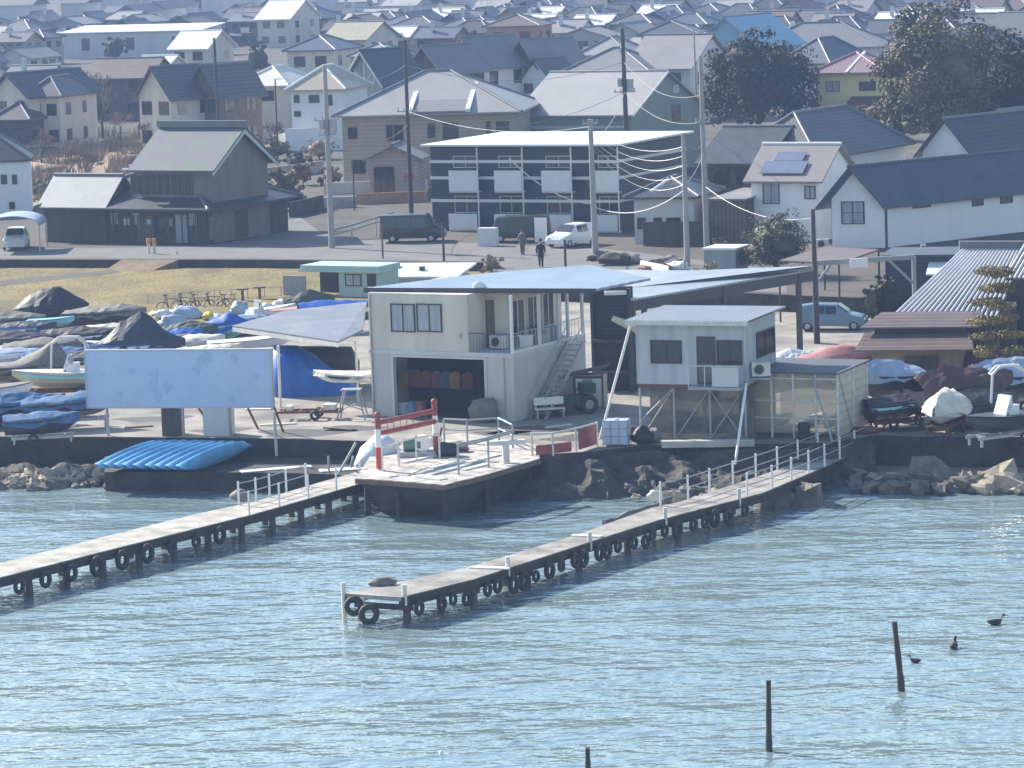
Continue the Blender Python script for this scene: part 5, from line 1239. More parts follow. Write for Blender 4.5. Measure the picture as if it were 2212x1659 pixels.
for i in range(5):
    wire(['topmost','second','third','fourth','lowest'][i]+' wire of the bundle between the two grey poles', [topU(U4,.93-.03*i), topU(U5,.90-.07*i)], .8+.15*i, .025)
wire('wire from the tall thin pole down to the right-hand houses', [topU(U6,.33), P(1760,470,5)], .9, .03)
wire('wire from the grey corner pole to the tall thin pole', [topU(U5,.62), topU(U6,.5)], .3, .03)
wire('long thin wire from the transformer pole to the dark pole', [topU(U1,.7), topU(U2,.6)], .6, .02)
wire('long thin wire from the dark pole toward the blue apartment pole', [topU(U2,.6), topU(U4,.95)], .9, .02)
XW = [(U1,.97,U2,.86,1.0,'highest long wire from the transformer pole to the dark pole'),(U1,.62,U2,.52,1.1,'lowest long wire from the transformer pole to the dark pole'),(U2,.86,U3,.80,1.4,'high wire between the two dark poles'),(U2,.55,U3,.62,1.6,'low wire between the two dark poles'),(U3,.62,U6,.66,1.0,'wire from the leaning dark pole to the tall thin pole'),(U3,.80,U6,.8,1.2,'upper wire from the leaning dark pole to the tall thin pole'),(U5,.95,U6,.55,.5,'short upper wire between the corner pole and the tall thin pole'),(U4,.85,U3,.62,.8,'wire from the front grey pole up to the leaning dark pole')]
for a_, fa, c_, fc, sg_, lb in XW: wire(lb, [topU(a_, fa), topU(c_, fc)], sg_, .035, M_POLE)
for i, (x, y) in enumerate([(1425,400),(185,404)]):
    c = P_at(x, y, P(x, 560 if i == 0 else 500, 1)); b = MB(); b.box(-.75,-.14,-.07,.75,.14,.07)
    tag(b.build('lamp_tube', M_WPAINT, loc=c, rot=(0,R(-32 if i==0 else -25),0)), ['bright slanting tube lamp hung between the grey poles','bright slanting strip over the low wing of the old house'][i], 'lamp')
o = thing('road_sign', 'red and white square sign on a pale post by the beige apartment', 'sign', P(886,462,1)); q = P(886,462,1); t0 = P_at(880,392,q).z-1; t1 = P_at(878,374,q).z-1
b = MB(); b.tube((0,0,0),(0,0,t1),.06,.06); b.build('post', M_POLE, o); b = MB(); b.box(-.4,-.1,t0,.4,-.065,t1); sp = b.build('plate', M_TPINK, o)
b = MB(); b.box(-.28,-.115,t0+.3,.28,-.101,t0+.45); b.box(-.05,-.115,t0+.12,.28,-.101,t0+.24); b.build('marking', M_HRED, sp)
for i, x in enumerate((322,334)):
    o = thing('marker_bollard', ['pale bollard with an orange top at the field corner, left of two','pale bollard with an orange top at the field corner, right of two'][i], 'bollard', P(x,548,1)); b = MB(); b.tube((0,0,0),(0,0,.7),.11,.11,8); b.build('post', M_OFFW, o); b = MB(); b.tube((0,0,.7),(0,0,1.1),.15,.15,8); b.build('reflector', mat('orange_paint', (.6,.28,.05), .6), o)
plank(1156,523,1182,523,1.0,.12,M_WPAINT,'tall white sign board standing behind the two walkers','sign_board',1.75,'sign')
plank(1036,531,1074,531,1.0,.7,M_PALE,'pale grey utility cabinet beside the road','utility_cabinet',1.3,'cabinet')
plank(765,546,828,436,1.0,.1,M_STEEL,'placeholder','x',.05) if False else None
# scrap corner right of the walkers
SL = ['white slanting sheet behind the big canopy roof','white-topped blue-grey box beside the bush','grey boulder-like rubble heap beside the grey pole','brown rubble heap at the scrap corner','white rubble piece below the grey corner pole','dark heap beside the white slanting sheet','pale stone heap right of the front grey pole','black and white bundle left of the blue-grey box']
for i, (x, y, r, m_) in enumerate([(1300,562,.6,M_ROCK),(1330,572,.8,M_SOIL),(1360,568,.7,M_ROCKP),(1420,590,.7,M_RUST),(1462,585,.6,M_TWHITE),(1440,575,.7,M_ROCK)]):
    lump('rubble_heap', SL[2:][i] if i < 6 else '', x, y, 1.0, (r*1.4,r,r*.5), m_, 60+i, 'rubble', .45)
plank(1385,587,1445,600,1.0,.1,M_WPAINT,SL[0],'leaning_sheet',.75,'sheet')
fr = Fr(1522,600,1,1590,-22); o = fr.thing('block_store', SL[1], 'store'); b = MB(); b.box(0,0,0,fr.w,2.5,1.8); b.build('wall', M_GREYW, o); b = MB(); b.box(-.1,-.1,1.8,fr.w+.1,2.6,1.92); b.build('top', M_RWHITE, o)
# ramp with guard rail beside the road
o = thing('guard_rail', 'grey guard rail with posts on the sloping side street', 'guard rail', P(716,520,1)); o0 = Vector(o.location)
gp = [P(716,520,1)-o0, P(760,508,1.3)-o0, P(812,492,1.6)-o0, P(850,480,1.8)-o0]
for q in gp:
    b = MB(); b.tube(q-Vector((0,0,.6)), q+Vector((0,0,.8)), .06); b.build('post', M_OFFW, o)
b = MB(); b.path([q+Vector((0,0,.75)) for q in gp], .08); b.path([q+Vector((0,0,.4)) for q in gp], .06); b.build('rail', M_STEEL, o)
for i, (x0, y0, x1, y1, h) in enumerate([(655,452,770,448,.9),(770,442,925,436,.9),(700,420,925,412,1.0)]):
    p = P(x0,y0,1); q = P(x1,y1,1); d = q-p; b = MB(); b.prism([(0,0,0),d,d+Vector((0,.2,0)),(0,.2,0)],(0,0,h)); ob = b.build('low_wall', [M_CONC,M_TERRA,M_CREAM][i], loc=p); tag(ob, ['low grey garden wall behind the transformer pole','low brown garden wall in front of the beige apartment','cream boundary wall nearest the beige apartment'][i], 'wall')
# carport at far left
o = thing('carport', 'carport with an arched pale roof over the white car at far left', 'carport', P(30,545,1)); b = MB()
rg_ = [[Vector((2.0*math.cos(a), y, 1.9+.75*math.sin(a))) for a in [math.pi*k/12 for k in range(13)]] for y in (-.6, 4.2)]
rr2 = [[p*1.0+Vector((0,0,.08)) for p in r] for r in rg_]
b.loft([rg_[0]+rr2[0][::-1], rg_[1]+rr2[1][::-1]]); b.build('roof', M_TSILV, o)
for x in (-2,2):
    for y in (-.5,4): b = MB(); b.tube((x,y,0),(x,y,1.95),.06); b.build('post', M_ALU, o)
# gantry at right
o = thing('pipe_gantry', 'blue-grey steel gantry with a white board in front of the dark garage', 'gantry', P(1766,740,0)); o0 = Vector(o.location)
gh = P_at(1766,568,o0).z; e = P_at(1974,570,o0+Vector((0,2,0)))-o0
b = MB(); b.tube((0,0,0),(0,0,gh),.13,.13,8); b.build('post', M_GREYW, o)
b = MB(); b.tube((e.x,2,0),(e.x,2,gh),.13,.13,8); b.build('post', M_GREYW, o)
b = MB(); b.tube((0,0,gh),(e.x,2,gh-.05),.15,.15,8); b.tube((e.x-1.6,1.4,gh),(e.x,2,gh-1.6),.08); b.tube((1.0,.4,gh),(0,0,gh-1.2),.08); b.build('beam', M_GREYW, o)
b = MB(); b.box(1.95,.1,gh-.35,2.95,.2,gh+.15); b.build('board', M_WPAINT, o)
b = MB(); b.tube((0,0,0),(0,0,3.2),.05); b.tube((0,0,3.2),(.3,0,3.2),.08); tag(b.build('flag_mast', M_OFFW, loc=P(1992,640,0)), 'small pale mast beside the right end of the gantry', 'mast')
# ============================================================ HOUSES NEAR THE WATER
FOOT = []; HB = []
def foot(fr, dep, ht=8): 
    c = fr.wpt(fr.w/2, dep/2, 0); FOOT.append((c.x, c.y, max(fr.w, dep)*.62+3))
    q = [proj(fr.wpt(x, y, z)) for x in (0, fr.w) for y in (0, dep) for z in (0, ht)]
    HB.append((min(a[0] for a in q), max(a[0] for a in q), min(a[1] for a in q), max(a[1] for a in q), c.y))
TR = [(1640,292,12.2,10.5),(2030,345,11.5,13.5),(2190,330,9.5,11),(1905,305,6,4),(222,300,6,8)]
for x_, y_, w_, h_ in TR:
    p_ = P(x_, y_, 1); FOOT.append((p_.x, p_.y, w_*.55)); t_ = proj(p_+Vector((-w_/2,0,h_))); u_ = proj(p_+Vector((w_/2,0,0)))
    HB.append((t_[0], u_[0], t_[1], u_[1], p_.y))
def blocks(cx, cy, ht):
    a = proj(Vector((cx-5,cy,1))); c = proj(Vector((cx+5,cy,1+ht)))
    for x0, x1, y0, y1, d in HB:
        if cy < d and a[0] < x1-4 and c[0] > x0+4 and c[1] < y1-(y1-y0)*.22 and a[1] > y0: return True
    return False
# old wooden house
f1_ = Fr(112,522,1,446,-30); Dg = f1_.D(622,1)
o = house(f1_, Dg, 2.5, 2.5, 'hip', wm=M_DARKW, rm=M_RDARK, oh=.9, label='long weathered ground floor wing of the old wooden house by the road', cat='house', name='old_house_wing')
for a, c in ((250,290),(320,352),(372,420)):
    x0,z0,x1,z1 = f1_.frect(a,470,c,505); window(o,'F',x0,z0,x1,z1,w=f1_.w,pm=M_GLASS,mull=1)
for px in (248,294,634*.5+100): 
    x = f1_.f(px,470).x; b = MB(); fbox(b,'F',x-.35,1.4,x+.35,2.3,.01,.05); b.build('notice_panel', M_GREYW, o)
foot(f1_, Dg)
for k, (xa, za, ww, hh, m_, nm) in enumerate([(6.3,.1,1.5,2.0,M_DARKW,'shutter'),(8.1,.1,1.4,2.0,M_BROWNW,'door'),(9.8,1.1,1.5,.9,M_GLASS,'pane'),(11.6,.1,1.0,2.1,M_GREYW,'shutter'),(6.9,1.35,.5,.5,M_PALE,'notice_panel'),(9.0,1.45,.4,.35,M_TSILV,'notice_panel'),(10.9,1.3,.45,.6,M_GREYW,'notice_panel')]):
    if xa+ww < f1_.w: b = MB(); b.box(xa,-.06-.02*k,za,xa+ww,-.004,za+hh); b.build(nm, m_, o)
for k in range(7):
    b = MB(); b.box(6.0+k*1.25,-.35,.0,6.08+k*1.25,-.27,2.45); b.build('post', M_DARKW, o)
b = MB(); b.box(Dg*0+f1_.w+.004,Dg*.35,.1,f1_.w+.06,Dg*.5,2.2); b.build('door', M_DARKW, o)
b = MB(); b.box(f1_.w+.004,.4,.3,f1_.w+.05,Dg*.3,2.0); b.build('plaster_panel', M_TGREY, o)
_c = f1_.wpt(f1_.w-.9, 1.0, 0)
_r = ray(426,358); z2 = (CPOS+_r*((_c.y-CPOS.y)/_r.y)).z; print('Z2', z2)
f2_ = Fr(272,361,z2,426,-30,1); f2_.o = f2_.o + f1_.Y*(1.0-f1_.loc(f2_.o).y); print('F2X', f1_.loc(f2_.o), f1_.w); h2 = z2-1; D2 = min(10.5, f2_.D(577,h2)); print('D2',D2)
o = house(f2_, D2, h2, 2.5, 'gable', 'x', wm=M_OLDW, rm=M_RIRID, oh=.7, label='upper storey of the old wooden house with a purple and green sheen on its tiles', name='old_house', cat='house')
x0,z0,x1,z1 = f2_.frect(285,378,415,420); b = MB(); fbox(b,'F',x0,z0,x1,z1,.004,.08); lat = b.build('lattice_window', M_DARKW, o); b = MB()
for k in range(10): fbox(b,'F',x0+(x1-x0)*k/9-.03,z0,x0+(x1-x0)*k/9+.03,z1,.08,.13)
b.build('lattice', M_OLDW, lat)
x0,z0,x1,z1 = f2_.frect(272,366,352,372); b = MB(); fbox(b,'F',x0,h2-.35,x1,h2-.2,.3,.5); b.build('awning', M_WPAINT, o)
b = MB(); k = (2.5)/(D2/2)
b.prism([(f2_.w+.55,-.6,h2-.6*k-.3),(f2_.w+.55,D2/2,h2+2.5-.35),(f2_.w+.55,D2/2,h2+2.5-.02),(f2_.w+.55,-.6,h2-.6*k-.02)],(.08,0,0)); b.prism([(f2_.w+.55,D2+.6,h2-.6*k-.3),(f2_.w+.55,D2/2,h2+2.5-.35),(f2_.w+.55,D2/2,h2+2.5-.02),(f2_.w+.55,D2+.6,h2-.6*k-.02)],(.08,0,0)); b.build('bargeboard', M_PALE, o)
foot(f2_, D2)
b = MB(); b.box(-.8,D2/2-.22,h2+2.62,f2_.w+.8,D2/2+.22,h2+3.1); b.build('ridge_crest', M_RIDGE, o)
f_ = Fr(112,522,1,446,-30); f_.o = f1_.wpt(-.3,-.35,0); f_.w = 5.6; o = house(f_, 4.2, 2.95, 1.9, 'gable', 'x', wm=M_DARKW, rm=mat('pale_blue_tile_roof', (.17,.19,.22), .55, .15, .7), oh=.45, label='low wing with a pale blue-grey roof at the left of the old wooden house', name='old_house_wing'); foot(f_, 6)
# left edge white-blue house
f_ = Fr(-110,470,1,68,6); o = house(f_, 8, 4.4, 2.6, 'hip', 'x', wm=M_WHITE, rm=M_TRIMDK, oh=.25, label='white house with a dark steep roof cut by the left edge of the picture'); foot(f_, 9)
for a, c in ((2,15),(52*.5,74*.5)):
    x0,z0,x1,z1 = f_.frect(a,377,c,398); window(o,'F',x0,z0,x1,z1,w=f_.w,mull=0)
x0,z0,x1,z1 = f_.frect(20,436,32,452); window(o,'F',x0,z0,x1,z1,w=f_.w,mull=0)
# beige apartment
f_ = Fr(738,254,7.4,1112,-8,1); o = house(f_, 13, 6.4, 3.4, 'hip', wm=M_BEIGE, rm=M_RPALE, oh=.7, label='long beige apartment building with pale hipped roof', name='apartment_building', cat='building', ridge=M_RIDGE); foot(f_, 13)
for a, c, t_, b_ in ((752,772,275,300),(835,848,270,304),(848+3,871,270,304),(924,940,266,298),(957,990,265,300),(1050,1060,262,292),(1072,1100,262,292),(760,790,345,375),(1000,1030,330,360)):
    x0,z0,x1,z1 = f_.frect(a,t_,c,b_); window(o,'F',x0,z0,x1,z1,w=f_.w,pm=M_GLASS,mull=1 if c-a > 18 else 0)
xx0, xx1 = f_.f(893,240).x, f_.f(1008,240).x
b = MB(); b.slab([(xx0,-.75,6.62),(xx1,-.75,6.62),(xx1,4.6,8.6),(xx0,4.6,8.6)],.15); rp_ = b.build('roof_panel', M_RGREY, o)
b = MB()
for x in (xx0-.4, xx1): b.slab([(x,-.8,6.63),(x+.4,-.8,6.63),(x+.4,4.75,8.68),(x,4.75,8.68)],.28)
b.slab([(xx0,4.6,8.62),(xx1,4.6,8.62),(xx1,4.75,8.7),(xx0,4.75,8.7)],.28); b.build('white_border', M_RIDGEW, rp_)  # white frame, drawn wider to take in its sun glare
f_ = Fr(800,430,1,905,-8); o = house(f_, 3.5, 3.4, 1.0, 'gable', 'y', wm=M_BEIGE, rm=M_RGREY, oh=.5, label='entrance porch with small gable roof in front of the beige apartment', name='porch', cat='porch'); foot(f_, 3)
x0,z0,x1,z1 = f_.frect(808,352,852,414); window(o,'F',x0,.3,x1,2.7,w=f_.w,mull=2)
f_ = Fr(1118,249,6.6,1362,-28,1); Dh = f_.D(1512,6.6); o = house(f_, Dh, 5.6, 3.3, 'gable', 'x', wm=M_SAGE, rm=M_RPALE, oh=.35, label='long hall with a pale grey roof and sage green gable end', name='hall', cat='building', ridge=M_RPALE); foot(f_, Dh)
b = MB(); b.prism([(f_.w+.36,-.3,5.4),(f_.w+.36,Dh/2,8.9),(f_.w+.36,Dh/2,9.08),(f_.w+.36,-.3,5.58)],(.06,0,0)); b.build('bargeboard', M_RIDGEW, o)
y0,z0,y1,z1 = f_.rrect(1451,225,1470,262); b = MB(); fbox(b,'R',y0,z0,y1,z1,.004,.06,f_.w); b.build('door', M_BROWNW, o)
y0,z0,y1,z1 = f_.rrect(1455,183,1466,200); b = MB(); fbox(b,'R',y0,z0,y1,z1,.004,.05,f_.w); b.build('vent', M_PALE, o)
b = MB()
for z in (2.8,3.6,4.4): b.box(.2,-.06,z,f_.w-.2,-.003,z+.22)
b.build('balcony_rail', M_PALE, o)
# dark blue apartment block
f_ = Fr(936,498,1,1336,-27); w = f_.w; Da = f_.D(1484,1); ht = f_.f(936,316).z
o = f_.thing('apartment_block', 'dark blue two-storey apartment block with white balcony panels and flat white roof', 'building'); foot(f_, Da)
b = MB(); b.box(0,0,0,w,Da,ht); b.build('wall', M_NAVYW, o)
b = MB(); b.slab([(-.5,-.7,ht+.03),(w+.5,-.7,ht+.03),(w+.5,Da+.6,ht+.06),(-.5,Da+.6,ht+.06)],.14); b.build('roof', M_RWHITE, o)
zs = [f_.f(950,y).z for y in (349,384,433)]
b = MB()
for z in zs: b.box(-.05,-.09,z-.11,w+.09,-.003,z+.11); b.box(w+.003,-.003,z-.11,w+.09,Da,z+.11)
b.build('white_band', M_FRAMEW, o)
cols = [(970,1031),(1068,1127),(1170,1234),(1283,1334)]
for a, c in cols:
    for t_, b_, yy in ((366,414,-.75),(455,491,-.75)):
        x0 = f_.f(a,(t_+b_)/2,-.75).x; x1 = f_.f(c,(t_+b_)/2,-.75).x; z0 = f_.f(a,b_-( a-935)*0,-.75).z; z1 = f_.f(a,t_,-.75).z
        hh_ = 1.55 if t_ == 366 else 1.2; zm = 3.05 if t_ == 366 else .15
        bl = MB(); bl.box(x0,-.8,zm,x1,-.72,zm+hh_); pn = bl.build('balcony_panel', M_FRAMEW, o)
        bl = MB(); bl.box(x0,-.72,zm-.12,x1,-.10,zm); bl.build('balcony_floor', M_PALE, o)
    for zz in (zm+1.55, 4.85):
        window(o,'F',x0+.15,zz-.35 if zz < 4 else zz-.1,x1-.15,zz+.95 if zz < 4 else zz+.8,w=w,mull=1,fm=M_ALU)
for px in (1031,1128,1233,1334):
    x = f_.f(px,400,-.75).x; b = MB(); b.box(x+.02,-.8,0,x+.1,-.7,ht-.05); b.build('balcony_post', M_FRAMEW, o)
# small grey house right of it
f_ = Fr(1372,527,1,1500,-18); o = house(f_, 6, 3.2, 1.2, 'hip', wm=M_PALE, rm=M_RDARK, oh=.6, label='small grey house with dark tiled roof below the wires, right of the blue apartment'); foot(f_, 6)
for a, c in ((1345+32,1395),(1412,1430),(1440,1470)):
    x0,z0,x1,z1 = f_.frect(a,470,c,495); window(o,'F',x0,z0,x1,z1,w=f_.w)
b = MB(); p = P(1390,532,1); q = P(1535,530,1); d = q-p; b.prism([(0,0,0),d,d+Vector((0,.2,0)),(0,.2,0)],(0,0,1.7)); tag(b.build('board_fence', M_DARKW, loc=p), 'dark board fence in front of the small grey house', 'fence')
f_ = Fr(1535,525,1,1612,-24); o = house(f_, 7, 3.0, .2, 'shed', wm=M_BROWNW, rm=M_RGREY, oh=.1, label='low brown walled shed between the tall thin pole and the bush', name='shed', cat='shed'); foot(f_, 7)
f_ = Fr(1530,345,6.2,1640,-28,1); o = house(f_, 9, 5.2, 2.0, 'gable', 'x', wm=M_DARKW, rm=M_RDARK, oh=.8, label='dark old house with tiled gable roof behind the tall thin pole', auto=(2,2,1)); foot(f_, 9)
# solar house
f_ = Fr(1588,345,6.0,1760,-32,1); Dd = f_.D(1955,6.0); o = house(f_, min(Dd,16), 5.0, 3.1, 'hip', wm=M_PALE, rm=M_RSLATE, oh=.6, label='house with a large grey hipped roof behind the solar panel house', ridge=M_RIDGE); foot(f_, 14)
f_ = Fr(1622,386,5.4,1768,-28,1); o = house(f_, 6.4, 4.4, 2.1, 'gable', wm=M_WHITE, rm=mat('mauve_grey_roof', (.22,.20,.20), .5, .1, .6), oh=.45, label='white house with solar panels on its roof front', ridge=M_RIDGEW); foot(f_, 7)
for a, c, t_, b_ in ((1648,1684,388,440),(1738,1762,402,430)):
    x0,z0,x1,z1 = f_.frect(a,t_,c,b_); window(o,'F',x0,z0,min(x1,f_.w-.1),z1,w=f_.w,pm=M_GLASSL)
k = 2.1/3.2
for (x0,x1,y0,y1) in ((.6,3.9,.15,1.3),(1.2,3.4,1.35,2.2)):
    zz = lambda y: 4.55+y*k
    b = MB(); b.slab([(x0,y0,zz(y0)+.1),(x1,y0,zz(y0)+.1),(x1,y1,zz(y1)+.1),(x0,y1,zz(y1)+.1)],.06); b.build('solar_panel', mat('solar_glass_glare', (.30,.32,.38), .2, .1, 1, metal=.6), o)  # whitish panel colour carries painted glare
# white long house: the plan is a skewed parallelogram, its long side runs away at 38 degrees
f_ = Fr(1796,430,4.4,1908,-14,1); w = f_.w; SK = 1/math.tan(R(52)); DL = 17.0
o = house(f_, DL, 3.4, 2.1, 'gable', 'y', wm=M_WHITE, rm=M_RBLUE, oh=.6, label='long white house with blue-grey tiled roof on the right', ridge=M_RBLUE); foot(f_, 14); FOOT.append((f_.wpt(w+8,12,0).x, f_.wpt(w+8,12,0).y, 11))
x0,z0,x1,z1 = f_.frect(1819,435,1868,484); window(o,'F',x0,z0,x1,z1,w=w,pm=M_GLASSL,fm=M_FRAME,mull=1,rail=1)
cn_ = f_.wpt(w,0,0); dr_ = Vector((math.cos(R(38)), math.sin(R(38)), 0)); nr_ = Vector((dr_.y,-dr_.x,0))
for a, c, t_, b_ in ((1971,2009,435,449),(2099,2123,422,445),(2160,2186,419,439)):
    q = [PP(x_, y_, cn_, nr_) for x_, y_ in ((a,(t_+b_)/2),(c,(t_+b_)/2),((a+c)/2,b_),((a+c)/2,t_))]
    window(o,'R',(q[0]-cn_).dot(dr_)*math.sin(R(52)),q[2].z-1,(q[1]-cn_).dot(dr_)*math.sin(R(52)),q[3].z-1,w=w,mull=1)
b = MB(); b.tube((w+.06,.12,0),(w+.06,.12,3.2),.06); b.tube((-.06,.12,0),(-.06,.12,3.2),.06); b.build('downpipe', M_DKMET, o)
for ob_ in [c_ for c_ in o.children_recursive]:
    for v_ in ob_.data.vertices: v_.co.x += v_.co.y*SK
    ob_.data.update()
ac(None,'air_conditioner','air conditioner at the foot of the long white house gable', f_.wpt(-.6,-.5,0), f_.ang+R(10))
LONG = f_
f_ = Fr(1993,338,5.2,2100,-45,1); f_.o = f_.o; o = house(f_, 15, 4.6, 2.4, 'gable', 'y', wm=M_WHITE, rm=M_RDARK, oh=.5, label='white gabled house peeping over the long blue-grey roof', ridge=M_RIDGE); foot(f_, 15)
# dark garage building below the long house
f_ = Fr(1915,690,0,2140,-14); o = f_.thing('dark_garage', 'dark blue-grey garage building below the long white house', 'building'); w = f_.w
b = MB(); b.box(0,0,0,w*.55,4,3.7); b.box(w*.55,0,2.6,w+9,4,3.7); b.box(w*.8,0,0,w+9,4,2.6); b.box(w*.55,3,0,w*.8,4,2.6); b.build('wall', M_NAVYW, o)
b = MB(); b.slab([(-.2,-.2,3.72),(w+9,-.2,3.72),(w+9,4.3,3.76),(-.2,4.3,3.76)],.12); b.build('roof', M_RDARK, o)
b = MB(); b.slab([(w*.42,-1.5,2.75),(w*.95,-1.5,2.75),(w*.95,-.02,3.3),(w*.42,-.02,3.3)],.08); b.build('awning', M_RWHITE, o)
b = MB()
for k in range(5): b.box(1.4+k*.28,-.08,.3,1.5+k*.28,-.003,1.3)
b.build('rack', M_ALU, o)
o = thing('carport', 'flat grey-brown carport roof beside the bush on the right', 'carport', P(1790,620,1)); o0 = Vector(o.location)
q = [P(x,y,3.6)-o0 for x, y in ((1683,566),(1812,572),(1898,542),(1780,536))]
b = MB(); b.slab(q, .1); b.build('roof', M_RBROWN, o)
for p in q: b = MB(); b.tube((p.x,p.y,-1),(p.x,p.y,p.z),.06); b.build('post', M_DKMET, o)
# striped tile roof house
o = thing('tiled_house', 'low house whose tiled roof shows bright diagonal stripes', 'house', P(2050,740,0)); o0 = Vector(o.location)
A,B_,C,D_ = P(1932,686,3.3)-o0, P(2150,692,3.3)-o0, P(2215,541,6.0)-o0, P(2084,541,6.0)-o0
b = MB(); b.slab([A,B_,C,D_],.1); rf = b.build('roof', M_TRIMDK, o)
b = MB(); nr = 19
for i in range(nr+1):
    t = i/nr; p = A.lerp(B_, t)+Vector((0,0,.13)); q = D_.lerp(C, t)+Vector((0,0,.13)); b.tube(p, q, .075, .075, 6)
b.build('tile_rows', mat('sun_glint_roll_tiles', (.52,.53,.56), .35, .1, 2), rf)  # sun highlight on the ribs painted as pale colour, slab between kept dark
b = MB(); d = (C-D_); b.prism([D_-d.normalized()*.3+Vector((0,-.2,0)), C+Vector((0,-.2,0)), C+Vector((0,.2,0)), D_-d.normalized()*.3+Vector((0,.2,0))],(0,0,.5)); b.build('ridge_cap', M_RIDGE, rf)
b = MB(); b.prism([(A.x+.6,A.y+.4,0),(B_.x,B_.y+.4,0),(C.x,C.y,0),(D_.x,D_.y,0)],(0,0,3.25)); b.build('wall', M_DARKW, o)
o = thing('tiled_house', 'second striped tiled roof cut by the right edge behind the pine', 'house', P(2230,760,0)); o0 = Vector(o.location)
A,B_,C,D_ = P(2172,606,5.0)-o0, P(2330,612,5.0)-o0, P(2380,500,7.2)-o0, P(2232,505,7.2)-o0
b = MB(); b.slab([A,B_,C,D_],.1); rf = b.build('roof', M_TRIMDK, o); b = MB()
for i in range(17):
    t = i/16; b.tube(A.lerp(B_, t)+Vector((0,0,.13)), D_.lerp(C, t)+Vector((0,0,.13)), .085, .085, 6)
b.build('tile_rows', MATS['sun_glint_roll_tiles'], rf)
b = MB(); b.prism([(A.x+.6,A.y+.4,0),(B_.x,B_.y+.4,0),(C.x,C.y,0),(D_.x,D_.y,0)],(0,0,4.95)); b.build('wall', M_DARKW, o)
# brown low shed in front of the striped roof
f_ = Fr(1868,850,0,2090,-12); w = f_.w; o = f_.thing('brown_shed', 'low shed with two brown sheet roofs and tan walls below the striped roof', 'shed')
zt = 2.2
b = MB(); b.box(.4,0,0,w-.3,3.0,zt); b.build('wall', mat('tan_board', (.24,.18,.13), .85, .2, 1, streak=True), o)
x0 = w*.4; window(o,'F',x0,.8,x0+1.7,1.9,w=w,mull=2)
b = MB(); b.slab([(-.4,-.6,zt),(w+.4,-.6,zt),(w+.1,1.4,zt+.65),(-.1,1.4,zt+.65)],.08); b.build('roof', M_RBROWN, o)
b = MB(); b.slab([(-.3,1.1,zt+.95),(w+.5,1.1,zt+.95),(w+.5,3.2,zt+1.5),(.6,3.2,zt+1.5)],.08); b.build('upper_roof', M_RBROWN, o)
b = MB(); b.box(0.4,1.5,zt,w-.3,3.0,zt+.94); b.build('upper_wall', M_DARKW, o)
# yellow house
f_ = Fr(1762,161,6.9,1903,-20,1); w = f_.w; o = house(f_, 8, 5.9, 1.9, 'hip', wm=mat('bright_yellow_siding', (.78,.66,.32), .8, .05, .6), rm=mat('muted_pink_roof', (.30,.20,.21), .5, .1, .6, wave=('X',.4,.15,.1)), oh=.6, label='yellow two-storey house with a pink-red roof between the two big trees', ridge=M_RPINK); foot(f_, 9)
for a, c, t_, b_ in ((1784,1814,176,198),(1856,1892,176,196)):
    x0,z0,x1,z1 = f_.frect(a,t_,c,b_); window(o,'F',x0,z0,x1,z1,w=w,pm=M_GLASSL if a == 1784 else M_GLASS)
b = MB(); b.slab([(w*.48,-1.6,2.7),(w+.6,-1.6,2.7),(w+.4,-.01,3.5),(w*.55,-.01,3.5)],.1); b.build('porch_roof', mat('maroon_roof', (.12,.05,.055), .5), o)
b = MB(); b.box(w*.52,-1.3,0,w+.4,-.01,2.65); b.build('porch_wall', M_TERRA, o)
b = MB(); x = w*.47; b.slab([(x,-.62,5.95),(x+.25,-.62,5.95),(x+1.2,3.6,7.85),(x+.95,3.6,7.85)],.2); b.build('roof_flashing', M_RIDGEW, o)
# cream house pair
f_ = Fr(514,189,6.8,618,-22,1); o = house(f_, 8, 5.8, 1.9, 'hip', wm=M_CREAM, rm=mat('cream_sheet_roof', (.62,.60,.55), .45, .05), oh=.5, label='cream two-storey house with a bright cream roof behind the old wooden house', ridge=M_RIDGEW); foot(f_, 9)
for a, c, t_, b_ in ((520,544,197,217),(564,592,196,218),(520,545,255,272)):
    x0,z0,x1,z1 = f_.frect(a,t_,c,b_); window(o,'F',x0,z0,x1,z1,w=f_.w)
f_ = Fr(628,198,7.0,740,-14,1); o = house(f_, 9, 6, 2.3, 'hip', wm=M_WHITE, rm=mat('tan_roof', (.40,.34,.27), .6, .08), oh=.5, label='white house with a tan hipped roof left of the green gabled house', ridge=M_RIDGEW); foot(f_, 9)
for a, c, t_, b_ in ((635,647,205,222),(667,690,205,222),(705,718,205,228),(636,650,240,252)):
    x0,z0,x1,z1 = f_.frect(a,t_,c,b_); window(o,'F',x0,z0,x1,z1,w=f_.w)
b = MB(); b.box(-.3,-1.5,0,6.5,-1.3,2.3); b.build('garden_wall', M_WHITE, o)
# green gabled house with timbering
f_ = Fr(748,183,6.8,830,-48,1); w = f_.w; o = house(f_, 5.5, 5.8, 3.6, 'gable', 'y', wm=M_SAGE, rm=M_RGREEN, oh=.6, label='house with a dark green roof and pale timbering in its gable', ridge=M_RGREEN); foot(f_, 12)
b = MB()
for x0,z0,x1,z1 in ((w/2,5.9,w/2,9.0),(w*.25,5.9,w*.25,7.5),(w*.75,5.9,w*.75,7.5),(w*.25,7.4,w/2,5.9),(w*.75,7.4,w/2,5.9)): b.tube((x0,-.05,z0),(x1,-.05,z1),.09,.09,4)
b.tube((-.4,-.62,5.6),(w/2,-.62,9.3),.12,.12,4); b.tube((w+.4,-.62,5.6),(w/2,-.62,9.3),.12,.12,4); b.build('timbering', M_PALE, o)
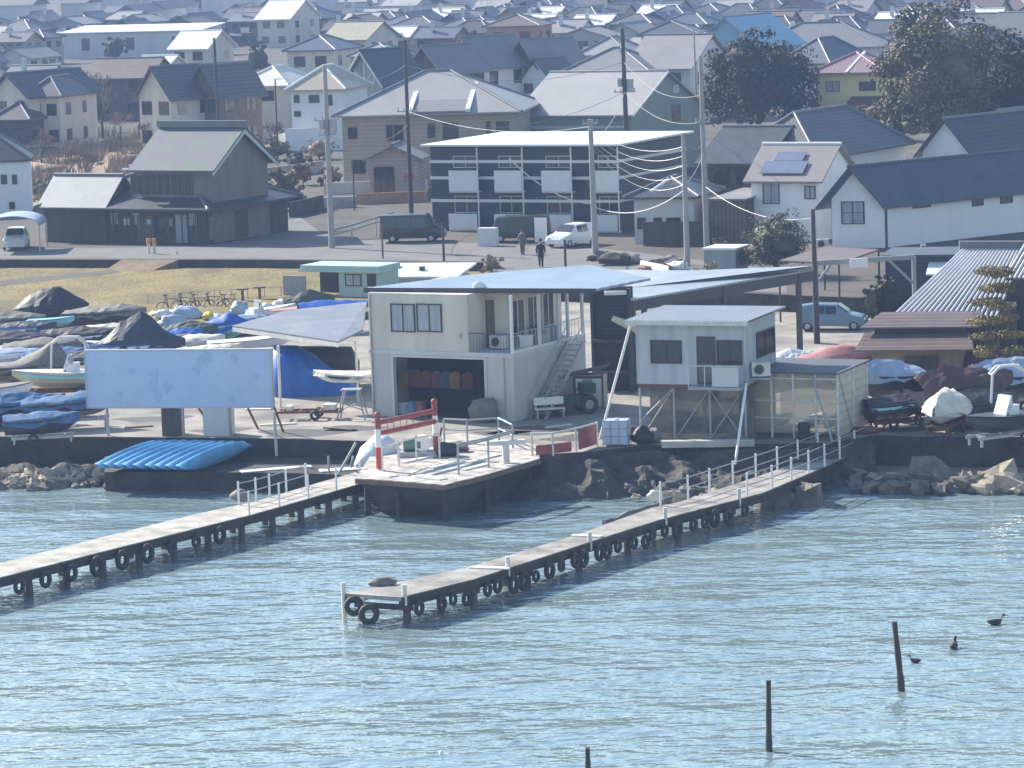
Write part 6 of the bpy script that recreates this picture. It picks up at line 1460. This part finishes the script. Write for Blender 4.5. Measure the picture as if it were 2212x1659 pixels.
# gabled row and hips: (x0,y0,zeave,x1,ang,dep,rh,kind,axis,wall,roof,label)
HS = [
 (884,152,6.4,955,-50,6,2.6,'gable','y',M_DARKW,M_RGREY,'first dark gabled house right of the green gable, one roof side catching the sun'),
 (965,140,6.6,1040,-50,7,3.0,'gable','y',M_WHITE,M_RGREY,'white gabled house with a large sunlit grey roof side, right of the first dark gable'),
 (975,172,4.6,1052,-42,6,2.2,'gable','y',M_CREAM,M_RSLATE,'small cream gable in front of the white gabled house'),
 (1100,138,6.4,1160,-50,7,2.6,'gable','y',M_DARKW,M_RGREY,'dark house whose bright roof side points left, above the small white gable'),
 (1128,170,4.8,1192,-40,7,2.2,'gable','y',M_WHITE,M_RSLATE,'small white gable with a dish beside it, above the long hall'),
 (1215,163,5.4,1400,-20,9,2.6,'hip','x',M_CREAM,M_RGREY,'wide house with a grey hipped roof directly above the long hall'),
 (1255,122,6.2,1355,-18,8,2.0,'hip','x',M_CREAM,M_RPALE,'house with pale hipped roof above the wide grey hipped roof'),
 (1360,145,6.0,1490,-30,10,3.2,'gable','x',M_PALE,M_RGREY,'house with a broad grey gable roof left of the big dark tree'),
 (1385,78,6.4,1500,-10,9,1.6,'hip','x',M_CREAM,M_RSLATE,'long cream two-storey house with three windows in a row in the hazy town'),
 (1500,100,6.2,1640,-30,12,3.4,'gable','y',M_RSKY,M_RSKY,'pale blue house with a big light blue roof in the hazy town'),
 (1625,110,5.0,1900,-12,11,3.0,'hip','x',M_PALE,M_RGREY,'very wide grey hipped roof behind the yellow house'),
 (1690,140,6.0,1790,-35,9,2.6,'hip','x',M_PALE,M_RBLUE,'dark blue-grey hipped roof touching the pink roof of the yellow house'),
 (1990,112,5.6,2120,-40,11,2.6,'hip','x',M_CREAM,M_RBLUE,'house with a dark blue hipped roof above the right-hand big tree'),
 (2110,88,6.2,2260,-40,12,3.0,'gable','x',M_WHITE,M_RSLATE,'house with grey gable roof at the top right corner'),
 (300,205,6.0,368,-45,6,2.8,'gable','y',M_CREAM,M_RSLATE,'grey-roofed house with a pale gable left of the tall dark pole'),
 (412,200,6.0,470,-45,6,2.8,'gable','y',M_BROWNW,M_RSLATE,'house with a curved pale porch at its gable, behind the tall dark pole'),
 (-20,205,6.0,60,-40,10,2.2,'gable','y',M_CREAM,M_RDARK,'cream gabled house with a dark roof at the left edge of the town'),
 (62,212,5.6,128,-20,8,2.0,'hip','x',M_CREAM,M_RDARK,'cream house with a dark hipped roof beside the bare trees'),
 (-10,262,3.4,60,-20,7,1.8,'hip','x',M_DARKW,M_RDARK,'low dark hipped house at the left edge above the carport roof'),
 (190,168,5.2,320,-18,8,2.0,'gable','x',M_BROWNW,M_RBROWN,'brown-roofed long house half hidden by the bare trees'),
 (370,104,5.4,446,-25,8,2.2,'gable','x',M_CREAM,M_RWHITE,'house with a blazing white roof left of the tall dark pole top'),
 (286,152,4.6,350,-25,7,1.6,'gable','x',M_CREAM,M_RWHITE,'small house with a white roof panel above the pale gable'),
 (136,72,4.6,430,-22,9,.8,'shed','x',M_PALE,M_RWHITE,'long low hall with a shining white roof edge in the far left of the town'),
 (2095,300,4.2,2230,-40,10,2.2,'gable','y',M_PALE,M_RDARK,'dark roof between the right-hand trees and the long white house'),
 (556,40,5.4,625,-30,10,3.0,'gable','x',M_CREAM,M_RWHITE,'far house with a bright white pointed roof at the top'),
 (620,112,6.0,720,-20,9,1.8,'hip','x',M_CREAM,M_RBLUE,'house with a blue-grey hipped roof above the tan roofed house'),
 (700,85,5.6,790,-30,9,2.2,'gable','x',M_CREAM,mat('yellow_tile_roof',(.28,.26,.18),.6),'house with a yellowish roof patch in the upper middle of the town'),
 (760,124,5.4,850,-16,7,1.5,'hip','x',M_CREAM,M_RPALE,'pale hipped house just above the green gabled house'),
 (1050,60,6.2,1160,-15,9,1.6,'hip','x',M_TERRA,M_RBROWN,'reddish house in the hazy town above the dark gables'),
]
for i, (x0,y0,ze,x1,an,dep,rh,kd,ax_,wm,rm,lb) in enumerate(HS):
    f_ = Fr(x0,y0,ze+1,x1,an,1); house(f_, dep, ze, rh, kd, ax_, wm, rm, .55, lb, 'house', auto=(2 if ze > 4.7 else 1, 3 if f_.w > 8 else 2, 2), ridge=M_RIDGEW if rm in (M_RWHITE,) else None); foot(f_, dep)

# ============================================================ THE TOWN BEHIND
protos = []
rs = random.Random(11)
WALLS = [('cream',mat('dull_cream_wall',(.36,.33,.28),.85,.1)),('white',mat('dull_white_wall',(.50,.50,.50),.85,.08)),('pale grey',mat('dull_grey_wall',(.33,.34,.35),.85,.1)),('brown',M_BROWNW),('beige',M_BEIGE),('dark',M_DARKW)]
ROOFS = [('slate grey',M_RSLATE),('dark tiled',M_RDARK),('blue-grey',M_RBLUE),('grey',M_RGREY),('pale grey',M_RPALE),('brown',M_RBROWN),('white',M_RWHITE),('slate grey',M_RSLATE),('dark tiled',M_RDARK),('blue-grey',M_RBLUE)]
class Fake: pass
for k in range(26):
    f_ = Fr.__new__(Fr); f_.ang = 0; f_.X = Vector((1,0,0)); f_.Y = Vector((0,1,0)); f_.o = Vector((-500,-500,0)); f_.zb = 0; f_.zref = 0
    f_.w = rs.uniform(5.4,8.2); dep = rs.uniform(4.8,6.4); kd = rs.choice(['gable','gable','hip']); ax_ = rs.choice('xxy'); wn_, wm = rs.choice(WALLS); rn, rm = ROOFS[k % len(ROOFS)]
    two = k % 4 != 0; h = rs.uniform(4.2,4.9) if two else rs.uniform(2.5,3.0)
    o = house(f_, dep, h, rs.uniform(1.2,1.9), kd, ax_, wm, rm, .55, '', 'house', auto=(2 if two else 1, 3, 2), ridge=M_RIDGEW if rm is M_RWHITE else None)
    if two:
        b = MB(); z0 = h*.5
        b.slab([(-.2,-1.1,z0-.5),(f_.w*.6,-1.1,z0-.5),(f_.w*.6,-.01,z0),(-.2,-.01,z0)], .1); b.build('lower_roof', rm if rm is not M_RWHITE else M_RSLATE, o)
        b = MB(); xb = f_.w*rs.uniform(.45,.65); b.box(xb,-1.0,z0+.05,xb+f_.w*.3,-.92,z0+1.1); b.box(xb,-.92,z0+.05,xb+f_.w*.3,-.01,z0+.15); b.box(xb,-.92,z0+.15,xb+.06,-.01,z0+1.1); b.build('balcony', M_FRAMEW if k % 2 else wm, o)
    if k % 3 == 0:
        b = MB(); b.box(f_.w*.3,dep*.2,h+.9,f_.w*.3+.5,dep*.2+.5,h+2.4); b.build('chimney', M_PALE, o)
    if k % 3 == 1:
        b = MB(); xq = f_.w*.7; zq = h+2.2; b.tube((xq,dep*.5,zq-1.6),(xq,dep*.5,zq+1.6),.03,.03,4)
        for q_ in range(4): b.tube((xq-.5+.08*q_,dep*.5,zq+.8+.2*q_),(xq+.5-.08*q_,dep*.5,zq+.8+.2*q_),.02,.02,4)
        b.build('aerial', M_STEEL, o)
    protos.append((o, wn_, rn, kd+('ed' if kd == 'gable' else 'ped'), two, f_.w, dep))
ORD = ['first','second','third','fourth','fifth','sixth','seventh','eighth','ninth','tenth','eleventh','twelfth','thirteenth','fourteenth','fifteenth','sixteenth','seventeenth','eighteenth','nineteenth','twentieth','twenty-first','twenty-second','twenty-third','twenty-fourth','twenty-fifth','twenty-sixth','twenty-seventh','twenty-eighth','twenty-ninth','thirtieth']
used = set(); count = 0; row = 0; yd = 322.0; far = MB(); farr = MB(); farl = MB()
BL = [(100,700,265,440),(560,720,255,330)]       # keep clear (pixel boxes): brushland, side street
while yd < 1320:
    half = yd*.145+12; x = -half+rs.uniform(0,6); items = []
    while x < half:
        ang = rs.choice([-28,-28,-28,-25,62,-32,58])+rs.uniform(-4,4); k = rs.randrange(len(protos)); o_, wn_, rn, kn, two, w_, d_ = protos[k]
        cx, cy = x, yd+rs.uniform(-2.5,2.5); px, py = proj(Vector((cx,cy,1)))
        ok = all((cx-a)**2+(cy-b_)**2 > (r_+2.5)**2 for a, b_, r_ in FOOT) and not any(a < px < b_ and c < py < d2 for a, b_, c, d2 in BL) and rs.random() > (.10 if yd < 700 else .05) and not blocks(cx, cy, 8)
        if yd < 345 and px < 760: ok = False
        if ok: items.append((cx, cy, ang, k))
        x += rs.uniform(8.3, 11.0) if yd < 560 else rs.uniform(9, 13)
    if items:
        for n_, (cx, cy, ang, k) in enumerate(items):
            o_, wn_, rn, kn, two, w_, d_ = protos[k]
            a = R(ang); ox = cx-(math.cos(a)*w_/2-math.sin(a)*d_/2); oy = cy-(math.sin(a)*w_/2+math.cos(a)*d_/2)
            if count < 268:
                lab = '%s house with %s %s roof, %s from left in town row %s' % (wn_, rn, kn, ORD[min(n_,29)], ORD[min(row,29)])
                if k not in used: used.add(k); c = o_; c.location = (ox,oy,1); c.rotation_euler = (0,0,a); c['label'] = lab
                else: c = copy_tree(o_, (ox,oy,1), a, lab)
                c['group'] = 'houses of the hazy town'; count += 1
            else:
                M = Matrix.Translation((cx,cy,1)) @ Matrix.Rotation(a,4,'Z'); h = rs.choice([2.8,4.4,4.8,5.2,7.5]); w2 = w_*rs.uniform(.9,1.5); d2 = d_
                far.box(-w2/2,-d2/2,0,w2/2,d2/2,h, M)
                tgt = farr if rs.random() < .8 else farl; rh = rs.uniform(1.2,2.3)
                e = .5; q = [M @ Vector(p) for p in ((-w2/2-e,-d2/2-e,h),(w2/2+e,-d2/2-e,h),(w2/2+e,d2/2+e,h),(-w2/2-e,d2/2+e,h),(-w2/2-e,0,h+rh),(w2/2+e,0,h+rh))]
                tgt.add(q, [(0,1,5,4),(2,3,4,5),(0,4,3),(1,2,5),(0,3,2,1)])
        row += 1
    yd += 11.5 if yd < 520 else (14 if yd < 700 else 20)
for i, (o_, *_) in enumerate(protos):
    if i not in used:
        for ch in list(o_.children):
            for g in list(ch.children):
                for h_ in list(g.children): bpy.data.objects.remove(h_)
                bpy.data.objects.remove(g)
            bpy.data.objects.remove(ch)
        bpy.data.objects.remove(o_)
ft = thing('distant_town', 'far rows of small houses fading into blue haze along the top of the picture', 'houses', (0,800,1)); ft['kind'] = 'stuff'
for nm, mb_, m_ in (('walls',far,M_PALE),('roofs',farr,M_RSLATE),('pale_roofs',farl,M_RPALE)):
    mb_.v = [(v[0], v[1]-800, v[2]-1) for v in mb_.v]; ob = mb_.build(nm, m_, ft); ob['kind'] = 'stuff'

# ============================================================ TREES AND BRUSH
def rvec(rnd):
    while True:
        v = Vector((rnd.uniform(-1,1),rnd.uniform(-1,1),rnd.uniform(-1,1)))
        if .05 < v.length < 1: return v.normalized()
def tree(label, px, py, z, H, W, crown_z, crown_h, m, seed=0, nclump=110, nleaf=70, leaf=.28, name='tree', trunk=.35, dep=None, pads=None, cat='tree'):
    """base pixel, height, crown width; crown spans crown_z..crown_z+crown_h"""
    rn_ = random.Random(seed); o = thing(name, label, cat, P(px,py,z)); dep = dep or W
    cc = Vector((0,0,crown_z+crown_h/2)); rad = Vector((W/2,dep/2,crown_h/2))
    b = MB(); top = Vector((0,0,crown_z+crown_h*.35)); b.tube((0,0,-.3), (0,0,crown_z*.6+.2), trunk, trunk*.75, 9); b.tube((0,0,crown_z*.6+.2), top, trunk*.75, trunk*.4, 8)
    for k in range(7):
        d = rvec(rn_); d.z = abs(d.z)*.6+.2; b.tube(Vector((0,0,crown_z*.7+.2*k*.3)), cc+Vector((d.x*rad.x*.7,d.y*rad.y*.7,d.z*rad.z*.5)), trunk*.32, trunk*.08, 6)
    b.build('trunk', M_BARK, o)
    vs = []; fs = []
    cl = []
    if pads: cl = [(Vector(p[:3]), p[3], p[4]) for p in pads]
    else:
        for k in range(nclump):
            d = rvec(rn_); 
            if d.z < -.85: d.z *= -.3; d.normalize()
            if k % 4 == 0: d = Vector((d.x, d.y, 0)).normalized()*.92; d.z = -rn_.uniform(.35,.9)
            if d.z < 0: h_ = max(.05, math.hypot(d.x,d.y)); f_q = max(h_,.93)/h_; d.x *= f_q; d.y *= f_q
            q = rn_.uniform(.62,1.0)*(1+.22*noise.noise(d*2.2+Vector((seed,0,0)))); cl.append((cc+Vector((d.x*rad.x*q,d.y*rad.y*q,d.z*rad.z*q)), rn_.uniform(.09,.16)*W*.8, rn_.uniform(.07,.12)*W*.8))
    for c, rx, rz_ in cl:
        for j in range(nleaf):
            d = rvec(rn_)*rn_.uniform(.35,1)**.5; p = c+Vector((d.x*rx,d.y*rx,d.z*rz_)); s = leaf*rn_.uniform(.6,1.3)
            n = (d+rvec(rn_)*.8+Vector((0,0,.4))).normalized(); u = n.cross(rvec(rn_)).normalized(); v = n.cross(u); i0 = len(vs)
            vs += [p-u*s*.5, p+v*s*.3, p+u*s*.5, p-v*s*.3]; fs.append((i0,i0+1,i0+2,i0+3))
    me = bpy.data.meshes.new('crown'); me.from_pydata([tuple(v) for v in vs], [], fs); me.materials.append(m); me.update()
    co = bpy.data.objects.new('crown', me); COL.objects.link(co); co.parent = o
    if not pads:
        b = MB(); b.blob(cc+Vector((0,0,-rad.z*.05)), rad*.6, seed, .3, 18, 12, 2.0); b.build('inner_foliage', m, o)
    return o
tree('large dark round evergreen between the long hall and the yellow house', 1640,292,1, 10.5,12.2,1.2,9.3, M_LEAFD, 3, 150,90,.42)
tree('huge olive-green tree with sunlit brown edges right of the yellow house', 2030,345,1, 13.5,11.5,1.0,13.2, M_LEAFM, 5, 170,90,.42)
tree('dark evergreen at the right edge beside the huge olive tree', 2190,330,1, 11,9.5,1.0,10, M_LEAFD, 8, 120,80,.42)
tree('round olive bush standing behind the big canopy', 1676,596,1, 4.2,4.4,.2,4.0, mat('olive_grey_foliage', (.06,.065,.04), .75, .3, .3, col2=(.15,.14,.095)), 9, 90,70,.16, 'bush', .12, cat='bush')
tree('small olive shrub right of the old wooden house', 614,442,1, 3.2,2.9,.2,3.1, M_LEAFM, 12, 50,60,.2, 'shrub', .1, cat='shrub')
tree('small evergreen below the yellow house', 1775,300,1, 3.2,1.8,.3,2.8, M_LEAFD, 13, 30,50,.2, 'shrub', .1, cat='shrub')
tree('brownish shrub mass below the huge olive tree', 1905,305,1, 4.2,6.0,.2,4.0, mat('rust_brown_foliage', (.10,.065,.04), .8, .3, .3, col2=(.20,.14,.08)), 14, 60,60,.25, 'shrub', .15, cat='shrub')
tree('clipped dark green shrub in front of the dark garage, left one', 1884,705,0, 2.6,1.2,.1,2.5, M_LEAFM, 15, 30,60,.12, 'topiary', .08, cat='shrub')
tree('clipped dark green shrub in front of the dark garage, taller right one', 1915,702,0, 3.2,1.9,.1,3.1, M_LEAFD, 16, 40,60,.14, 'topiary', .08, cat='shrub')
tree('low green hedge left of the old wooden house', 88,428,1, 1.6,3.6,.1,1.5, M_LEAFM, 17, 30,50,.2, 'hedge', .1, cat='hedge')
tree('green tree top at the right edge above the roofs', 2195,190,1, 5,5,.5,4.5, M_LEAFM, 18, 50,50,.35)
pads = []
rp_ = random.Random(4)
for k in range(8):
    zz = 1.0+k*.78; L_ = 2.0-k*.2
    for j in range(5): a = rp_.uniform(0,6.28); rr_ = rp_.uniform(.3,1)*L_; pads.append((rr_*math.cos(a), rr_*math.sin(a)*.7, zz+rp_.uniform(-.12,.12), .68, .2))
tree('layered garden pine with yellowish pads at the right edge', 2160,868,0, 7.2,4,1,6.2, M_LEAFY, 19, leaf=.16, nleaf=170, pads=pads, trunk=.13, name='pine_tree')
tree('yellow-green shrub below the garden pine', 2112,800,0, 1.9,2.4,.1,1.8, mat('yellow_green_foliage', (.16,.14,.04), .8, .2, .4, col2=(.30,.25,.08)), 20, 35,60,.14, 'shrub', .08, cat='shrub')
tree('pale dry shrub behind the net shed roof line', 1530,650,0, 2.4,2.2,.1,2.3, mat('dry_foliage', (.22,.17,.11), .85, .2, .4, col2=(.4,.3,.2)), 21, 35,50,.16, 'shrub', .08, cat='shrub')
tree('dry grass clump beside the clubhouse roof', 1062,592,.6, 1.3,1.7,0,1.3, M_STRAW, 22, 25,60,.14, 'grass_clump', .05, cat='grass')
TN = [(250,118),(420,140),(560,150),(655,135),(1010,120),(1190,128),(1465,135),(1945,155),(60,150),(820,60),(1340,40),(1850,52),(330,62),(960,78),(1560,30)]
for i, (x, y) in enumerate(TN):
    tree('small round garden tree among the town houses near the %s' % ['brown-roofed long house','dark pole top','cream house roof','tan roof','first dark gable','bright left-pointing roof','thin pale mast','pink roof of the yellow house','left edge of the town','yellowish roof patch','three-window cream house, far behind it','wide grey hip, far behind it','blazing white roof, far behind it','reddish house','light blue roof, far behind it'][i], x, y+18, 1, random.uniform(4,6.5), random.uniform(3.5,5.5), .5, random.uniform(4,5.5), (M_LEAFD,M_LEAFM)[i % 2], 100+i, 26,40,.4, 'garden_tree', .12)
SH = [(590,455,2.2,3.0,'olive bush low behind the old wooden house, beside the side street'),(640,452,1.6,2.2,'small round bush at the foot of the transformer pole street'),(655,400,2.4,2.4,'rust brown bush right of the olive shrub'),(690,345,2.2,3.4,'dry brown bush below the white house with tan roof'),(600,345,2.4,3.6,'brown bush below the cream white-roofed house'),(640,372,2.0,2.8,'tan bush in the gap left of the beige apartment'),(715,400,1.8,2.2,'dark bush at the left corner of the beige apartment'),(545,330,2.2,3.2,'dark bush right behind the old house gable'),(1560,560,1.4,2.0,'small bush beside the blue-grey store'),(1815,320,2.6,3.4,'dark bush between the pale roof and the yellow house'),(1585,320,2.2,3.0,'low dark bush below the big round evergreen'),(90,330,2.0,3.2,'grey-brown bush behind the left edge house'),(30,330,2.2,3.6,'dark bush behind the low dark hipped house'),(330,440,1.5,2.0,'bush in the old house yard')]
for i, (x, y, h_, w_, lb) in enumerate(SH):
    tree(lb, x, y, 1, h_, w_, .05, h_*.95, [M_LEAFM,M_LEAFD,MATS['rust_brown_foliage'],MATS['dry_foliage']][i % 4], 140+i, 26,45,.2, 'bush', .07, cat='bush')
for i, (x0, y0, x1, y1, h, m_, lb) in enumerate([(590,318,735,306,1.3,M_WHITE,'white garden wall in front of the two cream and white houses'),(560,390,700,372,1.0,M_CONC,'grey garden wall crossing the gap behind the old house'),(625,470,700,452,1.1,M_DARKW,'dark board fence beside the transformer pole'),(1010,440,935,452,1.2,M_BROWNW,'brown fence between the beige apartment and the blue block'),(10,345,130,338,1.1,M_BROWNW,'brown fence behind the left edge house'),(1560,330,1700,312,1.3,M_CONC,'grey wall below the big round evergreen')]):
    p = P(x0,y0,1); q = P(x1,y1,1); d = q-p; b = MB(); b.prism([(0,0,0),d,d+Vector((0,.2,0)),(0,.2,0)],(0,0,h)); b.prism([(0,-.05,h+.002),d+Vector((0,-.05,h+.002)),d+Vector((0,.25,h+.002)),(0,.25,h+.002)],(0,0,.08)); tag(b.build('garden_wall', m_, loc=p), lb, 'wall')
def bare_tree(label, px, py, z, H, spread, seed):
    rn_ = random.Random(seed); o = thing('bare_tree', label, 'tree', P(px,py,z), 0, 'bare trees on the brushland'); tb = MB(); br = MB()
    def grow(p, d, L, r, lv):
        q = p+d*L; (tb if lv < 2 else br).tube(p, q, r, r*.7, 5 if lv > 1 else 7)
        if lv >= 5: return
        for k in range(3 if lv < 4 else 2):
            nd = (d+rvec(rn_)*spread+Vector((0,0,.12))).normalized(); grow(p.lerp(q, rn_.uniform(.7,1)), nd, L*rn_.uniform(.62,.82), max(r*.6,.03), lv+1)
    grow(Vector((0,0,0)), Vector((0,0,1)), H*.28, H*.022, 0); tb.build('trunk', M_BARK, o); br.build('twigs', M_TWIG, o)
for i, (x, y, H, lb) in enumerate([(222,300,8.5,'tallest bare tree, standing above the dry brush'),(146,412,5.5,'bare tree at the left of the straw coloured patch'),(186,405,4.6,'bushy bare tree beside the straw coloured patch'),(110,300,6,'bare tree near the low white-roofed shelter'),(262,330,5.5,'bare tree right of the tallest one, near the old house roof'),(180,285,7,'bare tree just left of the tallest one'),(300,300,5.5,'bare tree left of the pale gabled house'),(668,310,4.5,'bare tree in front of the white house with tan roof'),(205,262,8,'bare brown tree rising behind the tallest one'),(250,250,7.5,'bare brown tree behind the low brown-roofed house'),(150,262,6.5,'bare brown tree beside the cream hipped house'),(590,335,4.5,'bare tree below the cream white-roofed house'),(330,330,4.5,'small bare tree behind the old house ridge'),(90,355,4.5,'small bare tree near the left edge white house')]):
    bare_tree(lb, x, y, 1, H, .62 if i else .55, 30+i)
b = MB(); b.add(pxs([(60,452),(300,440),(380,400),(400,330),(330,300),(60,330)],1.006), [tuple(range(6))]); struct('brushland', b, M_STRAW)
for i, (x, y, s_) in enumerate([(120,330,1.5),(160,352,1.1),(255,318,1.2),(95,372,1.0),(300,352,1.3)]):
    b = MB(); b.blob((0,0,.2),(s_*1.8,s_,s_*.5),200+i,.4); tag(b.build('reed_mound', M_STRAW, loc=P(x,y,1)), ['pale reed mound behind the straw patch','small reed mound beside the bushy bare tree','reed mound right of the tallest bare tree','low reed mound at the left of the straw patch','reed mound just behind the old house roof'][i], 'reeds')
rn_ = random.Random(77); vs = []; fs = []
for k in range(9000):
    px = rn_.uniform(20,345); py = rn_.uniform(292,438)
    if noise.noise(Vector((px*.022,py*.05,0))) < .02: continue
    p = P(px,py,1); h = rn_.uniform(.5,1.9); d = Vector((rn_.uniform(-.4,.4),rn_.uniform(-.4,.4),1)).normalized()*h; u = Vector((rn_.uniform(-1,1),rn_.uniform(-1,1),0)).normalized()*.07; i0 = len(vs)
    vs += [p-u,p+u,p+d]; fs.append((i0,i0+1,i0+2))
me = bpy.data.meshes.new('dry_brush'); me.from_pydata([tuple(v) for v in vs], [], fs); me.materials.append(mat('brush_stems', (.16,.12,.09), .9, .3, .2, col2=(.34,.25,.17))); ob = bpy.data.objects.new('dry_brush', me); COL.objects.link(ob)
tag(ob, 'dry brush and reeds behind the old wooden house', 'brush', kind='stuff')
o = thing('shelter', 'small shelter with a white hipped roof among the brush at far left', 'shelter', P(52,305,1)); b = MB(); roof_hip(b,-1.6,1.6,-1.2,1.2,2.3,2.9,.3); b.build('roof', M_RWHITE, o)
for x in (-1.5,1.5):
    for y in (-1.1,1.1): b = MB(); b.tube((x,y,0),(x,y,2.3),.06); b.build('post', M_WOODB, o)

# ============================================================ PEOPLE
def person(label, px, py, z, rz, coat, trousers, hatm, stride=.25, H=1.72, skirt=False):
    o = thing('person', label, 'person', P(px,py,z), rz); s = H/1.72
    V = Vector; vs = []; es = []; rad = []
    def v(p, r, par=None):
        vs.append(V(p)*s); rad.append(r*s)
        if par is not None: es.append((par, len(vs)-1))
        return len(vs)-1
    pel = v((0,0,.95),.13); sp = v((0,0,1.15),.125,pel); ch = v((0,.01,1.36),.145,sp); nk = v((0,0,1.48),.06,ch); hd = v((0,-.01,1.60),.085,nk); ht = v((0,0,1.68),.075,hd); v((0,-.085,1.60),.03,hd)
    for sg in (-1,1):
        st_ = stride*sg; hp = v((.09*sg,0,.90),.10,pel); kn = v((.10*sg,-st_*.45,.50),.07,hp); an = v((.10*sg,-st_*.5+(.06 if st_ < 0 else 0),.09),.05,kn); v((.10*sg,-st_*.5-.14,.04),.04,an)
        sh = v((.17*sg,0,1.40),.06,ch); el = v((.24*sg,st_*.25+.02,1.14),.045,sh); wr = v((.25*sg,st_*.45-.06,.90),.035,el); pa = v((.25*sg,st_*.5-.07,.84),.035,wr)
        for k in range(4): f1x = v((.25*sg+.012*(k-1.5)*sg,st_*.5-.085+.012*(k-1.5),.79-.005*abs(k-1)),.010,pa); v((.245*sg+.010*(k-1.5)*sg,st_*.5-.10+.012*(k-1.5),.755-.006*abs(k-1)),.008,f1x)
        th = v((.225*sg,st_*.5-.10,.82),.011,pa); v((.22*sg,st_*.5-.125,.79),.009,th)
    me = bpy.data.meshes.new('body'); me.from_pydata([tuple(q) for q in vs], es, []); bo = bpy.data.objects.new('body', me); COL.objects.link(bo)
    md = bo.modifiers.new('skin','SKIN'); md.use_smooth_shade = True
    for i, r_ in enumerate(rad): me.skin_vertices[0].data[i].radius = (r_, r_)
    me.skin_vertices[0].data[0].use_root = True
    bo.modifiers.new('sub','SUBSURF').levels = 1
    bo.parent = o; me.materials.append(mat('skin_tone', (.45,.28,.20), .6, .05))
    def ring(z_, rx, ry, cy=0): return [V((rx*math.cos(a), cy+ry*math.sin(a), z_))*s for a in [2*math.pi*k/12 for k in range(12)]]
    b = MB(); b.loft([ring(.62 if not skirt else .5,.20,.16),ring(.9,.19,.16),ring(1.15,.175,.145),ring(1.38,.21,.15),ring(1.46,.12,.1)])
    for sg in (-1,1):
        st_ = stride*sg; b.tube(V((.17*sg,0,1.40))*s,V((.245*sg,st_*.25+.02,1.14))*s,.08,.07,8); b.tube(V((.245*sg,st_*.25+.02,1.14))*s,V((.253*sg,st_*.45-.05,.92))*s,.07,.055,8)
    b.build('coat', coat, o)
    b = MB()
    for sg in (-1,1):
        st_ = stride*sg; b.tube(V((.09*sg,0,.93))*s,V((.10*sg,-st_*.45,.50))*s,.115,.085,9); b.tube(V((.10*sg,-st_*.45,.50))*s,V((.10*sg,-st_*.5+(.06 if st_ < 0 else 0),.1))*s,.085,.065,9)
    b.build('trousers', trousers, o)
    b = MB()
    for sg in (-1,1): st_ = stride*sg; b.blob(V((.10*sg,-st_*.5-.06,.05))*s,(.055,.14,.05),1,0)
    b.build('shoes', M_BLACK, o)
    b = MB(); b.blob(V((0,.015,1.665))*s,(.105,.11,.075),2,.03)
    b.build('hair', M_BLACK, o)
    if hatm: b = MB(); b.tube(V((0,0,1.70))*s,V((0,0,1.72))*s,.17,.17,14); b.tube(V((0,0,1.72))*s,V((0,0,1.80))*s,.10,.085,12); b.build('hat', hatm, o)
    return o
person('person in a black coat and dark hat walking away along the road', 1169,577,1,R(175),mat('black_cloth',(.02,.02,.024),.9),mat('charcoal_cloth',(.03,.03,.035),.9),M_TBLACK,.28,1.85)
person('person in a grey jacket walking a few steps ahead on the road', 1129,550,1,R(170),mat('grey_cloth',(.13,.13,.14),.9),mat('brown_cloth',(.12,.08,.07),.9),None,.3,1.75)

# ============================================================ HAZE
b = MB(); b.box(-450,-32,-4.0,450,1950,27.0)
hm = bpy.data.materials.new('haze_air'); hm.use_nodes = True; n = hm.node_tree.nodes; n.remove(n['Principled BSDF'])
vp = n.new('ShaderNodeVolumePrincipled'); vp.inputs['Color'].default_value = (.225,.315,.52,1); vp.inputs['Density'].default_value = .00046; vp.inputs['Anisotropy'].default_value = .2
hm.node_tree.links.new(vp.outputs[0], n['Material Output'].inputs['Volume'])
hz = b.build('haze', hm); hz['kind'] = 'stuff'; hz['label'] = 'pale blue haze thickening over the far town'
SC.cycles.volume_step_rate = 5; SC.cycles.volume_bounces = 1; SC.cycles.max_bounces = 6
